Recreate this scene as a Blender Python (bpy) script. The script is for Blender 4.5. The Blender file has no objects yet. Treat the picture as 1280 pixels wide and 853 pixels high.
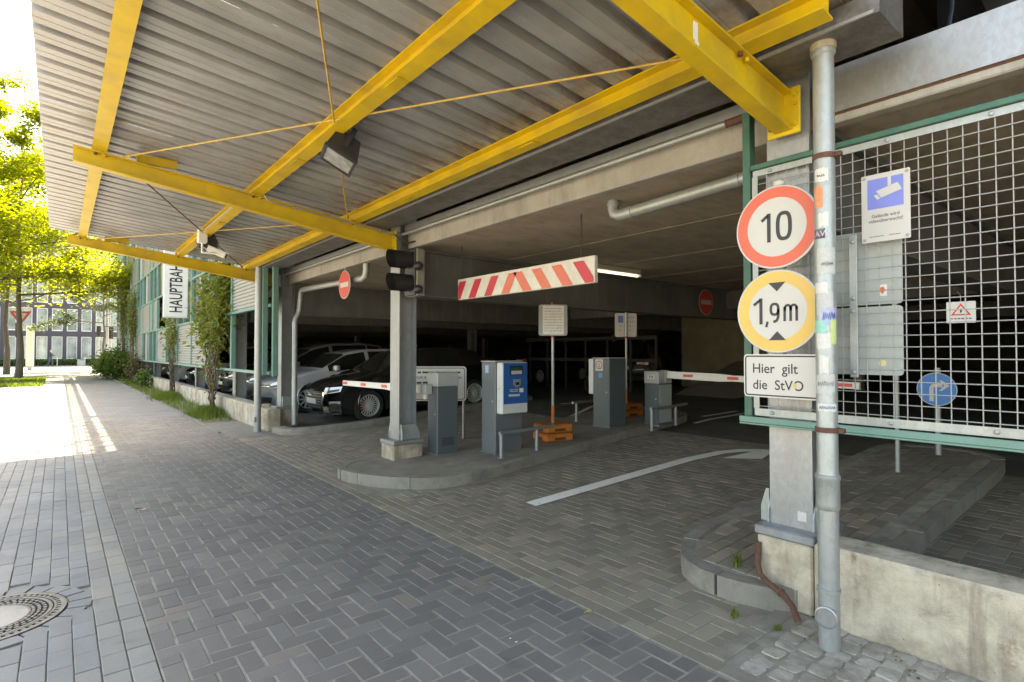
import bpy, math, random
import numpy as np
from mathutils import Vector, Matrix
R = math.radians
scene = bpy.context.scene
COL = scene.collection
random.seed(7)

# ------------------------------------------------------------------ camera, sky, sun, exposure
cam_data = bpy.data.cameras.new('camera')
cam = bpy.data.objects.new('camera', cam_data)
COL.objects.link(cam)
scene.camera = cam
cam_data.sensor_width = 36.0
cam_data.lens = 36.0 * 690.0 / 1280.0
cam_data.clip_start = 0.05
cam_data.clip_end = 2000
YAW, PITCH = R(39.312), R(1.121)
fwd = Vector((math.sin(YAW) * math.cos(PITCH), math.cos(YAW) * math.cos(PITCH), math.sin(PITCH)))
cam.location = (0, 0, 1.5)
cam.rotation_euler = fwd.to_track_quat('-Z', 'Y').to_euler()

SUN_DIR = Vector((0.31, 0.478, 1.0)).normalized()          # towards the sun
sun_el = math.asin(SUN_DIR.z)
sun_az = math.atan2(SUN_DIR.x, SUN_DIR.y)
world = bpy.data.worlds.new('World')
scene.world = world
world.use_nodes = True
wn = world.node_tree
for n in list(wn.nodes):
    wn.nodes.remove(n)
sky = wn.nodes.new('ShaderNodeTexSky')
sky.sky_type = 'NISHITA'
sky.sun_disc = False
sky.sun_elevation = sun_el
sky.sun_rotation = sun_az
sky.air_density = 1.0
sky.dust_density = 3.0
sky.ozone_density = 1.0
bg = wn.nodes.new('ShaderNodeBackground')
bg.inputs['Strength'].default_value = 0.15
wo = wn.nodes.new('ShaderNodeOutputWorld')
wn.links.new(sky.outputs[0], bg.inputs['Color'])
wn.links.new(bg.outputs[0], wo.inputs['Surface'])

sl = bpy.data.lights.new('sun', 'SUN')
sl.energy = 4.5
sl.angle = R(0.6)
sl.color = (1.0, 0.95, 0.86)
sun = bpy.data.objects.new('sun', sl)
COL.objects.link(sun)
sun.location = (20, 30, 60)
sun.rotation_euler = SUN_DIR.to_track_quat('Z', 'Y').to_euler()

scene.render.engine = 'CYCLES'
scene.cycles.use_denoising = True
scene.cycles.max_bounces = 9
scene.cycles.diffuse_bounces = 6
scene.cycles.glossy_bounces = 4
scene.cycles.transmission_bounces = 4
scene.cycles.transparent_max_bounces = 8
scene.cycles.sample_clamp_indirect = 8
scene.cycles.caustics_reflective = False
scene.cycles.caustics_refractive = False
scene.view_settings.view_transform = 'Standard'
scene.view_settings.look = 'None'
scene.view_settings.gamma = 1.0
scene.view_settings.use_curve_mapping = False
scene.view_settings.exposure = 2.95
scene.view_settings.use_white_balance = True          # the phone balanced for the blue shade
scene.view_settings.white_balance_temperature = 8500
scene.view_settings.white_balance_tint = 8

# ------------------------------------------------------------------ materials
MATS = {}


def nodes_of(name):
    m = bpy.data.materials.new(name)
    m.use_nodes = True
    nt = m.node_tree
    for n in list(nt.nodes):
        nt.nodes.remove(n)
    out = nt.nodes.new('ShaderNodeOutputMaterial')
    b = nt.nodes.new('ShaderNodeBsdfPrincipled')
    nt.links.new(b.outputs[0], out.inputs['Surface'])
    return m, nt, b, out


def val(nt, a, op, b=None, clamp=False):
    n = nt.nodes.new('ShaderNodeMath')
    n.operation = op
    n.use_clamp = clamp
    for i, x in enumerate((a, b)):
        if x is None:
            continue
        if isinstance(x, (int, float)):
            n.inputs[i].default_value = x
        else:
            nt.links.new(x, n.inputs[i])
    return n.outputs[0]


def position(nt, scale=(1, 1, 1), obj=False):
    if obj:
        g = nt.nodes.new('ShaderNodeTexCoord').outputs['Object']
    else:
        g = nt.nodes.new('ShaderNodeNewGeometry').outputs['Position']
    mp = nt.nodes.new('ShaderNodeMapping')
    mp.inputs['Scale'].default_value = scale
    nt.links.new(g, mp.inputs['Vector'])
    return mp.outputs[0]


def noise(nt, scale, detail=4, rough=0.55, vec=None, stretch=(1, 1, 1), obj=False, dist=0.0):
    n = nt.nodes.new('ShaderNodeTexNoise')
    n.inputs['Scale'].default_value = scale
    n.inputs['Detail'].default_value = detail
    n.inputs['Roughness'].default_value = rough
    n.inputs['Distortion'].default_value = dist
    nt.links.new(vec if vec is not None else position(nt, stretch, obj), n.inputs['Vector'])
    return n.outputs['Fac']


def ramp(nt, fac, stops):
    r = nt.nodes.new('ShaderNodeValToRGB')
    el = r.color_ramp.elements
    while len(el) < len(stops):
        el.new(0.5)
    for e, (p, c) in zip(el, stops):
        e.position = p
        e.color = (*c, 1) if len(c) == 3 else c
    nt.links.new(fac, r.inputs[0])
    return r.outputs[0]


def mix(nt, fac, a, b, mode='MIX'):
    n = nt.nodes.new('ShaderNodeMix')
    n.data_type = 'RGBA'
    n.blend_type = mode
    for sock, x in ((n.inputs[0], fac), (n.inputs[6], a), (n.inputs[7], b)):
        if isinstance(x, (int, float)):
            sock.default_value = x
        elif isinstance(x, tuple):
            sock.default_value = (*x, 1) if len(x) == 3 else x
        else:
            nt.links.new(x, sock)
    return n.outputs[2]


def bumpn(nt, b, height, strength=0.3, dist=0.01):
    n = nt.nodes.new('ShaderNodeBump')
    n.inputs['Strength'].default_value = strength
    n.inputs['Distance'].default_value = dist
    nt.links.new(height, n.inputs['Height'])
    nt.links.new(n.outputs[0], b.inputs['Normal'])


def mul(c, k):
    return tuple(max(0.0, min(1.0, x * k)) for x in c)


def surf(name, base, rough=0.6, metal=0.0, var=0.15, scale=6.0, bump=0.0, bscale=120.0, bdist=0.004,
         dirt=None, dirt_amt=0.0, dscale=2.5, stretch=(1, 1, 1), coat=0.0, obj=False, spec=None, rvar=0.1, each=0.0):
    """general weathered surface: mottled base colour, optional dirt patches, roughness variation and fine bump"""
    if name in MATS:
        return MATS[name]
    m, nt, b, out = nodes_of(name)
    n1 = noise(nt, scale, 5, 0.6, stretch=stretch, obj=obj)
    c = ramp(nt, n1, [(0.25, mul(base, 1 - var)), (0.5, base), (0.78, mul(base, 1 + var))])
    if each:
        g = nt.nodes.new('ShaderNodeNewGeometry').outputs['Random Per Island']
        o = nt.nodes.new('ShaderNodeObjectInfo').outputs['Random']
        s = val(nt, val(nt, g, 'ADD', o), 'FRACT')
        k = ramp(nt, s, [(0, (1 - each,) * 3), (1, (min(1, 1 - each + 2 * each),) * 3)])
        c = mix(nt, 1.0, c, k, 'MULTIPLY')
    if dirt is not None and dirt_amt > 0:
        n2 = noise(nt, dscale, 6, 0.65, stretch=stretch, obj=obj, dist=0.4)
        f = ramp(nt, n2, [(0.42, (0, 0, 0)), (0.72, (dirt_amt,) * 3)])
        c = mix(nt, f, c, dirt)
    nt.links.new(c, b.inputs['Base Color'])
    rr = val(nt, val(nt, n1, 'MULTIPLY', rvar * 2), 'ADD', rough - rvar, True)
    nt.links.new(rr, b.inputs['Roughness'])
    b.inputs['Metallic'].default_value = metal
    if coat:
        b.inputs['Coat Weight'].default_value = coat
        b.inputs['Coat Roughness'].default_value = 0.04
    if spec is not None:
        b.inputs['Specular IOR Level'].default_value = spec
    if bump:
        bumpn(nt, b, noise(nt, bscale, 3, 0.6, obj=obj), bump, bdist)
    MATS[name] = m
    return m


def flat(name, base, rough=0.5, metal=0.0, emit=0.0, coat=0.0, spec=None):
    if name in MATS:
        return MATS[name]
    m, nt, b, out = nodes_of(name)
    b.inputs['Base Color'].default_value = (*base, 1)
    b.inputs['Roughness'].default_value = rough
    b.inputs['Metallic'].default_value = metal
    if coat:
        b.inputs['Coat Weight'].default_value = coat
        b.inputs['Coat Roughness'].default_value = 0.03
    if spec is not None:
        b.inputs['Specular IOR Level'].default_value = spec
    if emit:
        b.inputs['Emission Color'].default_value = (*base, 1)
        b.inputs['Emission Strength'].default_value = emit
    MATS[name] = m
    return m


def galvanised(name, base=(0.42, 0.45, 0.47), rough=0.42, metal=0.75, spangle=55, stain=0.4, stretch=(1, 1, 1)):
    if name in MATS:
        return MATS[name]
    m, nt, b, out = nodes_of(name)
    v = nt.nodes.new('ShaderNodeTexVoronoi')
    v.inputs['Scale'].default_value = spangle
    nv = noise(nt, 9, 4, 0.6)
    warp = nt.nodes.new('ShaderNodeVectorMath')
    warp.operation = 'ADD'
    nt.links.new(position(nt, (1, 1, 0.55)), warp.inputs[0])
    cn = nt.nodes.new('ShaderNodeTexNoise')
    cn.inputs['Scale'].default_value = 30
    sc = nt.nodes.new('ShaderNodeVectorMath')
    sc.operation = 'SCALE'
    sc.inputs['Scale'].default_value = 0.03
    nt.links.new(position(nt), cn.inputs['Vector'])
    nt.links.new(cn.outputs['Color'], sc.inputs[0])
    nt.links.new(sc.outputs[0], warp.inputs[1])
    nt.links.new(warp.outputs[0], v.inputs['Vector'])
    sp = nt.nodes.new('ShaderNodeSeparateColor')
    nt.links.new(v.outputs['Color'], sp.inputs[0])
    k = ramp(nt, sp.outputs[0], [(0.1, mul(base, 0.93)), (0.9, mul(base, 1.06))])
    st = ramp(nt, noise(nt, 3.0, 6, 0.65, stretch=stretch), [(0.4, (0, 0, 0)), (0.75, (stain,) * 3)])
    c = mix(nt, st, k, (0.28, 0.25, 0.21))
    nt.links.new(c, b.inputs['Base Color'])
    b.inputs['Metallic'].default_value = metal
    rr = val(nt, val(nt, nv, 'MULTIPLY', 0.3), 'ADD', rough - 0.15, True)
    nt.links.new(rr, b.inputs['Roughness'])
    MATS[name] = m
    return m


def concrete(name, base=(0.36, 0.34, 0.31), stain=(0.12, 0.10, 0.08), amt=0.6, rough=0.85, streak=(1, 1, 0.25), bump=0.5, moss=0.0):
    if name in MATS:
        return MATS[name]
    m, nt, b, out = nodes_of(name)
    n1 = noise(nt, 2.2, 7, 0.65)
    n2 = noise(nt, 5.0, 6, 0.7, stretch=streak, dist=0.3)
    n3 = noise(nt, 90, 3, 0.7)
    c = ramp(nt, n1, [(0.3, mul(base, 0.78)), (0.55, base), (0.75, mul(base, 1.18))])
    c = mix(nt, ramp(nt, n2, [(0.48, (0, 0, 0)), (0.74, (amt,) * 3)]), c, stain)
    c = mix(nt, ramp(nt, n3, [(0.56, (0, 0, 0)), (0.72, (0.45,) * 3)]), c, mul(base, 0.45))
    if moss:
        c = mix(nt, ramp(nt, noise(nt, 7, 6, 0.7), [(0.55, (0, 0, 0)), (0.75, (moss,) * 3)]), c, (0.10, 0.12, 0.05))
    nt.links.new(c, b.inputs['Base Color'])
    b.inputs['Roughness'].default_value = rough
    h = val(nt, val(nt, n3, 'MULTIPLY', 0.4), 'ADD', noise(nt, 24, 4, 0.6))
    bumpn(nt, b, h, bump, 0.006)
    MATS[name] = m
    return m


def old_concrete(name, base, dark, rust=0.0):
    """old cast concrete: rubbed pale skin, pits, dark patches and drips"""
    m, nt, b, out = nodes_of(name)
    big = noise(nt, 1.6, 8, 0.7, dist=0.5)
    mid = noise(nt, 6.5, 8, 0.75, dist=0.3)
    c = ramp(nt, mid, [(0.30, mul(base, 0.55)), (0.46, mul(base, 0.9)), (0.6, mul(base, 1.12)), (0.8, mul(base, 1.25))])
    c = mix(nt, ramp(nt, big, [(0.44, (0, 0, 0)), (0.62, (0.85,) * 3)]), c, dark)
    drip = noise(nt, 9, 5, 0.6, stretch=(1, 1, 0.12))
    c = mix(nt, ramp(nt, drip, [(0.52, (0, 0, 0)), (0.68, (0.6,) * 3)]), c, mul(dark, 0.7))
    v = nt.nodes.new('ShaderNodeTexVoronoi')
    v.inputs['Scale'].default_value = 27
    v.inputs['Randomness'].default_value = 1.0
    nt.links.new(position(nt), v.inputs['Vector'])
    pit = ramp(nt, v.outputs['Distance'], [(0.05, (1, 1, 1)), (0.13, (0, 0, 0))])
    pitm = val(nt, pit, 'MULTIPLY', ramp(nt, noise(nt, 31, 3, 0.6), [(0.54, (0, 0, 0)), (0.64, (0.8, 0.8, 0.8))]))
    c = mix(nt, pitm, c, mul(dark, 0.45))
    if rust:
        c = mix(nt, ramp(nt, noise(nt, 3.1, 5, 0.7), [(0.64, (0, 0, 0)), (0.7, (rust,) * 3)]), c, (0.22, 0.11, 0.04))
    nt.links.new(c, b.inputs['Base Color'])
    b.inputs['Roughness'].default_value = 0.92
    h = val(nt, val(nt, mid, 'ADD', val(nt, noise(nt, 70, 4, 0.7), 'MULTIPLY', 0.5)), 'SUBTRACT', val(nt, pitm, 'MULTIPLY', 0.7))
    bumpn(nt, b, h, 0.9, 0.008)
    MATS[name] = m
    return m


def paver_mat(name, base, each=0.22, joint_dirt=(0.16, 0.15, 0.13), hue=0.0):
    """concrete paver: speckled grain, per-stone shade, wear patches"""
    if name in MATS:
        return MATS[name]
    m, nt, b, out = nodes_of(name)
    g = nt.nodes.new('ShaderNodeNewGeometry').outputs['Random Per Island']
    o = nt.nodes.new('ShaderNodeObjectInfo').outputs['Random']
    s = val(nt, val(nt, g, 'ADD', o), 'FRACT')
    c = ramp(nt, s, [(0.0, mul(base, 1 - each)), (0.5, base), (0.85, mul(base, 1 + each * 0.8)), (1.0, mul((base[0] * 1.08, base[1], base[2] * 0.92), 1 + each * 1.3))])
    grain = noise(nt, 260, 2, 0.7)
    c = mix(nt, 1.0, c, ramp(nt, grain, [(0.3, (0.72,) * 3), (0.65, (1.0,) * 3)]), 'MULTIPLY')
    big = noise(nt, 1.1, 5, 0.6)
    c = mix(nt, ramp(nt, big, [(0.4, (0, 0, 0)), (0.72, (0.45,) * 3)]), c, mul(base, 0.68))
    dust = noise(nt, 6, 6, 0.7)
    c = mix(nt, ramp(nt, dust, [(0.5, (0, 0, 0)), (0.75, (0.35,) * 3)]), c, joint_dirt)
    spots = noise(nt, 3.3, 2, 0.4, dist=0.2)
    c = mix(nt, ramp(nt, spots, [(0.66, (0, 0, 0)), (0.70, (0.4,) * 3)]), c, mul(base, 0.5))
    gum = nt.nodes.new('ShaderNodeTexVoronoi')
    gum.inputs['Scale'].default_value = 2.6
    nt.links.new(position(nt), gum.inputs['Vector'])
    c = mix(nt, ramp(nt, gum.outputs['Distance'], [(0.035, (0.55,) * 3), (0.05, (0, 0, 0))]), c, mul(base, 0.42))
    tread = noise(nt, 1.6, 3, 0.5, stretch=(1.0, 0.12, 1))
    c = mix(nt, ramp(nt, tread, [(0.5, (0, 0, 0)), (0.68, (0.4,) * 3)]), c, mul(base, 0.6))
    nt.links.new(c, b.inputs['Base Color'])
    rr = val(nt, val(nt, big, 'MULTIPLY', 0.35), 'ADD', 0.5, True)
    nt.links.new(rr, b.inputs['Roughness'])
    bumpn(nt, b, grain, 0.25, 0.003)
    MATS[name] = m
    return m


def leaf_mat(name, base, base2, trans=0.5):
    if name in MATS:
        return MATS[name]
    m, nt, b, out = nodes_of(name)
    g = nt.nodes.new('ShaderNodeNewGeometry').outputs['Random Per Island']
    c = ramp(nt, g, [(0.0, base), (1.0, base2)])
    c = mix(nt, 1.0, c, ramp(nt, noise(nt, 0.7, 3, 0.5), [(0.3, (0.75,) * 3), (0.7, (1,) * 3)]), 'MULTIPLY')
    nt.links.new(c, b.inputs['Base Color'])
    b.inputs['Roughness'].default_value = 0.5
    b.inputs['Specular IOR Level'].default_value = 0.3
    t = nt.nodes.new('ShaderNodeBsdfTranslucent')
    c2 = mix(nt, 1.0, c, (1.5, 1.5, 0.5), 'MULTIPLY')
    nt.links.new(c2, t.inputs['Color'])
    ms = nt.nodes.new('ShaderNodeMixShader')
    ms.inputs[0].default_value = trans
    nt.links.new(b.outputs[0], ms.inputs[1])
    nt.links.new(t.outputs[0], ms.inputs[2])
    nt.links.new(ms.outputs[0], out.inputs['Surface'])
    MATS[name] = m
    return m


# ------------------------------------------------------------------ mesh builder
class MB:
    def __init__(self):
        self.v = []
        self.f = []

    def add(self, verts, faces, mat=None):
        o = len(self.v)
        if mat is not None:
            verts = [mat @ Vector(p) for p in verts]
        self.v.extend([tuple(p) for p in verts])
        self.f.extend([tuple(i + o for i in f) for f in faces])
        return self

    def box(self, a, b, m=None):
        (x0, y0, z0), (x1, y1, z1) = a, b
        x0, x1 = min(x0, x1), max(x0, x1)
        y0, y1 = min(y0, y1), max(y0, y1)
        z0, z1 = min(z0, z1), max(z0, z1)
        vs = [(x0, y0, z0), (x1, y0, z0), (x1, y1, z0), (x0, y1, z0), (x0, y0, z1), (x1, y0, z1), (x1, y1, z1), (x0, y1, z1)]
        fs = [(0, 3, 2, 1), (4, 5, 6, 7), (0, 1, 5, 4), (1, 2, 6, 5), (2, 3, 7, 6), (3, 0, 4, 7)]
        return self.add(vs, fs, m)

    def cbox(self, a, b, c=0.01, m=None):
        """box with chamfered edges"""
        lo = [min(a[i], b[i]) for i in range(3)]
        hi = [max(a[i], b[i]) for i in range(3)]
        c = min(c, *[(hi[i] - lo[i]) * 0.45 for i in range(3)])
        vs, idx = [], {}
        for sx in (0, 1):
            for sy in (0, 1):
                for sz in (0, 1):
                    s = (sx, sy, sz)
                    for ax in range(3):
                        p = [0, 0, 0]
                        for i in range(3):
                            e = hi[i] if s[i] else lo[i]
                            p[i] = e if i == ax else (e - c if s[i] else e + c)
                        idx[(s, ax)] = len(vs)
                        vs.append(tuple(p))
        fs = []
        for ax in range(3):
            u, w = [(1, 2), (2, 0), (0, 1)][ax]
            for side in (0, 1):
                q = []
                for (p, r) in ((0, 0), (1, 0), (1, 1), (0, 1)):
                    s = [0, 0, 0]
                    s[ax], s[u], s[w] = side, p, r
                    q.append(idx[(tuple(s), ax)])
                fs.append(tuple(q) if side else tuple(q[::-1]))
        for ax in range(3):                       # edges running along ax
            u, w = [(1, 2), (2, 0), (0, 1)][ax]
            for p in (0, 1):
                for r in (0, 1):
                    s0, s1 = [0, 0, 0], [0, 0, 0]
                    s0[u] = s1[u] = p
                    s0[w] = s1[w] = r
                    s1[ax] = 1
                    s0, s1 = tuple(s0), tuple(s1)
                    q = (idx[(s0, u)], idx[(s1, u)], idx[(s1, w)], idx[(s0, w)])
                    fs.append(q if p != r else q[::-1])
        for sx in (0, 1):
            for sy in (0, 1):
                for sz in (0, 1):
                    s = (sx, sy, sz)
                    q = (idx[(s, 0)], idx[(s, 1)], idx[(s, 2)])
                    fs.append(q if (sx + sy + sz) % 2 else q[::-1])
        return self.add(vs, fs, m)

    def tube(self, pts, r, seg=10, caps=True, m=None):
        pts = [Vector(p) for p in pts]
        n = len(pts)
        rr = r if isinstance(r, (list, tuple)) else [r] * n
        vs, fs = [], []
        up = None
        for i, p in enumerate(pts):
            if i == 0:
                t = pts[1] - pts[0]
            elif i == n - 1:
                t = pts[-1] - pts[-2]
            else:
                t = (pts[i + 1] - pts[i]).normalized() + (pts[i] - pts[i - 1]).normalized()
            t.normalize()
            if up is None:
                up = Vector((0, 0, 1)) if abs(t.z) < 0.9 else Vector((1, 0, 0))
            a = t.cross(up)
            if a.length < 1e-5:
                a = t.cross(Vector((0, 1, 0)))
            a.normalize()
            bb = a.cross(t).normalized()
            up = bb
            for k in range(seg):
                an = 2 * math.pi * k / seg
                vs.append(p + (a * math.cos(an) + bb * math.sin(an)) * rr[i])
        for i in range(n - 1):
            for k in range(seg):
                k2 = (k + 1) % seg
                fs.append((i * seg + k, i * seg + k2, (i + 1) * seg + k2, (i + 1) * seg + k))
        if caps:
            fs.append(tuple(range(seg))[::-1])
            fs.append(tuple((n - 1) * seg + k for k in range(seg)))
        return self.add(vs, fs, m)

    def lathe(self, prof, seg=24, m=None, caps=True):
        """profile [(r, z)] about z"""
        vs, fs = [], []
        n = len(prof)
        for r, z in prof:
            for k in range(seg):
                an = 2 * math.pi * k / seg
                vs.append((r * math.cos(an), r * math.sin(an), z))
        for i in range(n - 1):
            for k in range(seg):
                k2 = (k + 1) % seg
                fs.append((i * seg + k, i * seg + k2, (i + 1) * seg + k2, (i + 1) * seg + k))
        if caps and prof[0][0] > 1e-6:
            fs.append(tuple(range(seg))[::-1])
        if caps and prof[-1][0] > 1e-6:
            fs.append(tuple((n - 1) * seg + k for k in range(seg)))
        return self.add(vs, fs, m)

    def prism(self, poly, z0, z1, m=None):
        """polygon in xy (counter-clockwise) extruded in z"""
        n = len(poly)
        vs = [(x, y, z0) for x, y in poly] + [(x, y, z1) for x, y in poly]
        fs = [tuple(range(n))[::-1], tuple(range(n, 2 * n))]
        fs += [(i, (i + 1) % n, n + (i + 1) % n, n + i) for i in range(n)]
        return self.add(vs, fs, m)

    def grid(self, fn, nu, nv, m=None):
        vs = [fn(i / nu, j / nv) for i in range(nu + 1) for j in range(nv + 1)]
        fs = [(i * (nv + 1) + j, (i + 1) * (nv + 1) + j, (i + 1) * (nv + 1) + j + 1, i * (nv + 1) + j + 1) for i in range(nu) for j in range(nv)]
        return self.add(vs, fs, m)

    def ibeam(self, p0, p1, h, b, tw=0.012, tf=0.016, up=(0, 0, 1)):
        """I section from p0 to p1 (line of the section's centre)"""
        p0, p1, up = Vector(p0), Vector(p1), Vector(up)
        d = (p1 - p0).normalized()
        s = d.cross(up).normalized()
        u = s.cross(d).normalized()
        L = (p1 - p0).length
        mt = Matrix((( d.x, s.x, u.x, p0.x), (d.y, s.y, u.y, p0.y), (d.z, s.z, u.z, p0.z), (0, 0, 0, 1)))
        self.box((0, -b / 2, h / 2 - tf), (L, b / 2, h / 2), mt)
        self.box((0, -b / 2, -h / 2), (L, b / 2, -h / 2 + tf), mt)
        self.box((0, -tw / 2, -h / 2 + tf), (L, tw / 2, h / 2 - tf), mt)
        return self

    def mesh(self, name, off=(0, 0, 0)):
        me = bpy.data.meshes.new(name)
        me.from_pydata([(x - off[0], y - off[1], z - off[2]) for x, y, z in self.v], [], self.f)
        me.update()
        return me

    def bounds(self):
        a = np.array(self.v)
        return a.min(0), a.max(0)


ORG = {}


def setp(o, label=None, cat=None, group=None, kind=None):
    if label:
        o['label'] = label
    if cat:
        o['category'] = cat
    if group:
        o['group'] = group
    if kind:
        o['kind'] = kind
    return o


def root(name, loc, label, cat, group=None, rot=None):
    o = bpy.data.objects.new(name, None)
    o.empty_display_size = 0.2
    COL.objects.link(o)
    o.location = loc
    if rot is not None:
        o.rotation_euler = rot
    ORG[o.name] = Vector(loc)
    return setp(o, label, cat, group)


def put(name, mb, mat, parent=None, smooth=None, local=False, label=None, cat=None, group=None, kind=None, recalc=False):
    """link a mesh. World coordinates unless local; a part's vertices are stored relative to its thing's origin"""
    if parent is not None:
        off = (0, 0, 0) if local else ORG[parent.name]
        loc = (0, 0, 0)
    else:
        lo, hi = mb.bounds()
        off = ((lo[0] + hi[0]) / 2, (lo[1] + hi[1]) / 2, lo[2])
        loc = off
    me = mb.mesh(name, off)
    if recalc:
        import bmesh
        bm = bmesh.new()
        bm.from_mesh(me)
        bmesh.ops.recalc_face_normals(bm, faces=bm.faces)
        bm.to_mesh(me)
        bm.free()
    if smooth is not None:
        me.shade_smooth()
        me.set_sharp_from_angle(angle=R(smooth))
    if mat is not None:
        me.materials.append(mat)
    o = bpy.data.objects.new(name, me)
    COL.objects.link(o)
    o.location = loc
    if parent is not None:
        o.parent = parent
        ORG[o.name] = Vector(off)
    else:
        ORG[o.name] = Vector(loc)
    return setp(o, label, cat, group, kind)


def inst(name, me, loc, parent=None, rz=0.0, rot=None, mat=None):
    """another object on shared mesh data, placed in world coordinates"""
    o = bpy.data.objects.new(name, me)
    COL.objects.link(o)
    if parent is not None:
        o.parent = parent
        loc = Vector(loc) - ORG[parent.name]
    o.location = loc
    o.rotation_euler = rot if rot is not None else (0, 0, rz)
    return o


def copy_tree(o, parent=None):
    c = o.copy()
    COL.objects.link(c)
    c.parent = parent
    for ch in o.children:
        copy_tree(ch, c)
    return c


TEXT_CACHE = {}


def text_mesh(s, size=1.0, sx=1.0, bold=0.0, align='CENTER'):
    """flat lettering outline -> (verts, faces) in xy"""
    cu = bpy.data.curves.new('lettering', 'FONT')
    cu.body = s
    cu.size = size
    cu.align_x = align
    cu.align_y = 'CENTER'
    cu.offset = bold
    cu.resolution_u = 4
    cu.space_line = 1.0
    ob = bpy.data.objects.new('lettering', cu)
    me = ob.to_mesh()
    vs = [(v.co.x * sx, v.co.y, 0.0) for v in me.vertices]
    fs = [tuple(p.vertices) for p in me.polygons]
    ob.to_mesh_clear()
    bpy.data.objects.remove(ob)
    bpy.data.curves.remove(cu)
    if vs:
        xs = [v[0] for v in vs]
        ys = [v[1] for v in vs]
        cx = (min(xs) + max(xs)) / 2 if align == 'CENTER' else min(xs)
        cy = (min(ys) + max(ys)) / 2
        vs = [(x - cx, y - cy, 0) for x, y, z in vs]
    return vs, fs


def plane_matrix(origin, right, up):
    r, u = Vector(right).normalized(), Vector(up).normalized()
    n = r.cross(u)
    o = Vector(origin)
    return Matrix(((r.x, u.x, n.x, o.x), (r.y, u.y, n.y, o.y), (r.z, u.z, n.z, o.z), (0, 0, 0, 1)))


def round_rect(w, h, r, seg=5):
    pts = []
    for cx, cy, a0 in ((w / 2 - r, h / 2 - r, 0), (-w / 2 + r, h / 2 - r, 90), (-w / 2 + r, -h / 2 + r, 180), (w / 2 - r, -h / 2 + r, 270)):
        for k in range(seg + 1):
            a = R(a0 + 90 * k / seg)
            pts.append((cx + r * math.cos(a), cy + r * math.sin(a)))
    return pts


def circle(r, seg=40, cx=0, cy=0):
    return [(cx + r * math.cos(2 * math.pi * k / seg), cy + r * math.sin(2 * math.pi * k / seg)) for k in range(seg)]


def ring_faces(mb, r0, r1, z, m, seg=48):
    vs = [(r0 * math.cos(2 * math.pi * k / seg), r0 * math.sin(2 * math.pi * k / seg), z) for k in range(seg)]
    vs += [(r1 * math.cos(2 * math.pi * k / seg), r1 * math.sin(2 * math.pi * k / seg), z) for k in range(seg)]
    fs = [(k, (k + 1) % seg, seg + (k + 1) % seg, seg + k)[::-1] for k in range(seg)]
    mb.add(vs, fs, m)


SLOPE, X0S, X1S = 0.05, 3.3, 9.0


def fz(x):
    """height of the garage floor: the drive climbs gently into the building"""
    return SLOPE * (min(max(x, X0S), X1S) - X0S)


TILT = -math.atan(SLOPE)

# ------------------------------------------------------------------ ground and paving
MAT_SAND = surf('joint sand', (0.30, 0.27, 0.215), 0.95, var=0.4, scale=9, bump=0.6, bscale=160, dirt=(0.10, 0.095, 0.08), dirt_amt=0.85, dscale=0.8)
MAT_PAVE = paver_mat('dark concrete paver', (0.186, 0.171, 0.154), 0.18)
MAT_STRIP = paver_mat('grey strip paver', (0.27, 0.26, 0.235), 0.12)
MAT_PLAZA = paver_mat('blue grey paver', (0.225, 0.228, 0.222), 0.10)
MAT_DRIVE = paver_mat('brown grey paver', (0.27, 0.235, 0.18), 0.2)
MAT_COBBLE = old_concrete('granite sett', (0.37, 0.335, 0.28), (0.20, 0.175, 0.14))
MAT_KERB = concrete('kerb concrete', (0.25, 0.225, 0.185), (0.09, 0.08, 0.062), 0.75, streak=(1, 1, 1), bump=0.6)
MAT_ASPHALT = surf('asphalt', (0.075, 0.073, 0.070), 0.9, var=0.35, scale=4, bump=0.6, bscale=240, dirt=(0.13, 0.12, 0.10), dirt_amt=0.5, dscale=1.2)
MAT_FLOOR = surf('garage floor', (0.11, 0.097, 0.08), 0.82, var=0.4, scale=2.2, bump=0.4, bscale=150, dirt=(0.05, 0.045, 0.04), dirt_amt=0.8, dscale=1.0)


def far_paving(name, c1, c2, mortar, bw=0.2, bh=0.1, turn=0.0):
    """far stretch of paving whose stones are too small to tell apart"""
    m, nt, b, out = nodes_of(name)
    mp = nt.nodes.new('ShaderNodeMapping')
    mp.inputs['Rotation'].default_value = (0, 0, turn)
    nt.links.new(nt.nodes.new('ShaderNodeNewGeometry').outputs['Position'], mp.inputs['Vector'])
    br = nt.nodes.new('ShaderNodeTexBrick')
    br.inputs['Scale'].default_value = 1.0
    br.inputs['Brick Width'].default_value = bw
    br.inputs['Row Height'].default_value = bh
    br.inputs['Mortar Size'].default_value = 0.004
    br.inputs['Color1'].default_value = (*c1, 1)
    br.inputs['Color2'].default_value = (*c2, 1)
    br.inputs['Mortar'].default_value = (*mortar, 1)
    nt.links.new(mp.outputs[0], br.inputs['Vector'])
    c = mix(nt, 1.0, br.outputs['Color'], ramp(nt, noise(nt, 1.3, 5, 0.65), [(0.3, (0.7,) * 3), (0.7, (1,) * 3)]), 'MULTIPLY')
    nt.links.new(c, b.inputs['Base Color'])
    b.inputs['Roughness'].default_value = 0.75
    return m


def sheet(name, x0, x1, y0, y1, z, mat, kind='structure', nx=1, parent=None, slope=False):
    mb = MB()
    mb.grid(lambda u, w: (x0 + (x1 - x0) * u, y0 + (y1 - y0) * w, z + (fz(x0 + (x1 - x0) * u) if slope else 0)), nx, 1)
    return put(name, mb, mat, kind=kind, parent=parent)


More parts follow.
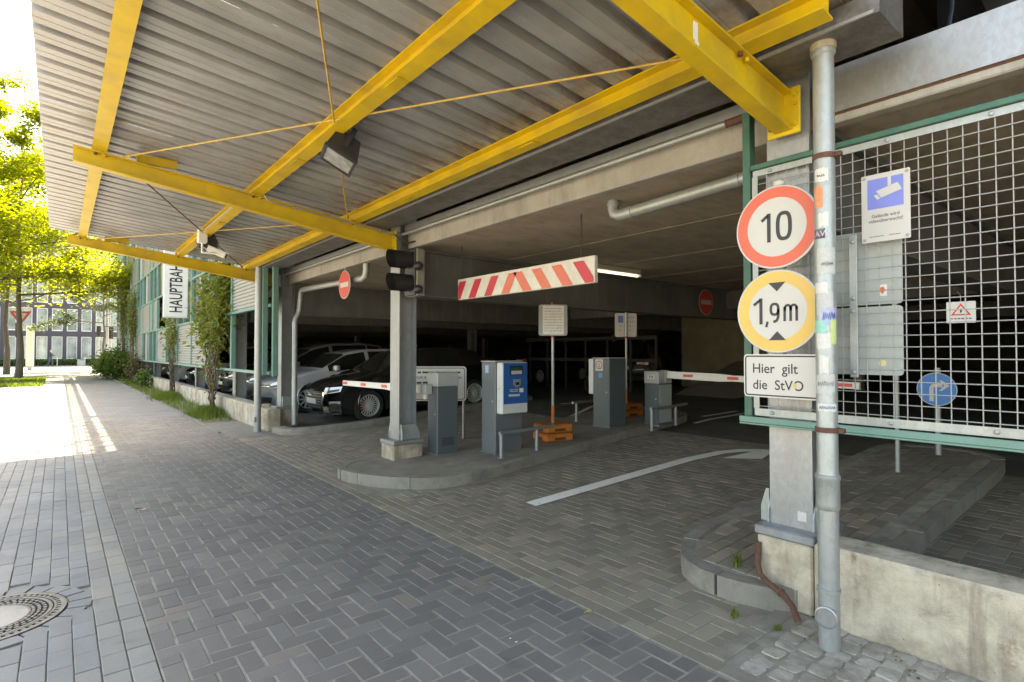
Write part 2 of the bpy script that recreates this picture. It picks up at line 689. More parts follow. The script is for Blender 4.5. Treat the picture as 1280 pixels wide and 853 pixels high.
def px_size(x, y, z):
    """rough pixel area of a paver, to pick the largest ones in the photograph"""
    d = Vector((x, y, z)) - Vector((0, 0, 1.5))
    zz = d.dot(fwd)
    if zz < 0.3:
        return 0.0
    r = Vector((math.cos(YAW), -math.sin(YAW), 0))
    u = r.cross(fwd)
    sx, sy = 690 * d.dot(r) / zz, 690 * d.dot(u) / zz
    if abs(sx) > 655 or abs(sy) > 445:
        return 0.0
    return 1.0 / zz ** 3


BRICKS = {}


def brick_geo(w, l, c=0.0035, dep=0.05):
    a, b = w / 2, l / 2
    vs = [(-a + c, -b + c, 0), (a - c, -b + c, 0), (a - c, b - c, 0), (-a + c, b - c, 0),
          (-a, -b, -c * 0.8), (a, -b, -c * 0.8), (a, b, -c * 0.8), (-a, b, -c * 0.8),
          (-a, -b, -dep), (a, -b, -dep), (a, b, -dep), (-a, b, -dep)]
    fs = [(0, 1, 2, 3)]
    for k in range(4):
        k2 = (k + 1) % 4
        fs += [(4 + k, 4 + k2, k2, k), (8 + k, 8 + k2, 4 + k2, 4 + k)]
    return vs, fs


def lay(parent, bricks, mat, rng, gap=0.0055, name='paver', slope=False, keep=300, jit=0.0016, rotj=0.004, base=0.0, dropfar=0.0):
    """bricks: (xc, yc, w, l). The largest in view become single stones, the rest one mesh"""
    sc = sorted(((px_size(b[0], b[1], base), i) for i, b in enumerate(bricks)), reverse=True)
    single = {i for s, i in sc[:keep] if s > 0}
    mb = MB()
    for i, (x, y, w, l) in enumerate(bricks):
        w2, l2 = round(max(0.02, w - gap), 3), round(max(0.02, l - gap), 3)
        z = base + (fz(x) if slope else 0) + rng.uniform(-jit, jit)
        rot = (rng.uniform(-rotj, rotj) * 2, (TILT if slope and x > X0S else 0) + rng.uniform(-rotj, rotj) * 2, rng.uniform(-rotj, rotj))
        x += rng.uniform(-1, 1) * 0.0012
        y += rng.uniform(-1, 1) * 0.0012
        if i in single:
            key = (w2, l2, mat.name)
            if key not in BRICKS:
                t = MB().add(*brick_geo(w2, l2))
                me = t.mesh(name)
                me.materials.append(mat)
                BRICKS[key] = me
            inst(name, BRICKS[key], (x, y, z), parent, rot=rot)
        else:
            m = Matrix.Translation((x, y, z)) @ Matrix.Rotation(rot[2], 4, 'Z') @ Matrix.Rotation(rot[1], 4, 'Y') @ Matrix.Rotation(rot[0], 4, 'X')
            mb.add(*brick_geo(w2, l2), m)
    if mb.v:
        put('paver_field', mb, mat, parent, kind='stuff')


def herring(x0, x1, y0, y1, a=0.1, xr=None, hole=None):
    out = []
    nx, ny = int((x1 - x0) / a) + 3, int((y1 - y0) / a) + 3
    for i in range(-2, nx):
        for j in range(-2, ny):
            k = (i - j) % 4
            if k == 0:
                r = (x0 + i * a, y0 + j * a, x0 + (i + 2) * a, y0 + (j + 1) * a)
            elif k == 3:
                r = (x0 + i * a, y0 + j * a, x0 + (i + 1) * a, y0 + (j + 2) * a)
            else:
                continue
            ax, ay, bx, by = max(r[0], x0), max(r[1], y0), min(r[2], x1), min(r[3], y1)
            if bx - ax < 0.03 or by - ay < 0.03:
                continue
            if hole and hole((ax + bx) / 2, (ay + by) / 2):
                continue
            out.append(((ax + bx) / 2, (ay + by) / 2, bx - ax, by - ay))
    return out


def bond(x0, x1, y0, y1, w=0.1, l=0.2, off=0.5, hole=None, along='y'):
    out = []
    n = int(round((x1 - x0) / w)) if along == 'y' else int(round((y1 - y0) / w))
    for i in range(n):
        s = (i % 2) * off * l
        t = (y0 if along == 'y' else x0) - s
        end = y1 if along == 'y' else x1
        beg = y0 if along == 'y' else x0
        while t < end:
            a, b = max(t, beg), min(t + l, end)
            if b - a > 0.03:
                if along == 'y':
                    q = (x0 + (i + 0.5) * w, (a + b) / 2, w, b - a)
                else:
                    q = ((a + b) / 2, y0 + (i + 0.5) * w, b - a, w)
                if not (hole and hole(q[0], q[1])):
                    out.append(q)
            t += l
    return out


rngp = random.Random(3)
XB = 2.40           # seam between the pavement and the garage drive
YB = 15.0           # stones are laid one by one up to here
FAR_P = far_paving('far dark paving', (0.195, 0.19, 0.18), (0.225, 0.22, 0.21), (0.10, 0.095, 0.085))
FAR_S = far_paving('far strip paving', (0.19, 0.188, 0.18), (0.215, 0.21, 0.205), (0.10, 0.095, 0.085), turn=R(90))
FAR_L = far_paving('far plaza paving', (0.26, 0.25, 0.225), (0.295, 0.28, 0.25), (0.18, 0.17, 0.15), turn=R(90))

sheet('ground', -400, 400, -400, 600, -0.06, surf('city ground', (0.26, 0.25, 0.23), 0.9, var=0.2, scale=0.3))

# pavement in front of the garage (herringbone of dark pavers)
pavement = sheet('pavement', 0.385, XB, -3, YB, -0.0028, MAT_SAND)
lay(pavement, herring(0.385, XB, 0.4, YB), MAT_PAVE, rngp, gap=0.009)
sheet('pavement_far', 0.385, 2.26, YB, 52, -0.002, FAR_P)

# narrow double row of lighter stones
strip = sheet('paver_strip', 0.17, 0.385, -3, YB, -0.0125, MAT_SAND)
sb = bond(0.17, 0.385, 2.4, YB, 0.1075, 0.2, 0.0)
lay(strip, sb, MAT_STRIP, rngp, keep=150)
sheet('paver_strip_far', 0.17, 0.385, YB, 52, -0.001, FAR_S)

# forecourt on the left with the round cover let into it
MHX, MHY, MHR = -0.30, 4.276, 0.356
def in_cover(x, y):
    return (x - MHX) ** 2 + (y - MHY) ** 2 < (MHR + 0.115) ** 2
plaza = sheet('forecourt', -1.83, 0.17, -3, 13.0, -0.013, MAT_SAND)
lay(plaza, bond(-1.83, 0.17, 2.6, 13.0, 0.1, 0.2, 0.5, in_cover), MAT_PLAZA, rngp, keep=200, gap=0.0035)
sheet('forecourt_far', -1.83, 0.17, 13.0, 52, -0.0015, FAR_L)
sheet('forecourt_side', -60, -1.83, -30, 52, -0.0025, FAR_L)
mbr = MB()                                   # cut stones round the cover
for k in range(22):
    a0, a1 = 2 * math.pi * (k + 0.06) / 22, 2 * math.pi * (k + 0.94) / 22
    r0, r1 = MHR + 0.008, MHR + 0.11 + rngp.uniform(-0.012, 0.02)
    p = [(MHX + r * math.cos(a), MHY + r * math.sin(a)) for r, a in ((r0, a0), (r1, a0), (r1, a1), (r0, a1))]
    t = MB().prism(p, -0.05, rngp.uniform(-0.003, 0.0005))
    put('paver', t, MAT_PLAZA, plaza)

# drive: border course, then herringbone climbing into the building
drive = MB()
drive.grid(lambda u, w: (XB + (9.0 - XB) * u, -3 + 13.6 * w, -0.0035 + fz(XB + (9.0 - XB) * u)), 66, 1)
drive = put('driveway', drive, MAT_SAND, kind='structure')
bd = bond(XB, XB + 0.2, 0.2, 11.2, 0.1, 0.2, 0.5)
def under_island(x, y):
    if 2.62 < x < 8.9 and 5.42 + 0.1 * (x - 4) < y < 6.62 + 0.1 * (x - 4):
        return True
    if 3.3 < x < 7.9 and 1.42 < y < 2.2:
        return True
    if y < 1.5 and x < 3.36:
        return True
    if x > 3.05 and x < 3.5 and y < 1.6:
        return True
    return False
db = [b for b in bd if not (b[1] < 1.45)] + herring(XB + 0.2, 7.6, 0.0, 10.4, hole=under_island)
lay(drive, db, MAT_DRIVE, rngp, slope=True, keep=300, gap=0.0065)
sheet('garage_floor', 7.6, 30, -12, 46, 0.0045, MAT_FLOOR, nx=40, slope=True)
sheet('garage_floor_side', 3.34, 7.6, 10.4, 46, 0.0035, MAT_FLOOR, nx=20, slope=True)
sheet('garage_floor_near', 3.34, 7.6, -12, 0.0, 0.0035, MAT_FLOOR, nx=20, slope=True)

# granite setts in the corner by the low wall
sett_bed = sheet('sett_patch', XB + 0.11, 3.32, -1.0, 1.52, -0.009, surf('dark joint earth', (0.10, 0.085, 0.06), 0.95, var=0.5, scale=14, bump=0.8, bscale=120, dirt=(0.2, 0.17, 0.12), dirt_amt=0.6, dscale=5))
for k in range(5):
    put('edge_slab', MB().cbox((XB + 0.004, 1.42 - 0.5 * k - 0.494, -0.05), (XB + 0.105, 1.42 - 0.5 * k, 0.004), 0.005), MAT_KERB, sett_bed)
for k in range(2):
    put('edge_slab', MB().cbox((XB + 0.11 + 0.42 * k, 1.44, -0.05), (XB + 0.52 + 0.42 * k, 1.535, 0.005), 0.005), MAT_KERB, sett_bed)
rs = random.Random(12)
sv = []
for variant in range(9):
    w, l = rs.uniform(0.092, 0.106), rs.uniform(0.092, 0.108)
    pts = []
    for cx_, cy_ in ((-1, -1), (1, -1), (1, 1), (-1, 1)):
        jx, jy = rs.uniform(-0.10, 0.06), rs.uniform(-0.10, 0.06)
        q = Vector((cx_ * (1 + jx) * w / 2, cy_ * (1 + jy) * l / 2))
        for da in ((-0.012, 0.0), (0.0, 0.012)):            # blunt corner
            ax_, ay_ = (da if cx_ * cy_ > 0 else da[::-1])
            pts.append((q.x - cx_ * abs(ax_), q.y - cy_ * abs(ay_)))
    pts = [(x + rs.uniform(-0.004, 0.004), y + rs.uniform(-0.004, 0.004)) for x, y in pts]
    pts.sort(key=lambda p: math.atan2(p[1], p[0]))
    n = len(pts)
    vs, fs = [], []
    for s, z in ((1.0, -0.05), (0.985, -0.006), (0.93, 0.001)):
        vs += [(x * s, y * s, z + rs.uniform(-0.003, 0.003)) for x, y in pts]
    for ly in range(2):
        fs += [(ly * n + k, ly * n + (k + 1) % n, (ly + 1) * n + (k + 1) % n, (ly + 1) * n + k) for k in range(n)]
    c0 = len(vs)
    vs.append((rs.uniform(-0.015, 0.015), rs.uniform(-0.015, 0.015), rs.uniform(0.0, 0.007)))
    fs += [(2 * n + k, 2 * n + (k + 1) % n, c0) for k in range(n)]
    t = MB().add(vs, fs)
    me = t.mesh('sett')
    me.shade_smooth()
    me.set_sharp_from_angle(angle=R(18))
    me.materials.append(MAT_COBBLE)
    sv.append(me)
row = 0
y = 0.05
while y < 1.40:
    x = 2.56 + (row % 2) * 0.05
    while x < 3.30:
        inst('sett', rs.choice(sv), (x + rs.uniform(-0.008, 0.008), y + rs.uniform(-0.008, 0.008), rs.uniform(-0.004, 0.005)), sett_bed, rot=(rs.uniform(-0.05, 0.05), rs.uniform(-0.05, 0.05), rs.choice((0, math.pi / 2)) + rs.uniform(-0.07, 0.07)))
        x += rs.uniform(0.105, 0.112)
    y += 0.106
    row += 1


def smooth_path(pts, n=8, closed=False):
    """Catmull-Rom through 2D points"""
    P = [Vector((p[0], p[1])) for p in pts]
    out = []
    m = len(P)
    rngk = range(m if closed else m - 1)
    for i in rngk:
        p0 = P[(i - 1) % m] if (closed or i > 0) else P[0]
        p1, p2 = P[i], P[(i + 1) % m]
        p3 = P[(i + 2) % m] if (closed or i + 2 < m) else P[-1]
        for k in range(n):
            t = k / n
            out.append(0.5 * ((2 * p1) + (p2 - p0) * t + (2 * p0 - 5 * p1 + 4 * p2 - p3) * t * t + (3 * p1 - p0 - 3 * p2 + p3) * t ** 3))
    if not closed:
        out.append(P[-1])
    return out


def kerb_run(parent, path, lengths, h=0.12, w=0.14, slope=True, gap=0.006, mat=None):
    """kerb stones along a path; the outer side is on the right of the walking direction"""
    mat = mat or MAT_KERB
    cum = [0.0]
    for a, b in zip(path[:-1], path[1:]):
        cum.append(cum[-1] + (b - a).length)
    def at(s):
        s = max(0, min(cum[-1], s))
        for i in range(len(cum) - 1):
            if s <= cum[i + 1] + 1e-9:
                t = (s - cum[i]) / max(1e-9, cum[i + 1] - cum[i])
                p = path[i].lerp(path[i + 1], t)
                d = (path[min(i + 1, len(path) - 1)] - path[i]).normalized()
                if t > 0.5 and i + 2 < len(path):
                    d = (d + (path[i + 2] - path[i + 1]).normalized() * (t - 0.5)).normalized()
                elif t < 0.5 and i > 0:
                    d = (d + (path[i] - path[i - 1]).normalized() * (0.5 - t)).normalized()
                return p, d
        return path[-1], (path[-1] - path[-2]).normalized()
    s, k = 0.0, 0
    prof = [(0.0, -0.08), (0.0, h - 0.05), (-0.012, h - 0.018), (-0.032, h - 0.003), (-0.05, h), (-w, h), (-w, -0.08)]
    while s < cum[-1] - 0.02:
        L = lengths[k % len(lengths)]
        e = min(cum[-1], s + L)
        n = max(2, int((e - s) / 0.08))
        vs, fs = [], []
        dz = random.uniform(-0.004, 0.004)
        for i in range(n + 1):
            p, d = at(s + gap / 2 + (e - s - gap) * i / n)
            nrm = Vector((d.y, -d.x))
            for o, z in prof:
                q = p + nrm * o
                vs.append((q.x, q.y, z + dz + (fz(q.x) if slope else 0)))
        c = len(prof)
        for i in range(n):
            for j in range(c):
                j2 = (j + 1) % c
                fs.append((i * c + j, (i + 1) * c + j, (i + 1) * c + j2, i * c + j2))
        fs.append(tuple(range(c)))
        fs.append(tuple(n * c + j for j in range(c))[::-1])
        put('kerb_stone', MB().add(vs, fs), mat, parent, smooth=50, recalc=True)
        s = e
        k += 1


def island(name, outline, h, top_mat, lengths, w=0.14, n=6):
    path = smooth_path(outline, n, True)
    inner = []
    m = len(path)
    for i in range(m):
        d = (path[(i + 1) % m] - path[i - 1]).normalized()
        nrm = Vector((d.y, -d.x))
        q = path[i] - nrm * (w - 0.01)
        inner.append((q.x, q.y))
    mb = MB()
    # sloping fan of quads over the inner outline
    c = Vector((sum(p[0] for p in inner) / m, sum(p[1] for p in inner) / m))
    vs = [(p[0], p[1], h - 0.008 + fz(p[0])) for p in inner]
    fs = []
    for i in range(m // 2 - 1):
        a, b = i, i + 1
        fs.append((a, b, m - 1 - b, m - 1 - a))
    mb.add(vs, fs)
    o = put(name, mb, top_mat, kind='structure', recalc=True)
    kerb_run(o, path + [path[0]], lengths, h, w)
    return o, inner


MAT_ISLE = surf('traffic island top', (0.24, 0.21, 0.17), 0.9, var=0.35, scale=3, bump=0.5, bscale=90, dirt=(0.09, 0.08, 0.065), dirt_amt=0.7, dscale=1.5)
# island between the two lanes (walked with the outer side on the right: clockwise seen from above)
def isl(x, side):
    return 5.32 + 0.1 * (x - 4) + (1.42 if side else 0)
out_m = [(2.70, 6.30), (2.98, 6.64), (3.6, isl(3.6, 1)), (5.2, isl(5.2, 1)), (7.2, isl(7.2, 1)), (8.6, isl(8.6, 1)), (8.95, isl(8.95, 0) + 0.75), (8.6, isl(8.6, 0)), (7.2, isl(7.2, 0)), (5.2, isl(5.2, 0)), (3.6, isl(3.6, 0)), (2.98, 5.60)]
island_mid, inner_mid = island('centre_island', out_m, 0.12, MAT_ISLE, [0.62, 0.62, 0.98, 0.98])
out_r = [(3.28, 1.86), (3.42, 2.12), (3.9, 2.27), (5.4, 2.29), (7.62, 2.29), (7.93, 2.14), (8.0, 1.82), (7.93, 1.51), (7.62, 1.36), (5.6, 1.36), (4.2, 1.36), (3.45, 1.50)]
island_r, inner_r = island('entry_island', out_r, 0.13, MAT_SAND, [0.5, 0.5, 0.95])
def in_poly(x, y, poly):
    c = False
    j = len(poly) - 1
    for i in range(len(poly)):
        xi, yi = poly[i]
        xj, yj = poly[j]
        if (yi > y) != (yj > y) and x < (xj - xi) * (y - yi) / (yj - yi) + xi:
            c = not c
        j = i
    return c
ib = [b for b in bond(3.3, 7.95, 1.45, 2.25, 0.1, 0.2, 0.5, along='x') if all(in_poly(b[0] + sx * b[2] * 0.45, b[1] + sy * b[3] * 0.45, inner_r) for sx in (-1, 1) for sy in (-1, 1))]
lay(island_r, ib, MAT_DRIVE, rngp, slope=True, base=0.128, keep=180)

# raised edging left of the exit lane
kl = root('lane_edging', (3.2, 10.2, 0), 'curved concrete kerb edging left of the exit lane', 'kerb')
kpath = smooth_path([(9.2, 10.42), (7.0, 10.16), (5.4, 9.98), (4.4, 9.92), (3.6, 10.02), (3.15, 10.3), (3.05, 10.75)], 6)
kerb_run(kl, kpath[::-1], [0.6, 0.9], 0.11, 0.22)
# small edging between the pavement and the green verge on the far left
ve = root('verge_edging', (2.3, 12, 0), 'low concrete edging between the pavement and the weedy verge', 'kerb')
kerb_run(ve, [Vector((2.31, 44.0)), Vector((2.31, 30.0)), Vector((2.33, 11.3))][::-1], [1.0], 0.035, 0.06, slope=False)
MAT_EARTH = surf('verge earth', (0.16, 0.14, 0.10), 0.95, var=0.4, scale=7, bump=0.8, bscale=70, dirt=(0.07, 0.085, 0.03), dirt_amt=0.8, dscale=3)
sheet('verge', 2.31, 3.05, 13.0, 46, 0.006, MAT_EARTH)
sheet('verge_paving', 2.33, 3.35, 10.4, 13.0, 0.004, far_paving('old small paving', (0.2, 0.19, 0.17), (0.25, 0.24, 0.21), (0.13, 0.12, 0.09), 0.1, 0.1))

# painted arrow and lane lines
def worn_paint():
    m, nt, b, out = nodes_of('worn white road paint')
    f = ramp(nt, noise(nt, 14, 6, 0.75), [(0.30, (0, 0, 0)), (0.42, (1, 1, 1))])
    c = mix(nt, f, (0.24, 0.22, 0.18), (0.80, 0.77, 0.70))
    nt.links.new(c, b.inputs['Base Color'])
    b.inputs['Roughness'].default_value = 0.75
    return m
MAT_PAINT = worn_paint()
def painted(name, poly, parent_label=None, z=0.006):
    mb = MB()
    mb.add([(x, y, fz(x) + z) for x, y in poly], [tuple(range(len(poly)))])
    return mb
def strip_poly(pts, w):
    P = [Vector(p) for p in pts]
    l, r = [], []
    for i, p in enumerate(P):
        d = (P[min(i + 1, len(P) - 1)] - P[max(i - 1, 0)]).normalized()
        n = Vector((-d.y, d.x))
        l.append(p + n * w / 2)
        r.append(p - n * w / 2)
    return l, r
def paint_strip(name, pts, w, label, extra=None):
    mb = MB()
    l, r = strip_poly(pts, w)
    vs = [(p.x, p.y, fz(p.x) + 0.0065) for p in l] + [(p.x, p.y, fz(p.x) + 0.0065) for p in r]
    n = len(l)
    mb.add(vs, [(i, n + i, n + i + 1, i + 1) for i in range(n - 1)])
    if extra:
        mb.add([(x, y, fz(x) + 0.0065) for x, y in extra], [tuple(range(len(extra)))])
    return put(name, mb, MAT_PAINT, label=label, cat='road marking', recalc=False)
pa = [(3.56 + 0.2 * k, 4.06 - 0.005 * k) for k in range(14)] + [(6.4, 3.95), (6.75, 3.90), (7.02, 3.76), (7.18, 3.55), (7.25, 3.2)]
paint_strip('lane_arrow', pa, 0.16, 'long worn white turn arrow painted on the entry lane', [(6.46, 3.72), (6.72, 3.34), (7.16, 3.42), (7.14, 3.6)])
paint_strip('lane_line', [(8.5 + 0.2 * k, 5.40 + 0.012 * k) for k in range(13)], 0.1, 'white line on the garage floor beyond the entry barrier')
paint_strip('lane_line', [(9.3 + 0.2 * k, 5.75 + 0.012 * k) for k in range(8)], 0.1, 'short white line beside the longer one beyond the entry barrier')
paint_strip('lane_line', [(7.6 + 0.2 * k, 7.58 + 0.1 * k) for k in range(15)], 0.1, 'white line on the garage floor behind the blue ticket machine')
paint_strip('lane_line', [(9.0 + 0.2 * k, 9.2) for k in range(10)], 0.1, 'white bay line in the dark in front of the parked cars')
paint_strip('lane_line', [(7.9 + 0.2 * k, 1.0 - 0.01 * k) for k in range(12)], 0.1, 'white line in the lane right of the entry island')

# round cover
mh = root('manhole_cover', (MHX, MHY, 0), 'round cast iron and concrete manhole cover in the forecourt', 'manhole')
MAT_IRON = surf('cast iron', (0.20, 0.19, 0.18), 0.45, 0.6, var=0.3, scale=30, bump=0.3, dirt=(0.08, 0.07, 0.06), dirt_amt=0.6, dscale=12)
MAT_PIT = flat('dark slot', (0.02, 0.02, 0.02), 0.9)
T = Matrix.Translation((MHX, MHY, 0))
put('bed', MB().lathe([(MHR, -0.04), (MHR, -0.010), (0.0, -0.010)], 48, T), MAT_PIT, mh)
fr = MB()
fr.lathe([(MHR - 0.005, -0.04), (MHR - 0.005, 0.002), (MHR - 0.03, 0.002), (MHR - 0.03, -0.012)], 64, T, False)
for k in range(56):
    fr.box((MHR - 0.052, -0.009, -0.012), (MHR - 0.03, 0.009, 0.0005), T @ Matrix.Rotation(2 * math.pi * k / 56, 4, 'Z'))
fr.lathe([(MHR - 0.052, -0.012), (MHR - 0.052, 0.002), (MHR - 0.062, 0.002), (MHR - 0.062, -0.012)], 64, T, False)
put('frame', fr, MAT_IRON, mh, recalc=True)
lid = MB()
lid.lathe([(MHR - 0.069, -0.012), (MHR - 0.069, 0.001), (MHR - 0.086, 0.001), (MHR - 0.086, -0.012)], 64, T, False)
for k in range(44):
    for j in range(3):
        a = 2 * math.pi * (k + 0.5 * (j % 2)) / 44
        lid.box((MHR - 0.112 - 0.026 * j, -0.011, -0.012), (MHR - 0.096 - 0.026 * j, 0.011, 0.001), T @ Matrix.Rotation(a, 4, 'Z'))
lid.lathe([(MHR - 0.168, -0.012), (MHR - 0.168, 0.001), (MHR - 0.178, 0.001), (MHR - 0.178, -0.012)], 64, T, False)
put('lid_ring', lid, MAT_IRON, mh, recalc=True)
put('concrete_centre', MB().lathe([(MHR - 0.178, -0.012), (MHR - 0.178, 0.0), (0.0, 0.0008)], 48, T), concrete('cover concrete', (0.40, 0.37, 0.32), amt=0.3), mh)

# ------------------------------------------------------------------ the parking garage
MAT_CONC = concrete('grey concrete', (0.36, 0.34, 0.30), (0.13, 0.11, 0.09), 0.5)
MAT_SOFFIT = concrete('slab soffit', (0.44, 0.365, 0.28), (0.20, 0.16, 0.12), 0.6, streak=(0.6, 1.6, 1))
MAT_WALLC = old_concrete('low wall concrete', (0.50, 0.435, 0.33), (0.25, 0.20, 0.14), 0.6)
MAT_STEELD = galvanised('dull galvanised steel', (0.30, 0.32, 0.33), 0.5, 0.6, 26, 0.6, (1, 1, 0.3))
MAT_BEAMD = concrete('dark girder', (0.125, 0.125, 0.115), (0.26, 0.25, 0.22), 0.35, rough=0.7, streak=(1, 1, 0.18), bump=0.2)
MAT_GALV = galvanised('bright galvanised steel', (0.34, 0.35, 0.355), 0.40, 0.5, 60, 0.6, (1.6, 1.6, 0.35))
MAT_PIPE = galvanised('galvanised pipe', (0.35, 0.375, 0.365), 0.45, 0.45, 48, 0.4, (1, 1, 0.2))
MAT_YEL = surf('yellow paint', (0.62, 0.425, 0.018), 0.5, var=0.10, scale=3, dirt=(0.30, 0.20, 0.05), dirt_amt=0.55, dscale=3.2, bump=0.12, bscale=45, rvar=0.2)
MAT_GREEN = surf('green frame paint', (0.125, 0.25, 0.21), 0.45, var=0.12, scale=8, dirt=(0.10, 0.16, 0.11), dirt_amt=0.5, dscale=7)
MAT_DGREEN = surf('aged dark green paint', (0.03, 0.115, 0.08), 0.5, var=0.25, scale=12, dirt=(0.08, 0.14, 0.10), dirt_amt=0.6, dscale=9)
MAT_RUST = surf('rust', (0.11, 0.05, 0.032), 0.85, var=0.4, scale=40, bump=0.6, bscale=200)
MAT_BLACK = surf('black plastic', (0.018, 0.018, 0.019), 0.45, var=0.2, scale=20)
MAT_WIRE = galvanised('zinc wire', (0.35, 0.355, 0.34), 0.5, 0.35, 60, 0.15)
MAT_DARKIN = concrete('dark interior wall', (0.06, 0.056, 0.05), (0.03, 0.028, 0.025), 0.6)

gar = root('parking_garage', (3.4, 6.5, 0), 'open concrete and steel parking garage with entrance lanes under the canopy', 'garage')
BX1, BY0, BY1 = 27.0, -12.0, 47.0


def h_column(x, y, z0, z1, b=0.25, d=0.25, tf=0.016, tw=0.012):
    mb = MB()
    mb.box((x, y - b / 2, z0), (x + tf, y + b / 2, z1))
    mb.box((x + d - tf, y - b / 2, z0), (x + d, y + b / 2, z1))
    mb.box((x + tf, y - tw / 2, z0), (x + d - tf, y + tw / 2, z1))
    return mb


def plinth(x0, x1, y0, y1, z0, z1):
    mb = MB()
    mb.cbox((x0, y0, z0), (x1, y1, z1 - 0.055), 0.012)
    put('plinth_cap', MB().cbox((x0 - 0.012, y0 - 0.012, z1 - 0.054), (x1 + 0.012, y1 + 0.012, z1), 0.008), MAT_STEELD, gar)
    return put('plinth', mb, MAT_WALLC, gar)


def gusset(x, y, z, b):
    """splayed foot plates of a steel column"""
    for s in (-1, 1):
        mb = MB()
        yy = y + s * (b / 2 + 0.006)
        poly = [(x - 0.012, z), (x + 0.30, z), (x + 0.30, z + 0.08), (x + 0.24, z + 0.19), (x + 0.05, z + 0.19), (x - 0.012, z + 0.08)]
        mb.prism(poly, -0.005, 0.005, Matrix(((1, 0, 0, 0), (0, 0, 1, yy), (0, 1, 0, 0), (0, 0, 0, 1))))
        put('foot_plate', mb, MAT_PIPE, gar, recalc=True)
    for s in (-1, 1):
        mb = MB()
        y0 = y + s * (b / 2 + 0.012)
        poly = [(0, 0), (s * 0.052, 0), (s * 0.052, 0.09), (s * 0.02, 0.20), (0, 0.20)]
        mb.prism(poly, -0.006, 0.006, Matrix(((0, 0, 1, x + 0.02), (1, 0, 0, y0), (0, 1, 0, z), (0, 0, 0, 1))))
        put('foot_plate', mb, MAT_PIPE, gar, recalc=True)


for (cy, zt, y0, y1, zb) in ((1.515, 0.452, 1.355, 1.675, 0.0), (6.58, 0.36, 6.40, 6.76, -0.02), (11.5, 0.42, 11.32, 11.68, -0.02)):
    plinth(3.30, 3.72, y0, y1, zb, zt)
    put('column', h_column(3.40, cy, zt, 6.9), MAT_GALV if cy < 2 else MAT_STEELD, gar)
    gusset(3.40, cy, zt + 0.001, 0.25)
for k in range(7):
    cy = 14.8 + 5 * k
    put('column', h_column(3.32, cy, 0.3, 6.9, 0.2, 0.25), MAT_STEELD, gar)
for cx in (11.5, 19.5):
    for cy in (-8.5, -3.5, 1.5, 6.6, 11.5, 16.5, 21.5, 26.5):
        if cx < 12 and cy in (1.5, 6.6, 11.5):
            continue
        put('column', h_column(cx, cy, fz(cx), 2.9), MAT_STEELD, gar)

# decks with their edge bands, girders below
put('deck_slab', MB().box((3.62, BY0, 2.88), (BX1, BY1, 3.08)), MAT_SOFFIT, gar)
for y0, y1 in ((BY0, -3.5), (-3.495, 1.385), (1.64, 6.455), (6.71, 11.37), (11.63, 14.6), (14.62, 24.6), (24.62, 34.6), (34.62, BY1)):
    put('edge_band', MB().cbox((3.52, y0, 2.85), (3.618, y1, 3.06), 0.008), MAT_CONC, gar)
put('deck_slab', MB().box((3.45, BY0, 5.35), (BX1, BY1, 5.55)), MAT_SOFFIT, gar)
put('roof_deck', MB().box((3.05, BY0, 7.0), (BX1, BY1, 7.2)), MAT_CONC, gar)
gy = [-8.5, -3.5, 1.5, 6.6, 11.5] + [14.8 + 5 * k for k in range(7)]
for cy in gy:
    g = MB()
    g.box((3.66, cy - 0.10, 2.275), (BX1 - 0.1, cy + 0.10, 2.83))
    g.box((3.66, cy - 0.15, 2.24), (BX1 - 0.1, cy + 0.15, 2.274))
    g.box((3.66, cy - 0.15, 2.831), (BX1 - 0.1, cy + 0.15, 2.879))
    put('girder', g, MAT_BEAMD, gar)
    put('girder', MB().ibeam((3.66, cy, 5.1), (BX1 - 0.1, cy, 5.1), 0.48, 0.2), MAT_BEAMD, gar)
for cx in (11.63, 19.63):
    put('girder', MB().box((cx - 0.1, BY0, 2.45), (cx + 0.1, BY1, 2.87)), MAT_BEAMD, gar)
put('blackout_back_wall', MB().box((BX1, BY0, -0.1), (BX1 + 0.25, BY1, 7.0)), MAT_DARKIN, gar)  # added wall that closes the back so the inside stays dark
put('blackout_end_wall', MB().box((3.4, BY0 - 0.25, -0.1), (BX1, BY0, 7.0)), MAT_DARKIN, gar)  # added wall over the open near end, blocks daylight
put('blackout_end_wall', MB().box((3.4, BY1, -0.1), (BX1, BY1 + 0.25, 7.0)), MAT_CONC, gar)  # added wall over the open far end, blocks daylight

# formwork seams in the soffit
for cx in (5.2, 6.8, 8.4, 10.0):
    for y0, y1 in ((1.66, 6.44), (6.76, 11.34)):
        put('formwork_seam', MB().box((cx - 0.004, y0, 2.874), (cx + 0.004, y1, 2.8795)), MAT_SOFFIT, gar)

# low walls
for i, (x0, x1, y0, y1, zt) in enumerate(((3.28, 3.55, -4.0, 1.342, 0.43), (3.285, 3.545, -8.0, -4.01, 0.43))):
    mb = MB()
    mb.cbox((x0, y0, -0.05), (x1, y1, zt), 0.018)
    put('low_wall', mb, MAT_WALLC, gar)
yy = 11.72
for k in range(9):
    L = (2.6, 4.9)[k > 0] if k < 8 else 3.0
    put('low_wall', MB().cbox((3.02 + 0.004 * (k % 2), yy, -0.05), (3.30, yy + L - 0.012, 0.43), 0.018), MAT_WALLC, gar)
    yy += L
put('low_wall', MB().cbox((3.05, 11.0, -0.05), (3.295, 11.70, 0.40), 0.018), MAT_WALLC, gar)

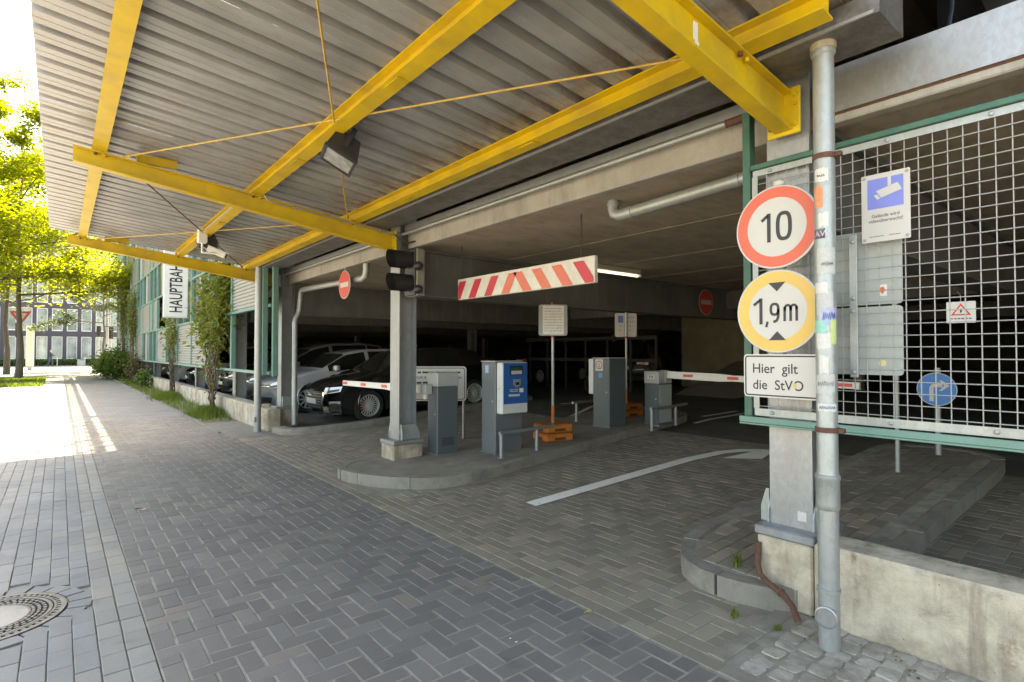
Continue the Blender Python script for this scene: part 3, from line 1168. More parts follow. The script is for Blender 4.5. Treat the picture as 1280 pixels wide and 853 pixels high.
# guard rail of the upper deck, right of the entrance
put('guard_rail', MB().box((3.50, -8.0, 2.905), (3.512, 1.37, 3.17)).box((3.513, -8.0, 2.905), (3.60, 1.37, 2.915)).box((3.513, -8.0, 3.16), (3.60, 1.37, 3.17)), MAT_GALV, gar)
put('rust_lip', MB().box((3.515, -8.0, 2.893), (3.598, 1.37, 2.904)), MAT_RUST, gar)
# flashing, conduit and cable along the slab edge
for y0, y1 in ((1.66, 6.44), (6.72, 11.36)):
    put('flashing', MB().box((3.46, y0, 3.065), (3.60, y1, 3.14)), MAT_STEELD, gar)
    put('conduit', MB().tube([(3.42, y0 + 0.1, 3.02), (3.42, y1 - 0.02, 3.02)], 0.02, 10), MAT_PIPE, gar, smooth=40)
put('flexible_hose', MB().tube([(3.42, 1.62 + 0.012 * k, 3.02) for k in range(26)], [0.024 + 0.004 * (k % 2) for k in range(26)], 10), MAT_RUST, gar, smooth=40)

# drain pipes under the slab
def pipe_joint(mb, p, d, r, l=0.05):
    p, d = Vector(p), Vector(d).normalized()
    mb.tube([p - d * l / 2, p + d * l / 2], r, 18)
dp = MB()
dp.tube([(3.9, 1.70, 2.80), (3.9, 3.15, 2.735), (3.9, 3.235, 2.735), (3.9, 3.285, 2.76), (3.9, 3.30, 2.81), (3.9, 3.30, 2.9)], 0.052, 16)
pipe_joint(dp, (3.9, 2.1, 2.781), (0, 1, -0.045), 0.057)
pipe_joint(dp, (3.9, 3.10, 2.737), (0, 1, -0.045), 0.057)
pipe_joint(dp, (3.9, 3.30, 2.84), (0, 0, 1), 0.058, 0.03)
put('drain_pipe', dp, MAT_PIPE, gar, smooth=40)
dp = MB()
dp.tube([(3.62, 7.95, 2.88), (3.62, 7.95, 2.74), (3.62, 7.98, 2.66), (3.62, 8.06, 2.635), (3.62, 10.75, 2.70), (3.62, 10.87, 2.69), (3.62, 10.93, 2.62), (3.60, 10.94, 2.30), (3.57, 10.94, 2.22), (3.53, 10.94, 2.14), (3.52, 10.94, 2.05), (3.52, 10.94, 0.1)], 0.05, 16)
for z in (2.52, 2.3, 2.06, 0.9, 0.3):
    pipe_joint(dp, (3.62 - (0.1 if z < 2.1 else 0.02 if z < 2.4 else 0), 10.94, z), (0, 0, 1), 0.056, 0.04)
pipe_joint(dp, (3.62, 8.2, 2.638), (0, 1, 0), 0.056)
put('drain_pipe', dp, MAT_PIPE, gar, smooth=40)
put('drain_pipe', MB().tube([(3.40, 15.05, 0.3), (3.40, 15.05, 2.86)], 0.06, 14), MAT_PIPE, gar, smooth=40)

# ramp and rails deep inside
MAT_BEIGE = concrete('beige interior wall', (0.26, 0.22, 0.15), (0.13, 0.11, 0.08), 0.3)
put('ramp_wall', MB().box((17.0, 7.4, fz(17) - 0.05), (17.2, 11.3, 2.87)), MAT_BEIGE, gar)
put('ramp', MB().add([(13.5, 7.5, 0.29), (16.9, 7.5, 1.2), (16.9, 9.2, 1.2), (13.5, 9.2, 0.29), (13.5, 7.5, 0.2), (16.9, 7.5, 0.2), (16.9, 9.2, 0.2), (13.5, 9.2, 0.2)], [(0, 1, 2, 3), (7, 6, 5, 4), (0, 4, 5, 1), (1, 5, 6, 2), (2, 6, 7, 3), (3, 7, 4, 0)]), MAT_BEIGE, gar, recalc=True)
for k in range(7):
    put('rail_post', MB().box((13.0, 9.45 + 0.9 * k, 0.2), (13.06, 9.51 + 0.9 * k, 1.9)), MAT_DARKIN, gar)
for z in (1.2, 1.86):
    put('rail', MB().box((12.93, 9.4, z), (12.99, 15.0, z + 0.1)), MAT_DARKIN, gar)

# ------------------------------------------------------------------ canopy over the pavement
can = root('canopy', (1.6, 6.5, 0), 'corrugated metal canopy on yellow steel beams over the pavement', 'canopy')
def zb(x):
    return 3.035 + (3.33 - x) * 0.115          # top of the cantilever beams
XE = -0.16
CY0, CY1 = 0.95, 11.9


def cantilever(y):
    xs = (3.315, 0.07)
    t = [(xs[0], zb(xs[0])), (xs[1], zb(xs[1]))]
    bt = [(xs[0], 2.806), (xs[1], 3.262)]
    mb = MB()
    def plate(p, q, th, w, side):
        (x0, z0), (x1, z1) = p, q
        d = th * side
        mb.add([(x0, y - w, z0), (x1, y - w, z1), (x1, y + w, z1), (x0, y + w, z0), (x0, y - w, z0 + d), (x1, y - w, z1 + d), (x1, y + w, z1 + d), (x0, y + w, z0 + d)],
               [(0, 1, 2, 3), (7, 6, 5, 4), (0, 4, 5, 1), (1, 5, 6, 2), (2, 6, 7, 3), (3, 7, 4, 0)])
    plate(t[0], t[1], 0.013, 0.05, -1)
    plate(bt[0], bt[1], 0.013, 0.05, 1)
    tw = 0.006
    a = [(t[0][0], y - tw, t[0][1] - 0.013), (t[1][0], y - tw, t[1][1] - 0.013), (bt[1][0], y - tw, bt[1][1] + 0.013), (bt[0][0], y - tw, bt[0][1] + 0.013)]
    b = [(p[0], y + tw, p[2]) for p in a]
    mb.add(a + b, [(0, 1, 2, 3), (7, 6, 5, 4), (0, 4, 5, 1), (1, 5, 6, 2), (2, 6, 7, 3), (3, 7, 4, 0)])
    o = put('cantilever_beam', mb, MAT_YEL, can, recalc=True)
    pl = put('end_plate', MB().cbox((3.316, y - 0.095, 2.785), (3.336, y + 0.095, 3.06), 0.004), MAT_YEL, o)
    put('bracket', MB().box((3.337, y - 0.07, 2.80), (3.398, y + 0.07, 3.04)), MAT_STEELD, o)
    for dy in (-0.07, 0.07):
        for z in (2.84, 2.96, 3.01):
            put('bolt', MB().lathe([(0.014, 0), (0.014, 0.012), (0.008, 0.013), (0.008, 0.024)], 8, Matrix.Translation((3.315, y + dy, z)) @ Matrix.Rotation(R(-90), 4, 'Y')), MAT_RUST if dy > 0 else MAT_YEL, o, smooth=30)
    # clip that holds the tie rod
    put('clip', MB().box((0.56, y - 0.02, zb(0.56) + 0.004), (0.90, y + 0.02, zb(0.56) + 0.085)), MAT_YEL, o)
    return o


beams = [cantilever(y) for y in (1.5, 6.5, 11.5)]
for x in (0.27, 1.66, 2.80):
    z = zb(x) + 0.061
    put('purlin', MB().ibeam((x, CY0 + 0.1, z), (x, CY1 - 0.05, z), 0.118, 0.115, 0.008, 0.011, up=(0.115, 0, 1)), MAT_YEL, can)

for x in (0.27, 1.66, 2.80):
    for y in (1.5, 6.5, 11.5):
        for dx in (-0.035, 0.035):
            for dy in (-0.03, 0.03):
                put('bolt', MB().lathe([(0.013, -0.036), (0.013, -0.013)], 6, Matrix.Translation((x + dx, y + dy, zb(x + dx)))), MAT_RUST if dx < 0 else MAT_YEL, can)
for y in (3.2, 5.1, 8.2, 9.9):                      # splice plates of the purlins
    for x in (1.66, 2.80):
        put('splice_plate', MB().box((x - 0.045, y - 0.09, zb(x) - 0.0075), (x + 0.045, y + 0.09, zb(x) - 0.0012)), MAT_YEL, can)

# corrugated sheets, laid as separate lengths side by side
def sheet_mat():
    m, nt, b, out = nodes_of('corrugated zinc sheet')
    n1 = noise(nt, 2.0, 5, 0.6)
    n2 = noise(nt, 7.0, 6, 0.7, stretch=(0.35, 1, 1))
    c = ramp(nt, n1, [(0.3, (0.30, 0.30, 0.31)), (0.7, (0.42, 0.425, 0.44))])
    c = mix(nt, ramp(nt, n2, [(0.52, (0, 0, 0)), (0.75, (0.6,) * 3)]), c, (0.33, 0.29, 0.23))
    sp = ramp(nt, noise(nt, 130, 2, 0.5), [(0.66, (0, 0, 0)), (0.72, (0.5,) * 3)])
    c = mix(nt, sp, c, (0.7, 0.7, 0.68))
    # brown run-off next to the wall side purlin
    sx = nt.nodes.new('ShaderNodeSeparateXYZ')
    nt.links.new(position(nt), sx.inputs[0])
    near = val(nt, val(nt, sx.outputs[0], 'SUBTRACT', 2.25), 'MULTIPLY', 2.2, True)
    st = val(nt, near, 'MULTIPLY', ramp(nt, noise(nt, 4.5, 6, 0.75), [(0.42, (0, 0, 0)), (0.62, (0.9,) * 3)]))
    c = mix(nt, st, c, (0.22, 0.155, 0.085))
    nt.links.new(c, b.inputs['Base Color'])
    b.inputs['Metallic'].default_value = 0.42
    rr = val(nt, val(nt, n1, 'MULTIPLY', 0.3), 'ADD', 0.27, True)
    nt.links.new(rr, b.inputs['Roughness'])
    bumpn(nt, b, noise(nt, 40, 3, 0.5), 0.08, 0.01)
    return m


MAT_SHEET = sheet_mat()
PITCH_R = 0.2433
prof = [(0.0, 0.0), (0.074, 0.0), (0.077, 0.004), (0.086, 0.004), (0.089, 0.0), (0.160, 0.0), (0.172, 0.06), (0.2313, 0.06)]
def corrugated(y0, nrib, xa, xb, lift):
    vs, fs = [], []
    line = []
    for k in range(nrib):
        line += [(y0 + k * PITCH_R + a, h) for a, h in prof]
    line.append((y0 + nrib * PITCH_R, 0.0))
    nx = 8
    for i in range(nx + 1):
        x = xa + (xb - xa) * i / nx
        for yv, h in line:
            vs.append((x, yv, zb(x) + 0.1215 + lift + h))
    n = len(line)
    for i in range(nx):
        for j in range(n - 1):
            fs.append((i * n + j, i * n + j + 1, (i + 1) * n + j + 1, (i + 1) * n + j))
    # thickness: an upper skin
    m = len(vs)
    vs += [(x, y, z + 0.0015) for x, y, z in vs]
    fs += [tuple(i + m for i in f)[::-1] for f in fs]
    return MB().add(vs, fs)
for s in range(9):
    put('roof_sheet', corrugated(CY0 + s * 5 * PITCH_R, 5, XE, 3.12, 0.002 * (s % 2)), MAT_SHEET, can)

# gutter behind the roof edge
g = MB()
g.box((2.93, 0.88, 3.085), (3.27, 11.95, 3.093))
g.box((2.93, 0.88, 3.094), (2.938, 11.95, 3.19))
g.box((3.262, 0.88, 3.094), (3.27, 11.95, 3.30))
g.box((2.939, 0.88, 3.094), (3.261, 0.888, 3.27))
put('gutter', g, surf('dark gutter zinc', (0.20, 0.195, 0.185), 0.55, 0.5, var=0.3, scale=40, dirt=(0.07, 0.06, 0.05), dirt_amt=0.7, dscale=6), can)
put('gutter_lip', MB().box((2.915, 0.9, 3.083), (2.929, 11.9, 3.10)), MAT_GALV, can)

# tie rods
MAT_ROD = surf('old yellow rod', (0.55, 0.37, 0.08), 0.5, var=0.2, scale=30, dirt=(0.2, 0.11, 0.05), dirt_amt=0.5, dscale=10)
def rod(p, q, dark=False):
    mb = MB().tube([p, q], 0.0075, 8)
    d = (Vector(q) - Vector(p)).normalized()
    for e, s in ((p, 1), (q, -1)):
        c = Vector(e) + d * s * 0.07
        mb.tube([c - d * 0.05, c - d * 0.03, c + d * 0.03, c + d * 0.05], [0.008, 0.016, 0.016, 0.008], 8)
    put('tie_rod', mb, MAT_RUST if dark else MAT_ROD, can, smooth=40)
def bz(x):
    return zb(x) + 0.012
for (ya, yb) in ((6.46, 1.56), (11.46, 6.56)):
    rod((0.45, ya, bz(0.45)), (2.74, yb, bz(2.74)))
    rod((2.70, ya, bz(2.70)), (0.42, yb, bz(0.42)), dark=(ya > 7))
# small conduit along the middle beam and wire clips
cd = MB().tube([(1.72, 6.43, zb(1.72) + 0.02), (1.76, 6.42, zb(1.8) - 0.03), (1.86, 6.415, zb(1.86) - 0.05), (2.2, 6.415, zb(2.2) - 0.035), (3.2, 6.415, zb(3.2) - 0.035), (3.32, 6.40, 2.98)], 0.009, 8)
for x in (2.05, 2.6, 3.1):
    cd.cbox((x - 0.012, 6.402, zb(x) - 0.055), (x + 0.012, 6.43, zb(x) - 0.018), 0.003)
put('cable_conduit', cd, MAT_PIPE, can, smooth=40)
cd = MB().tube([(1.60, 6.62, zb(1.6) + 0.03), (1.60, 9.1, zb(1.6) + 0.03)], 0.010, 8)
put('cable_conduit', cd, MAT_PIPE, can, smooth=40)
cab = MB().tube([(3.30, 6.40, 3.0), (3.36, 6.36, 2.93), (3.45, 6.30, 2.90), (3.55, 6.25, 2.93), (3.60, 6.22, 3.02)], 0.011, 8)
put('cable', cab, MAT_BLACK, can, smooth=40)

# paper scraps of an old sticker on the near beam
put('sticker_remnant', MB().box((2.36, 1.4925, 3.02), (2.40, 1.4935, 3.11)).box((2.375, 1.4925, 2.985), (2.41, 1.4935, 3.019)), flat('torn white sticker', (0.75, 0.73, 0.72), 0.6), beams[0])


# floodlights
def floodlight(x, y, label):
    r = root('floodlight', (x, y, zb(x)), label, 'lamp', 'floodlights under the canopy')
    z = zb(x) - 0.02
    T = Matrix.Translation((x + 0.05, y, z - 0.06)) @ Matrix.Rotation(R(-14), 4, 'Z') @ Matrix.Rotation(R(28), 4, 'Y')
    body = MB()
    w, d, h = 0.11, 0.16, 0.15
    body.add([(-w, -d, h / 2), (w * 0.8, -d, h / 2), (w * 0.8, d, h / 2), (-w, d, h / 2), (-w * 1.15, -d * 1.08, -h / 2), (w * 1.25, -d * 1.08, -h / 2), (w * 1.25, d * 1.08, -h / 2), (-w * 1.15, d * 1.08, -h / 2)],
             [(4, 5, 6, 7)[::-1], (0, 1, 2, 3), (0, 4, 5, 1), (1, 5, 6, 2), (2, 6, 7, 3), (3, 7, 4, 0)], T)
    for k in range(9):
        yk = -d * 0.9 + k * d * 0.225
        body.box((-w * 1.0, yk, h / 2 - 0.004), (w * 0.75, yk + 0.008, h / 2 + 0.014), T)
    put('housing', body, MAT_BLACK, r, recalc=True)
    fr = MB()
    for a, b in (((-0.135, -0.18), (-0.113, 0.18)), ((0.118, -0.18), (0.142, 0.18)), ((-0.112, -0.18), (0.117, -0.158)), ((-0.112, 0.158), (0.117, 0.18))):
        fr.box((a[0], a[1], -h / 2 - 0.028), (b[0], b[1], -h / 2 - 0.001), T)
    put('bezel', fr, MAT_BLACK, r)
    put('lens', MB().box((-0.112, -0.157, -h / 2 - 0.015), (0.117, 0.157, -h / 2 - 0.010), T), surf('lamp lens', (0.30, 0.31, 0.30), 0.15, var=0.4, scale=12, spec=0.6), r)
    br = MB()
    for s in (-1, 1):
        br.box((-0.02, s * 0.19 - 0.004, -0.03), (0.02, s * 0.19 + 0.004, 0.13), T)
    br.box((-0.02, -0.194, 0.131), (0.02, 0.194, 0.139), T)
    put('bracket', br, MAT_BLACK, r)
    return r


floodlight(1.72, 4.34, 'black floodlight under the middle yellow purlin, nearer of two')
floodlight(1.70, 9.42, 'black floodlight above the white surveillance camera, farther of two')

# surveillance camera on its bracket
cc = root('surveillance_camera', (1.72, 9.15, 3.2), 'white surveillance camera on a bracket under the far floodlight', 'camera')
put('mount_pole', MB().tube([(1.60, 9.15, 3.30), (1.60, 9.15, 2.96), (1.76, 9.12, 2.96)], 0.018, 10), flat('white bracket paint', (0.7, 0.7, 0.68), 0.5), cc, smooth=40)
put('junction_box', MB().cbox((1.54, 9.08, 3.10), (1.66, 9.22, 3.30), 0.01), flat('white bracket paint', (0.7, 0.7, 0.68), 0.5), cc)
T = Matrix.Translation((1.80, 9.18, 2.99)) @ Matrix.Scale(0.82, 4) @ Matrix.Rotation(R(-20), 4, 'Z') @ Matrix.Rotation(R(22), 4, 'Y')
put('camera_body', MB().cbox((-0.16, -0.06, -0.05), (0.16, 0.06, 0.05), 0.012, T).box((-0.17, -0.068, 0.052), (0.2, 0.068, 0.06), T), flat('white camera shell', (0.72, 0.72, 0.7), 0.45), cc)
put('camera_lens', MB().cbox((0.161, -0.05, -0.04), (0.166, 0.05, 0.04), 0.002, T), MAT_BLACK, cc)

# ------------------------------------------------------------------ the screen in front of the decks, left of the entrance
scr = root('facade_screen', (2.98, 28, 1.1), 'green steel facade grid with grey louvre panels along the left side of the garage', 'facade')
ZR = [1.10, 2.36, 3.62, 4.93, 6.20, 7.30]
YP = [11.0 + 2.45 * k for k in range(15)]
FX = 2.98
MAT_LOUV = surf('grey louvre metal', (0.28, 0.28, 0.265), 0.5, 0.25, var=0.12, scale=3, dirt=(0.3, 0.29, 0.25), dirt_amt=0.5, dscale=1.2, each=0.12)
MAT_PANE = flat('dark window glass', (0.022, 0.025, 0.026), 0.12, spec=0.35)
MAT_CREAM = flat('cream mullion paint', (0.55, 0.53, 0.46), 0.5)
post = MB().cbox((-0.05, -0.045, 0), (0.05, 0.045, ZR[-1] - 1.06), 0.008).mesh('post')
post.materials.append(MAT_GREEN)
for yv in YP:
    inst('post', post, (FX, yv, 1.06), scr)
top0 = MB().cbox((-0.05, -0.045, 0), (0.05, 0.045, ZR[-1] - 3.7), 0.008).mesh('post')
top0.materials.append(MAT_GREEN)
for k in range(1, 8):
    inst('post', top0, (FX, 11.0 - 2.45 * k, 3.7), scr)
rail = MB().cbox((-0.04, -1.178, -0.03), (0.04, 1.178, 0.03), 0.006).mesh('rail')
rail.materials.append(MAT_GREEN)
# one corrugated louvre panel, horizontal ribs
def louvre(w, h, pitch=0.075):
    n = int(h / pitch)
    vs, fs = [], []
    line = []
    for k in range(n):
        line += [(0.0, k * pitch), (0.0, k * pitch + 0.012), (-0.022, k * pitch + 0.028), (-0.022, k * pitch + pitch * 0.85)]
    line.append((0.0, n * pitch))
    for yv in (-w / 2, w / 2):
        vs += [(x, yv, z) for x, z in line]
    m = len(line)
    fs = [(j, m + j, m + j + 1, j + 1) for j in range(m - 1)]
    q = len(vs)
    vs += [(0.006, yv, z) for yv in (-w / 2, w / 2) for z in (0, h)]
    fs.append((q, q + 1, q + 3, q + 2))
    me = MB().add(vs, fs).mesh('louvre_panel')
    me.materials.append(MAT_LOUV)
    return me
LP = [louvre(2.34, ZR[i + 1] - ZR[i] - 0.07) for i in range(5)]
PN = []
for i in range(5):
    me = MB().box((-0.004, -0.565, 0), (0.004, 0.565, ZR[i + 1] - ZR[i] - 0.07)).mesh('pane')
    me.materials.append(MAT_PANE)
    PN.append(me)
mull = MB().box((-0.03, -0.028, 0), (0.03, 0.028, 1.25)).mesh('mullion')
mull.materials.append(MAT_CREAM)
mulg = MB().box((-0.045, -0.03, 0), (0.045, 0.03, 1.25)).mesh('mullion')
mulg.materials.append(MAT_GREEN)
plan = {0: 'ooppwpwwpwpwpww', 1: 'powwwopppwpwppw', 2: 'wpwpowwwwpwpwwp', 3: 'pwpwppppwpwppwp', 4: 'wpwwpwpwpwpwpwp'}
rf = random.Random(5)
for i in range(5):
    for k in range(-7, 14):
        yc = 11.0 + 2.45 * (k + 0.5)
        if k < 0 and i < 2:
            continue
        inst('rail', rail, (FX, yc, ZR[i]), scr)
        if i == 4:
            inst('rail', rail, (FX, yc, ZR[5]), scr)
        c = plan[i][k] if k >= 0 else rf.choice('ppw')
        z = ZR[i] + 0.035
        if c == 'p':
            inst('louvre_panel', LP[i], (FX + 0.0, yc, z), scr)
            if k > 5 and (k + i) % 2:
                inst('mullion', mulg, (FX - 0.03, yc, z), scr)
        elif c == 'w':
            for s in (-1, 1):
                inst('pane', PN[i], (FX + 0.02, yc + s * 0.594, z), scr)
            inst('mullion', mull if (k + i) % 2 else mulg, (FX, yc, z), scr)
# corner frame beside the exit lane
put('corner_post', MB().cbox((3.05, 10.72, 1.04), (3.15, 10.80, 3.15), 0.006), MAT_GREEN, scr)
put('corner_rail', MB().cbox((3.00, 10.81, 1.07), (3.08, 10.95, 1.13), 0.005), MAT_GREEN, scr)
put('corner_rail', MB().cbox((3.02, 10.81, 2.34), (3.07, 10.95, 2.40), 0.005), MAT_GREEN, scr)
# open railing on the roof deck: its bars and posts draw the striped sunlight on the pavement
for k in range(-7, 14):
    yc = 11.0 + 2.45 * (k + 0.5)
    for z0, z1 in ((7.78, 8.26), (8.48, 8.56), (8.80, 9.0)):
        inst_me = MB().box((-0.02, -1.225, z0), (0.02, 1.225, z1)).mesh('roof_rail')
        inst_me.materials.append(MAT_GREEN)
        inst('roof_rail', inst_me, (FX + 0.001 * (k % 2), yc, 0), scr)
    for dy, w in ((-1.225, 0.10), (-0.75, 0.03), (0.0, 0.06), (0.55, 0.025)):
        ht = 9.0 if dy != -1.225 or k % 2 else 10.2 + 0.5 * (k % 3)
        me = MB().box((0.03, -w / 2, 7.21), (0.09, w / 2, ht)).mesh('roof_post')
        me.materials.append(MAT_GREEN)
        inst('roof_post', me, (FX, yc + dy, 0), scr)

# vertical name sign on the facade
ns = root('name_sign', (2.61, 18.8, 2.55), 'tall white projecting sign with black vertical lettering on the facade', 'sign')
put('box', MB().cbox((2.30, 18.74, 2.52), (2.92, 18.86, 6.2), 0.012), surf('white sign box', (0.70, 0.69, 0.64), 0.5, var=0.05, scale=3, dirt=(0.5, 0.47, 0.38), dirt_amt=0.3), ns)
vs, fs = text_mesh('HAUPTBAHNHOF', 0.46, 0.60, 0.006, 'LEFT')
put('lettering', MB().add(vs, fs, plane_matrix((2.61, 18.735, 2.66), (0, 0, 1), (-1, 0, 0))), flat('black sign print', (0.02, 0.02, 0.022), 0.5), ns)
put('trim', MB().box((2.29, 18.73, 2.50), (2.93, 18.87, 2.519)), MAT_CREAM, ns)
for z in (2.9, 4.6):
    put('bracket', MB().box((2.921, 18.78, z), (2.94, 18.82, z + 0.06)), MAT_STEELD, ns)

# downpipe in front of the left facade
dpl = root('downpipe', (2.88, 11.05, 0), 'galvanised downpipe with inspection cap left of the exit lane', 'pipe')
t = MB().tube([(2.88, 11.05, -0.02), (2.88, 11.05, 3.09)], 0.062, 20)
for z in (0.5, 1.05, 1.7, 2.4):
    pipe_joint(t, (2.88, 11.05, z), (0, 0, 1), 0.067, 0.05)
put('tube', t, MAT_PIPE, dpl, smooth=40)
put('inspection_cap', MB().lathe([(0.05, 0), (0.05, 0.02), (0.0, 0.024)], 20, Matrix.Translation((2.83, 11.02, 0.24)) @ Matrix.Rotation(R(-90), 4, 'Y')), MAT_PIPE, dpl, smooth=40)
put('wall_clamp', MB().box((2.94, 11.04, 0.52), (3.06, 11.06, 0.54)), MAT_RUST, dpl)

# ------------------------------------------------------------------ wire mesh screen right of the entrance
def ribbon(mb, pts, w, m, closed=False):
    """flat stroke of width w along 2D points"""
    P = [Vector(p) for p in pts]
    n = len(P)
    l, r = [], []
    for i in range(n):
        a = P[(i - 1) % n] if (closed or i > 0) else P[i]
        b = P[(i + 1) % n] if (closed or i < n - 1) else P[i]
        d0 = (P[i] - a).normalized() if (P[i] - a).length > 1e-9 else (b - P[i]).normalized()
        d1 = (b - P[i]).normalized() if (b - P[i]).length > 1e-9 else d0
        t = (d0 + d1).normalized()
        nn = Vector((-t.y, t.x))
        k = min(2.0, 1.0 / max(0.4, nn.dot(Vector((-d1.y, d1.x)))))
        l.append(P[i] + nn * w / 2 * k)
        r.append(P[i] - nn * w / 2 * k)
    vs = [(p.x, p.y, 0) for p in l] + [(p.x, p.y, 0) for p in r]
    fs = [(i, n + i, n + (i + 1) % n, (i + 1) % n) for i in range(n if closed else n - 1)]
    mb.add(vs, fs, m)


def arc(cx, cy, rx, ry, a0, a1, n=14, p=2.4):
    out = []
    for k in range(n + 1):
        a = R(a0 + (a1 - a0) * k / n)
        c, s = math.cos(a), math.sin(a)
        out.append((cx + rx * math.copysign(abs(c) ** (2 / p), c), cy + ry * math.copysign(abs(s) ** (2 / p), s)))
    return out


MX = 3.37
scn = root('mesh_screen', (MX, 0.5, 1.05), 'galvanised wire mesh screen in a dark green frame right of the entrance', 'screen')
put('frame_post', MB().cbox((MX - 0.02, 1.725, 1.06), (MX + 0.05, 1.775, 3.02), 0.004), MAT_DGREEN, scn)
put('frame_rail', MB().cbox((MX - 0.03, -0.9, 2.635), (MX + 0.03, 1.72, 2.668), 0.004), MAT_DGREEN, scn)
put('frame_rail', MB().cbox((MX - 0.055, -0.9, 1.05), (MX + 0.045, 1.79, 1.062), 0.003).cbox((MX - 0.055, -0.9, 1.063), (MX - 0.043, 1.79, 1.10), 0.003), MAT_GREEN, scn)
put('frame_post', MB().cbox((MX - 0.02, -0.95, 1.06), (MX + 0.05, -0.90, 3.3), 0.004), MAT_DGREEN, scn)
for z0, z1 in ((1.105, 1.150), (2.595, 2.632)):
    put('mesh_edge', MB().box((MX - 0.014, -0.89, z0), (MX - 0.008, 1.71, z1)), MAT_PIPE, scn)
put('mesh_edge', MB().box((MX - 0.014, 1.68, 1.151), (MX - 0.008, 1.715, 2.594)), MAT_PIPE, scn)
bolt = MB().lathe([(0.011, 0), (0.011, 0.006), (0.006, 0.010), (0.0, 0.011)], 10).mesh('bolt')
bolt.materials.append(MAT_PIPE)
for z in (1.128, 2.613):
    for y in (1.6, 0.98, 0.56, -0.2):
        inst('bolt', bolt, (MX - 0.015, y, z), scn, rot=(0, R(-90), 0))
wz = MB().tube([(0, 0, 1.12), (0, 0, 2.62)], 0.0029, 6, False).mesh('wire')
wz.materials.append(MAT_WIRE)
for k in range(43):
    inst('wire', wz, (MX, 1.69 - 0.06 * k, 0), scn)
wy = MB().tube([(0, -0.89, 0), (0, 1.71, 0)], 0.0029, 6, False).mesh('wire')
wy.materials.append(MAT_WIRE)
for k in range(25):
    inst('wire', wy, (MX - 0.0062, 0, 1.165 + 0.06 * k), scn)

# plates hung behind the mesh on a flat bar
MAT_GPLATE = surf('pale grey plate', (0.40, 0.43, 0.41), 0.55, var=0.06, scale=4, dirt=(0.30, 0.30, 0.27), dirt_amt=0.3, dscale=3)
gp = root('notice_plates', (3.42, 1.17, 1.37), 'pale grey backs of two notice plates behind the wire mesh beside the pipe', 'plate')
for z0, z1 in ((1.755, 2.16), (1.375, 1.745)):
    put('plate', MB().prism(round_rect(0.46, z1 - z0, 0.02), -0.002, 0.002, plane_matrix((3.41, 1.165, (z0 + z1) / 2), (0, -1, 0), (0, 0, 1))), MAT_GPLATE, gp)
put('flat_bar', MB().cbox((MX - 0.025, 1.128, 1.36), (MX - 0.013, 1.166, 2.14), 0.002), MAT_PIPE, gp)
for z in (2.10, 1.79, 1.72, 1.39):
    inst('bolt', bolt, (MX - 0.026, 1.147, z), gp, rot=(0, R(-90), 0))
put('sticker', MB().prism(circle(0.018, 20), 0, 0.001, plane_matrix((3.4065, 1.03, 1.44), (0, -1, 0), (0, 0, 1))), flat('cream sticker', (0.7, 0.62, 0.3), 0.5), gp)
put('sticker', MB().prism([(-0.02, -0.03), (0.02, -0.03), (0.02, 0.03), (-0.02, 0.03)], 0, 0.001, plane_matrix((3.4065, 1.025, 1.83), (0, -1, 0), (0, 0, 1))), flat('white sticker', (0.72, 0.7, 0.68), 0.5), gp)
put('sticker_mark', MB().prism([(-0.012, -0.005), (0.0, -0.02), (0.012, 0.0), (0.004, 0.02), (-0.01, 0.015)], 0, 0.001, plane_matrix((3.405, 1.025, 1.83), (0, -1, 0), (0, 0, 1))), flat('orange sticker', (0.75, 0.16, 0.05), 0.5), gp)

MAT_WHITE = surf('white sign face', (0.50, 0.487, 0.455), 0.4, var=0.04, scale=5, dirt=(0.55, 0.53, 0.48), dirt_amt=0.35, dscale=6)
MAT_PRINT = flat('black print', (0.018, 0.018, 0.02), 0.45)
MAT_GREYP = flat('grey print', (0.30, 0.30, 0.30), 0.5)
MAT_BLUE = flat('blue sign face', (0.10, 0.14, 0.52), 0.4)
MAT_ALU = galvanised('sign edge aluminium', (0.5, 0.5, 0.5), 0.4, 0.7, 80, 0.1)

# camera notice
M1 = plane_matrix((3.352, 0.992, 2.265), (0, -1, 0), (0, 0, 1))
cn = root('camera_notice', (3.35, 0.992, 2.08), 'white and blue video surveillance notice fixed to the wire mesh', 'sign')
put('plate', MB().prism(round_rect(0.222, 0.362, 0.006), -0.003, 0.0, M1), MAT_WHITE, cn)
put('blue_field', MB().add([(-0.082, -0.005, 0.001), (0.082, -0.005, 0.001), (0.082, 0.155, 0.001), (-0.082, 0.155, 0.001)], [(0, 1, 2, 3)], M1), surf('faded blue print', (0.17, 0.21, 0.58), 0.45, var=0.06, scale=8), cn)
pic = MB()
pic.add([(0.012, 0.155, 0.002), (0.028, 0.155, 0.002), (0.028, 0.105, 0.002), (0.012, 0.105, 0.002)][::-1], [(0, 1, 2, 3)], M1)
Rm = M1 @ Matrix.Translation((0.024, 0.085, 0.002)) @ Matrix.Rotation(R(16), 4, 'Z')
pic.add([(-0.05, -0.022, 0), (0.048, -0.022, 0), (0.04, 0.022, 0), (-0.062, 0.022, 0)], [(0, 1, 2, 3)], Rm)
pic.add([(-0.07, -0.024, 0), (-0.054, -0.024, 0), (-0.062, 0.004, 0), (-0.078, 0.004, 0)], [(0, 1, 2, 3)], Rm)
put('pictogram', pic, MAT_WHITE, cn)
txt = MB()
for s, z, sz in (('Gelände wird', -0.043, 0.026), ('videoüberwacht!', -0.069, 0.026)):
    v, f = text_mesh(s, sz, 0.9, 0.0003)
    txt.add(v, f, M1 @ Matrix.Translation((0, z, 0.001)))
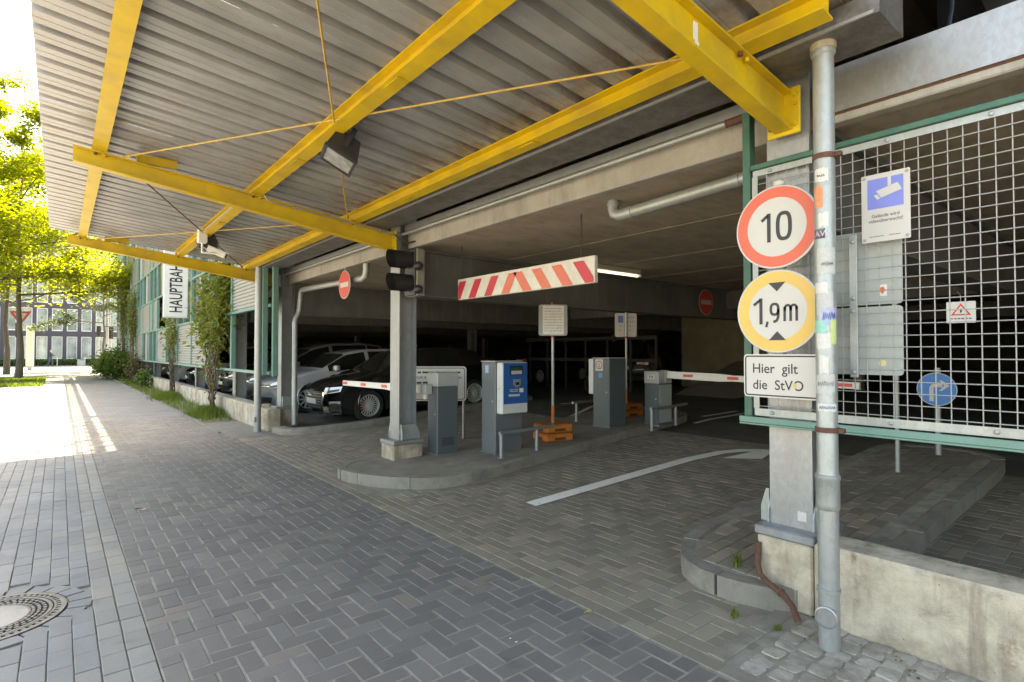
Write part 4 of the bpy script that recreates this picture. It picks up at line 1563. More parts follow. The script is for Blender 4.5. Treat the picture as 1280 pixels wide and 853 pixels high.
for x, n in ((-0.045, 9), (0.045, 7)):
    for k in range(n):
        txt.add([(x - 0.03 + 0.0075 * k, -0.154, 0.001), (x - 0.03 + 0.0075 * k + 0.006, -0.154, 0.001), (x - 0.03 + 0.0075 * k + 0.006, -0.150, 0.001), (x - 0.03 + 0.0075 * k, -0.150, 0.001)], [(0, 1, 2, 3)], M1)
put('lettering', txt, flat('dark grey print', (0.11, 0.11, 0.11), 0.5), cn)
for sx in (-1, 1):
    for sy in (-1, 1):
        sc = MB()
        sc.lathe([(0.008, 0.0), (0.008, 0.003), (0.0, 0.004)], 12, M1 @ Matrix.Translation((sx * 0.097, sy * 0.166, 0)))
        put('screw', sc, MAT_GREYP, cn, smooth=40)

# small warning plate wired behind the mesh
wp = root('warning_plate', (3.43, 0.70, 1.64), 'small white warning plate with red triangle seen through the mesh', 'sign')
M2 = plane_matrix((3.43, 0.70, 1.695), (0, -1, 0), (0, 0, 1))
put('plate', MB().prism(round_rect(0.115, 0.105, 0.004), -0.002, 0, M2), MAT_WHITE, wp)
tr = MB()
ribbon(tr, [(-0.034, -0.012), (0.034, -0.012), (0.0, 0.038)], 0.007, M2 @ Matrix.Translation((0, 0, 0.001)), True)
put('triangle', tr, flat('red print', (0.55, 0.035, 0.03), 0.45), wp)
tl = MB()
for k in range(6):
    tl.add([(-0.042 + 0.0145 * k, -0.034, 0.001), (-0.031 + 0.0145 * k, -0.034, 0.001), (-0.031 + 0.0145 * k, -0.029, 0.001), (-0.042 + 0.0145 * k, -0.029, 0.001)], [(0, 1, 2, 3)], M2)
tl.add([(-0.004, -0.002, 0.001), (0.004, -0.002, 0.001), (0.003, 0.018, 0.001), (-0.003, 0.018, 0.001)], [(0, 1, 2, 3)], M2)
put('print', tl, MAT_PRINT, wp)
put('wire_tie', MB().tube([(3.43, 0.70, 1.748), (3.425, 0.70, 1.78), (3.37, 0.70, 1.79)], 0.0015, 6), MAT_WIRE, wp)

# ------------------------------------------------------------------ road signs left of the pipe
SX = 3.12
def disc_sign(name, loc, r, ring_mat, label, inner=0.70):
    t = root(name, loc, label, 'sign')
    m = plane_matrix(loc, (0, -1, 0), (0, 0, 1))
    put('plate', MB().lathe([(0, -0.012), (r - 0.003, -0.012), (r, -0.009), (r, -0.002), (r - 0.003, 0.0), (0, 0.0)], 56, m), MAT_ALU, t, smooth=40)
    w = MB()
    w.add(*[(lambda c: ([(x, y, 0.0008) for x, y in c], [tuple(range(len(c)))]))(circle(r - 0.004, 56))][0], m)
    put('face', w, MAT_WHITE, t)
    k = MB()
    ring_faces(k, r * inner, r * 0.955, 0.0016, m, 64)
    put('ring', k, ring_mat, t)
    return t, m


MAT_REDR = surf('faded red ring', (0.66, 0.105, 0.055), 0.4, var=0.06, scale=8, dirt=(0.5, 0.16, 0.10), dirt_amt=0.3, dscale=5)
MAT_YELR = surf('faded yellow ring', (0.66, 0.42, 0.09), 0.4, var=0.06, scale=8, dirt=(0.5, 0.34, 0.12), dirt_amt=0.4, dscale=5)
def digit_one(mb, cx, cy, h, w, m):
    ribbon(mb, [(cx + 0.012, cy - h / 2), (cx + 0.012, cy + h / 2)], w, m)
    ribbon(mb, [(cx + 0.012 - w * 0.2, cy + h / 2 - w * 0.5), (cx - 0.03, cy + h / 2 - 0.038)], w * 0.85, m)
t, m = disc_sign('speed_limit_sign', (SX, 1.457, 2.205), 0.236, MAT_REDR, 'round white sign with red ring reading 10 beside the pipe', 0.705)
d = MB()
mm = m @ Matrix.Translation((0, 0, 0.0022))
digit_one(d, -0.052, 0.0, 0.165, 0.021, mm)
ribbon(d, arc(0.044, 0.0, 0.034, 0.072, 0, 360, 32, 2.8)[:-1], 0.021, mm, True)
put('lettering', d, MAT_PRINT, t)
put('clamp', MB().box((SX + 0.011, 1.44, 2.19), (SX + 0.20, 1.47, 2.23)), MAT_PIPE, t)
put('cap', MB().lathe([(0.032, 0), (0.032, 0.03), (0.02, 0.04), (0, 0.042)], 16, Matrix.Translation((SX + 0.05, 1.46, 2.44))), flat('pale cap', (0.55, 0.52, 0.45), 0.6), t, smooth=40)
put('post', MB().tube([(SX + 0.05, 1.46, 1.25), (SX + 0.05, 1.46, 2.44)], 0.03, 16), MAT_PIPE, t, smooth=40)

t, m = disc_sign('height_limit_sign', (SX, 1.455, 1.728), 0.236, MAT_YELR, 'round sign with yellow ring reading 1,9 m beside the pipe', 0.69)
d = MB()
mm = m @ Matrix.Translation((0, 0, 0.0022))
digit_one(d, -0.104, 0.004, 0.150, 0.019, mm)
ribbon(d, [(-0.054, -0.056), (-0.062, -0.088)], 0.014, mm)
ribbon(d, arc(-0.014, 0.012, 0.021, 0.030, 0, 360, 24, 2.6)[:-1], 0.015, mm, True)
ribbon(d, [(0.007, 0.012)] + arc(-0.016, -0.012, 0.023, 0.045, 0, -100, 10, 2.4), 0.015, mm)
for x in (0.042, 0.0745, 0.107):
    ribbon(d, [(x, -0.058), (x, 0.022)], 0.014, mm)
ribbon(d, [(0.042, 0.005)] + arc(0.059, 0.005, 0.0155, 0.026, 180, 0, 10, 2.5), 0.013, mm)
ribbon(d, [(0.0745, 0.005)] + arc(0.0915, 0.005, 0.0155, 0.026, 180, 0, 10, 2.5), 0.013, mm)
d.add([(-0.048, 0.163, 0), (0.0, 0.112, 0), (0.048, 0.163, 0)], [(0, 1, 2)], mm)
d.add([(-0.048, -0.163, 0), (0.048, -0.163, 0), (0.0, -0.112, 0)], [(0, 1, 2)], mm)
put('lettering', d, MAT_PRINT, t)
put('clamp', MB().box((SX + 0.011, 1.44, 1.71), (SX + 0.20, 1.47, 1.75)), MAT_PIPE, t)

ts = root('rule_sign', (SX, 1.43, 1.24), 'white rectangular sign reading Hier gilt die StVO under the round signs', 'sign')
m = plane_matrix((SX, 1.432, 1.363), (0, -1, 0), (0, 0, 1))
put('plate', MB().prism(round_rect(0.44, 0.245, 0.02), -0.010, 0.0, m), MAT_ALU, ts)
w = MB()
c = round_rect(0.436, 0.241, 0.018)
w.add([(x, y, 0.0008) for x, y in c], [tuple(range(len(c)))], m)
put('face', w, MAT_WHITE, ts)
b = MB()
ribbon(b, round_rect(0.418, 0.223, 0.014), 0.008, m @ Matrix.Translation((0, 0, 0.0016)), True)
put('border', b, MAT_PRINT, ts)
x = MB()
for s, yv in (('Hier  gilt', 0.042), ('die  StVO', -0.05)):
    v, f = text_mesh(s, 0.078, 0.92, 0.0006, 'LEFT')
    x.add(v, f, m @ Matrix.Translation((-0.165, yv + (-0.008 if 'g' in s else 0), 0.002)))
put('lettering', x, MAT_PRINT, ts)
put('clamp', MB().box((SX + 0.011, 1.44, 1.33), (SX + 0.02, 1.47, 1.40)), MAT_PIPE, ts)
put('splash', MB().add([(0.06, -0.052, 0.0026), (0.072, -0.075, 0.0026), (0.078, -0.05, 0.0026), (0.07, -0.03, 0.0026)], [(0, 1, 2, 3)], m), flat('dry yellow splash', (0.6, 0.45, 0.12), 0.6), ts)

# ------------------------------------------------------------------ near downpipe with its stickers
PX, PY, PR = 3.03, 1.165, 0.0490
dpr = root('downpipe', (PX, PY, 0), 'thick galvanised downpipe covered in stickers in front of the mesh', 'pipe')
t = MB()
t.lathe([(PR, -0.02), (PR, 0.70), (PR + 0.004, 0.705), (PR + 0.006, 0.73), (PR + 0.006, 0.85), (PR + 0.009, 0.855), (PR + 0.009, 0.875), (PR + 0.003, 0.88), (PR, 0.90), (PR, 3.02), (PR + 0.008, 3.03), (PR + 0.008, 3.08), (PR, 3.085)], 32, Matrix.Translation((PX, PY, 0)))
put('tube', t, MAT_PIPE, dpr, smooth=35)
put('spout', MB().lathe([(PR + 0.012, 3.05), (PR + 0.012, 3.0845)], 32, Matrix.Translation((PX, PY, 0))), surf('weathered cap', (0.33, 0.28, 0.21), 0.8, var=0.3, scale=30), dpr, smooth=35)
for z in (2.50, 1.105):
    k = MB().lathe([(PR + 0.0005, z - 0.013), (PR + 0.006, z - 0.013), (PR + 0.006, z + 0.013), (PR + 0.0005, z + 0.013)], 32, Matrix.Translation((PX, PY, 0)))
    k.cbox((PX - 0.018, PY - PR - 0.035, z - 0.012), (PX + 0.012, PY - PR - 0.004, z + 0.012), 0.003)
    put('clamp', k, MAT_RUST, dpr, smooth=35)
put('clamp', MB().lathe([(PR + 0.0005, 0.285), (PR + 0.006, 0.288), (PR + 0.006, 0.305), (PR + 0.0005, 0.308)], 32, Matrix.Translation((PX, PY, 0))), MAT_PIPE, dpr, smooth=35)
Tc = Matrix.Translation((PX, PY, 0.175)) @ Matrix.Rotation(math.atan2(-PY * 0.35, -PX) , 4, 'Z') @ Matrix.Rotation(R(90), 4, 'Y')
put('inspection_cap', MB().lathe([(0.053, PR - 0.03), (0.053, PR + 0.012), (0.046, PR + 0.015), (0.044, PR + 0.009), (0.0, PR + 0.009)], 28, Tc), MAT_GALV, dpr, smooth=35)
def pipe_sticker(z0, z1, a0, a1, mat, rough_edge=0.0, name='sticker', rr=0.0009):
    """angles in degrees off the direction that faces the camera"""
    base = math.atan2(-PY, -PX)
    rg = random.Random(int(z0 * 1000))
    n = 10
    vs = []
    for k in range(n + 1):
        a = base + R(a0 + (a1 - a0) * k / n)
        for z in (z0 - rg.uniform(0, rough_edge), z1 + rg.uniform(0, rough_edge)):
            vs.append((PX + (PR + rr) * math.cos(a), PY + (PR + rr) * math.sin(a), z))
    fs = [(2 * k, 2 * k + 2, 2 * k + 3, 2 * k + 1) for k in range(n)]
    put(name, MB().add(vs, fs), mat, dpr, smooth=60)
S = lambda n, c: surf('sticker ' + n, c, 0.55, var=0.12, scale=60, dirt=(0.45, 0.45, 0.42), dirt_amt=0.4, dscale=45)
W_, G_ = S('white', (0.56, 0.55, 0.52)), S('grey', (0.42, 0.43, 0.41))
pipe_sticker(2.37, 2.43, -60, 20, W_, 0.008)
pipe_sticker(2.24, 2.335, -65, -10, S('orange', (0.68, 0.22, 0.08)), 0.02)
pipe_sticker(2.14, 2.20, -35, 18, W_, 0.012)
pipe_sticker(2.075, 2.125, -72, 0, S('dark', (0.05, 0.045, 0.06)))
pipe_sticker(1.90, 2.02, -50, 62, G_, 0.01)
pipe_sticker(1.80, 1.85, -68, 10, W_, 0.004)
pipe_sticker(1.70, 1.79, -55, 40, G_, 0.02)
pipe_sticker(1.64, 1.72, -25, 58, S('blue print', (0.30, 0.36, 0.60)), 0.006)
pipe_sticker(1.60, 1.655, -75, 0, S('teal', (0.20, 0.50, 0.43)), 0.008, rr=0.0014)
pipe_sticker(1.54, 1.66, 22, 62, S('lime', (0.48, 0.55, 0.20)), 0.006, rr=0.0016)
pipe_sticker(1.52, 1.59, -60, 22, W_, 0.01)
pipe_sticker(1.40, 1.47, -40, 10, W_, 0.02)
pipe_sticker(1.30, 1.38, -70, 45, G_, 0.02)
pipe_sticker(1.205, 1.235, -55, 55, W_, 0.008)
def pipe_text(s, z, size, ang, mat, bold=0.0):
    v, f = text_mesh(s, size, 1.0, bold)
    base = math.atan2(-PY, -PX) + R(ang)
    vs = [(PX + (PR + 0.0022) * math.cos(base + x / PR), PY + (PR + 0.0022) * math.sin(base + x / PR), z + y) for x, y, q in v]
    put('sticker_lettering', MB().add(vs, f), mat, dpr)
pipe_text('RAW', 2.10, 0.042, -30, flat('pale violet print', (0.5, 0.42, 0.5), 0.5))
sq = MB()
rg = random.Random(4)
def scribble(z, a0, a1, h, mat, n=14):
    base = math.atan2(-PY, -PX)
    pts = [(R(a0 + (a1 - a0) * k / n), z + (h if k % 2 else -h) * rg.uniform(0.4, 1.0)) for k in range(n + 1)]
    P = [(PX + (PR + 0.003) * math.cos(base + a), PY + (PR + 0.003) * math.sin(base + a), zz) for a, zz in pts]
    put('scribble', MB().tube(P, 0.0016, 5), mat, dpr)
scribble(1.945, -20, 40, 0.012, flat('teal ink', (0.05, 0.12, 0.12), 0.5))
scribble(1.68, -15, 50, 0.022, flat('blue ink', (0.04, 0.06, 0.3), 0.5))
scribble(1.22, -40, 45, 0.009, flat('blue ink', (0.04, 0.06, 0.3), 0.5))
scribble(2.395, -40, 0, 0.008, MAT_PRINT, 8)
scribble(1.34, -50, 40, 0.016, MAT_GREYP, 16)

# rusty drain spout and label on the near column
sp = MB().tube([(3.292, 1.66, 0.35), (3.27, 1.655, 0.22), (3.245, 1.63, 0.175), (3.22, 1.56, 0.145), (3.19, 1.47, 0.125), (3.165, 1.41, 0.09), (3.15, 1.37, 0.02)], [0.017, 0.017, 0.018, 0.017, 0.019, 0.017, 0.019], 12)
sp.tube([(3.20, 1.49, 0.13), (3.195, 1.478, 0.127)], 0.024, 12)
put('drain_spout', sp, MAT_RUST, smooth=40, label='bent rusty pipe at the foot of the near column plinth', cat='pipe')
put('column_label', MB().box((3.3975, 1.425, 0.50), (3.3992, 1.475, 0.555)), W_, gar)
put('lightning_rod', MB().tube([(3.28, 1.30, 0.05), (3.28, 1.30, 0.62)], 0.008, 8).cbox((3.262, 1.288, 0.58), (3.298, 1.312, 0.64), 0.003), MAT_RUST, gar, smooth=40)

# ------------------------------------------------------------------ traffic light on the middle column
tl = root('traffic_light', (3.48, 6.3, 2.2), 'unlit two lamp traffic light with black hoods on the middle column', 'traffic light')
put('housing', MB().cbox((3.44, 6.08, 2.20), (3.56, 6.36, 2.80), 0.012), surf('beige grey housing', (0.20, 0.20, 0.17), 0.55, var=0.1, scale=10), tl)
put('front_plate', MB().cbox((3.415, 6.09, 2.21), (3.439, 6.35, 2.79), 0.006), MAT_BLACK, tl)
for z in (2.65, 2.36):
    hood = MB()
    vs, fs = [], []
    n = 28
    for i, (xx, dz) in enumerate(((3.414, 0.0), (3.25, 0.0), (3.12, 0.0))):
        for k in range(n + 1):
            a = R(-50 + 280 * k / n)
            cut = 0.0 if i < 2 else 0.07 * (1 - math.sin(a)) * 0.5
            vs.append((xx + cut, 6.22 + 0.118 * math.cos(a), z + 0.118 * math.sin(a)))
    for i in range(2):
        for k in range(n):
            fs.append((i * (n + 1) + k, i * (n + 1) + k + 1, (i + 1) * (n + 1) + k + 1, (i + 1) * (n + 1) + k))
    m0 = len(vs)
    vs += [(x, 6.22 + (y - 6.22) * 0.95, z + (zz - z) * 0.95) for x, y, zz in vs]
    fs += [tuple(i + m0 for i in f)[::-1] for f in fs]
    hood.add(vs, fs)
    put('hood', hood, MAT_BLACK, tl, smooth=40)
    put('lens', MB().lathe([(0.1, 0), (0.09, 0.02), (0.05, 0.035), (0, 0.04)], 24, Matrix.Translation((3.414, 6.22, z)) @ Matrix.Rotation(R(-90), 4, 'Y')), flat('dark lens', (0.05, 0.02, 0.02), 0.1), tl, smooth=60)
    put('lamp_back', MB().lathe([(0.055, 0), (0.055, 0.05), (0.035, 0.09), (0, 0.1)], 16, Matrix.Translation((3.44, 6.07, z - 0.08)) @ Matrix.Rotation(R(90), 4, 'X')), MAT_BLACK, tl, smooth=40)
put('bracket', MB().box((3.45, 6.361, 2.28), (3.55, 6.454, 2.32)).box((3.45, 6.361, 2.68), (3.55, 6.454, 2.72)), MAT_STEELD, tl)

# ------------------------------------------------------------------ hanging height board
hb = root('height_board', (4.0, 4.81, 2.17), 'hanging red and white striped height board across the entry lane', 'sign')
put('board', MB().cbox((4.0, 3.62, 2.172), (4.05, 6.0, 2.44), 0.006), surf('weathered white board', (0.66, 0.63, 0.56), 0.55, var=0.06, scale=4, dirt=(0.42, 0.38, 0.3), dirt_amt=0.5, dscale=7), hb)
MAT_RED1 = surf('red stripe', (0.55, 0.035, 0.055), 0.45, var=0.08, scale=10)
MAT_RED2 = surf('faded red stripe', (0.66, 0.13, 0.075), 0.45, var=0.08, scale=10, dirt=(0.6, 0.3, 0.22), dirt_amt=0.3, dscale=14)
def stripe(s0, s1, lean, mat):
    z0, z1 = 2.178, 2.405
    lo, hi = 0.012, 2.368
    # clip the slanted band to the ends of the board
    pts = []
    N = 10
    left = [(s0 + lean * k / N, z0 + (z1 - z0) * k / N) for k in range(N + 1)]
    right = [(s1 + lean * k / N, z0 + (z1 - z0) * k / N) for k in range(N + 1)]
    vs, fs = [], []
    for (a, z), (b, _) in zip(left, right):
        a, b = max(lo, min(hi, a)), max(lo, min(hi, b))
        vs += [(3.997, 6.0 - a, z), (3.997, 6.0 - b, z)]
    for k in range(N):
        fs.append((2 * k, 2 * k + 1, 2 * k + 3, 2 * k + 2))
    put('stripe', MB().add(vs, fs), mat, hb)
for k in range(4):
    stripe(-0.09 + 0.335 * k, 0.06 + 0.335 * k, 0.14, MAT_RED1 if k < 3 else MAT_RED2)
for k in range(4):
    stripe(1.31 + 0.315 * k, 1.46 + 0.315 * k, -0.17, MAT_RED1 if k == 3 else MAT_RED2)
for yc in (5.94, 3.82):
    ch = MB()
    for k in range(12):
        T = Matrix.Translation((4.025, yc, 2.455 + 0.0365 * k)) @ Matrix.Rotation(R(90 * (k % 2)), 4, 'Z')
        ch.tube([(0.008 * math.cos(a), 0, 0.022 * math.sin(a)) for a in [2 * math.pi * q / 8 for q in range(9)]], 0.0035, 5, False, T)
    put('chain', ch, flat('dark chain steel', (0.07, 0.06, 0.05), 0.6, 0.4), hb, smooth=50)

# fluorescent lamp under the slab, switched on
fl = root('tube_lamp', (6.9, 5.85, 2.76), 'lit fluorescent tube lamp under the slab behind the striped board', 'lamp')
put('batten', MB().cbox((6.30, 5.80, 2.80), (7.55, 5.90, 2.878), 0.006), flat('white batten', (0.6, 0.58, 0.52), 0.5), fl)
put('end_cap', MB().cbox((6.28, 5.79, 2.755), (6.32, 5.91, 2.80), 0.004).cbox((7.53, 5.79, 2.755), (7.57, 5.91, 2.80), 0.004), flat('white batten', (0.6, 0.58, 0.52), 0.5), fl)
put('tube', MB().tube([(6.33, 5.85, 2.775), (7.52, 5.85, 2.775)], 0.018, 10), flat('lit tube', (1.0, 0.93, 0.78), 0.4, emit=0.3), fl, smooth=40)

# ------------------------------------------------------------------ no entry discs
MAT_NOE = surf('no entry red', (0.60, 0.06, 0.045), 0.4, var=0.06, scale=9)
def no_entry(loc, r, label, right=(0, -1, 0)):
    t = root('no_entry_sign', loc, label, 'sign', 'no entry signs')
    m = plane_matrix(loc, right, (0, 0, 1))
    put('plate', MB().lathe([(0, -0.01), (r, -0.01), (r, 0), (0, 0)], 40, m), MAT_WHITE, t)
    f = MB()
    c = circle(r * 0.96, 40)
    f.add([(x, y, 0.001) for x, y in c], [tuple(range(40))], m)
    put('red_face', f, MAT_NOE, t)
    put('bar', MB().add([(-r * 0.72, -r * 0.17, 0.002), (r * 0.72, -r * 0.17, 0.002), (r * 0.72, r * 0.17, 0.002), (-r * 0.72, r * 0.17, 0.002)], [(0, 1, 2, 3)], m), MAT_WHITE, t)
    put('hanger', MB().box((-0.015, r * 0.5, -0.03), (0.015, r + 0.06, -0.0105), m), MAT_PIPE, t)
    return t
no_entry((3.50, 8.50, 2.57), 0.225, 'round red no entry sign in front of the drain pipe over the exit lane')
no_entry((10.6, 6.44, 2.55), 0.27, 'round red no entry sign on the dark girder far inside', (1, 0, 0))

# ------------------------------------------------------------------ barrier posts, machines
MAT_ANTH = surf('dark grey cabinet', (0.08, 0.097, 0.105), 0.45, var=0.05, scale=4, dirt=(0.09, 0.09, 0.085), dirt_amt=0.4, dscale=5)
MAT_LGREY = surf('light grey cabinet', (0.36, 0.37, 0.36), 0.45, var=0.05, scale=4, dirt=(0.28, 0.27, 0.24), dirt_amt=0.4, dscale=5)
MAT_BARR = surf('barrier white', (0.70, 0.69, 0.63), 0.45, var=0.04, scale=6, dirt=(0.5, 0.48, 0.42), dirt_amt=0.3, dscale=8)
MAT_REFL = flat('red reflector', (0.62, 0.06, 0.05), 0.35)
HI = 0.12

def ground_i(x):
    return fz(x) + HI - 0.012

def barrier_post(x0, x1, y0, y1, ztop, head, label, arm_side, arm_x, arm_y0, arm_y1, arm_z, arm_z1):
    zb0 = ground_i(x0) - 0.02
    t = root('barrier_post', ((x0 + x1) / 2, (y0 + y1) / 2, zb0), label, 'barrier', 'lane barriers')
    cab = put('cabinet', MB().cbox((x0, y0, zb0), (x1, y1, ztop - head), 0.012), MAT_ANTH, t)
    put('door', MB().cbox((x0 - 0.003, y0 + 0.025, zb0 + 0.09), (x0 - 0.0002, y1 - 0.025, ztop - head - 0.03), 0.001), MAT_ANTH, cab)
    put('lock', MB().lathe([(0.011, 0), (0.011, 0.004), (0, 0.005)], 12, Matrix.Translation((x0 - 0.003, y0 + 0.05, (zb0 + ztop) / 2)) @ Matrix.Rotation(R(-90), 4, 'Y')), MAT_ALU, cab)
    for q in range(5):
        put('vent_slot', MB().box((x0 + 0.07, y0 - 0.0015, zb0 + 0.14 + 0.022 * q), (x1 - 0.07, y0 - 0.0003, zb0 + 0.15 + 0.022 * q)), MAT_BLACK, cab)
    put('base_flange', MB().cbox((x0 - 0.02, y0 - 0.02, zb0 + 0.008), (x1 + 0.02, y1 + 0.02, zb0 + 0.03), 0.004), MAT_STEELD, t)
    put('head', MB().cbox((x0 - 0.004, y0 - 0.004, ztop - head + 0.001), (x1 + 0.004, y1 + 0.004, ztop), 0.012), MAT_LGREY, t)
    a = MB()
    s = 1 if arm_y1 > arm_y0 else -1
    # arm tapers after a thick root
    def sec(y, z, hh, w):
        return [(arm_x - w, y, z - hh), (arm_x + w, y, z - hh), (arm_x + w, y, z + hh), (arm_x - w, y, z + hh)]
    L = arm_y1 - arm_y0
    zat = lambda y: arm_z + (arm_z1 - arm_z) * (y - arm_y0) / L
    st = [(arm_y0, 0.055, 0.028), (arm_y0 + s * 0.9, 0.058, 0.026), (arm_y0 + s * 1.12, 0.044, 0.022), (arm_y1, 0.042, 0.02)]
    vs, fs = [], []
    for yv, hh, w in st:
        vs += sec(yv, zat(yv), hh, w)
    for i in range(3):
        for k in range(4):
            fs.append((4 * i + k, 4 * i + (k + 1) % 4, 4 * i + 4 + (k + 1) % 4, 4 * i + 4 + k))
    fs += [(3, 2, 1, 0), (12, 13, 14, 15)]
    arm = put('arm', a.add(vs, fs), MAT_BARR, t, recalc=True)
    k = 0
    yv = arm_y0 + s * 0.3
    while abs(yv - arm_y0) < abs(L) - 0.15:
        w = 0.028
        put('reflector', MB().box((arm_x - w - 0.002, yv, zat(yv) - 0.021), (arm_x + w + 0.002, yv + s * 0.17, zat(yv) + 0.021)), MAT_REFL, arm)
        yv += s * 0.74
        k += 1
    hx0, hx1 = (arm_x - 0.05, arm_x + 0.05)
    put('hinge', MB().cbox((hx0, arm_y0 - s * 0.14, arm_z - 0.06), (hx1, arm_y0 - s * 0.001, arm_z + 0.07), 0.006), MAT_LGREY, t)
    put('latch', MB().cbox((arm_x - 0.035, arm_y0 - s * 0.09, arm_z - 0.13), (arm_x - 0.004, arm_y0 - s * 0.03, arm_z - 0.061), 0.005), MAT_BARR, t)
    return t

bp1 = barrier_post(3.86, 4.19, 6.27, 6.52, 1.225, 0.19, 'dark grey exit barrier post with light grey head behind the middle column', -1, 3.80, 6.52, 9.22, 0.995, 0.965)
bp2 = barrier_post(7.42, 7.78, 5.36, 5.64, 1.185, 0.20, 'dark grey entry barrier post with raised head near the inner lane', -1, 7.62, 5.32, 2.55, 1.13, 1.08)
# light side door and notice on the entry barrier post
put('side_door', MB().cbox((7.44, 5.349, 0.36), (7.76, 5.358, 0.97), 0.003), MAT_LGREY, bp2)
pn = MB().box((7.411, 5.43, 1.06), (7.4145, 5.57, 1.13))
put('notice', pn, MAT_WHITE, bp2)
put('notice_mark', MB().box((7.4095, 5.465, 1.08), (7.4108, 5.485, 1.11)).box((7.4095, 5.51, 1.085), (7.4108, 5.53, 1.115)), MAT_PRINT, bp2)

def kiosk(x0, x1, y0, y1, ztop, label, face):
    zb0 = ground_i(x0) - 0.02
    t = root('ticket_machine', ((x0 + x1) / 2, (y0 + y1) / 2, zb0), label, 'ticket machine', 'parking ticket machines')
    put('cabinet', MB().cbox((x0, y0, zb0), (x1, y1, ztop - 0.012), 0.010), MAT_ANTH if face > 0 else surf('mid grey cabinet', (0.13, 0.145, 0.15), 0.45, var=0.05, scale=4), t)
    put('side_door', MB().cbox((x0 - 0.003, y0 + 0.03, zb0 + 0.12), (x0 - 0.0002, y1 - 0.03, ztop - 0.05), 0.001), MAT_ANTH if face > 0 else MATS['mid grey cabinet'], t)
    put('door_lock', MB().lathe([(0.011, 0), (0.011, 0.004), (0, 0.005)], 12, Matrix.Translation((x0 - 0.003, y0 + 0.055, 0.85)) @ Matrix.Rotation(R(-90), 4, 'Y')), MAT_ALU, t)
    put('base_flange', MB().cbox((x0 - 0.02, y0 - 0.02, zb0 + 0.008), (x1 + 0.02, y1 + 0.02, zb0 + 0.03), 0.004), MAT_STEELD, t)
    put('lid', MB().cbox((x0 - 0.008, y0 - 0.008, ztop - 0.011), (x1 + 0.008, y1 + 0.008, ztop + 0.006), 0.004), MAT_LGREY, t)
    return t

tm = kiosk(4.40, 4.86, 5.72, 6.02, 1.375, 'grey parking ticket machine with blue front panel on the centre island', -1)
zt = 1.36
fp = put('front_panel', MB().cbox((4.42, 5.60, 0.69), (4.86, 5.718, zt), 0.012), surf('white cabinet', (0.60, 0.61, 0.60), 0.4, var=0.04, scale=5, dirt=(0.45, 0.43, 0.38), dirt_amt=0.3, dscale=6), tm)
MT = plane_matrix((4.655, 5.598, 0.0), (1, 0, 0), (0, 0, 1))
put('blue_panel', MB().prism([(-0.212, 0.82), (0.19, 0.82), (0.19, 1.352), (-0.212, 1.352)], 0, 0.004, MT), surf('blue panel', (0.018, 0.105, 0.33), 0.35, var=0.05, scale=6), fp)
put('screen_frame', MB().prism([(-0.11, 1.195), (0.10, 1.195), (0.10, 1.315), (-0.11, 1.315)], 0.004, 0.016, MT), MAT_BLACK, fp)
put('screen', MB().prism([(-0.09, 1.262), (0.08, 1.262), (0.08, 1.302), (-0.09, 1.302)], 0.0161, 0.0175, MT), flat('dark lcd', (0.03, 0.07, 0.05), 0.15), fp)
put('notice', MB().prism([(-0.095, 1.205), (0.085, 1.205), (0.085, 1.252), (-0.095, 1.252)], 0.0161, 0.018, MT), MAT_WHITE, fp)
put('slot_shield', MB().prism([(-0.05, 1.14), (-0.05, 1.07), (-0.01, 1.03), (0.03, 1.03), (0.065, 1.07), (0.065, 1.14)][::-1], 0.004, 0.02, MT), MAT_ALU, fp, recalc=True)
put('slot', MB().prism([(-0.025, 1.065), (0.035, 1.065), (0.03, 1.125), (-0.02, 1.125)], 0.0201, 0.024, MT), MAT_BLACK, fp)
put('slot_light', MB().prism([(-0.018, 1.108), (0.028, 1.108), (0.028, 1.12), (-0.018, 1.12)], 0.0241, 0.026, MT), flat('pale blue indicator', (0.5, 0.62, 0.85), 0.4), fp)
tx = MB()
for z in (0.998, 0.976):
    for x0, x1 in ((-0.11, -0.06), (-0.052, -0.03), (-0.022, 0.03)):
        tx.add([(x0, z, 0.0045), (x1, z, 0.0045), (x1, z + 0.011, 0.0045), (x0, z + 0.011, 0.0045)], [(0, 1, 2, 3)], MT)
put('lettering', tx, MAT_WHITE, fp)
put('button', MB().prism([(0.055, 0.965), (0.115, 0.965), (0.115, 1.02), (0.055, 1.02)], 0.004, 0.012, MT), flat('pale yellow label', (0.68, 0.66, 0.5), 0.5), fp)
put('notice', MB().prism([(-0.13, 0.915), (0.06, 0.915), (0.06, 0.945), (-0.13, 0.945)], 0.004, 0.006, MT), MAT_WHITE, fp)
put('sticker', MB().box((4.3945, 5.86, 1.22), (4.3965, 5.93, 1.32)), flat('pale blue sticker', (0.3, 0.42, 0.66), 0.5), tm)
put('lock', MB().lathe([(0.012, 0), (0.012, 0.006), (0, 0.007)], 12, Matrix.Translation((4.419, 5.66, 1.02)) @ Matrix.Rotation(R(-90), 4, 'Y')), MAT_ALU, tm)

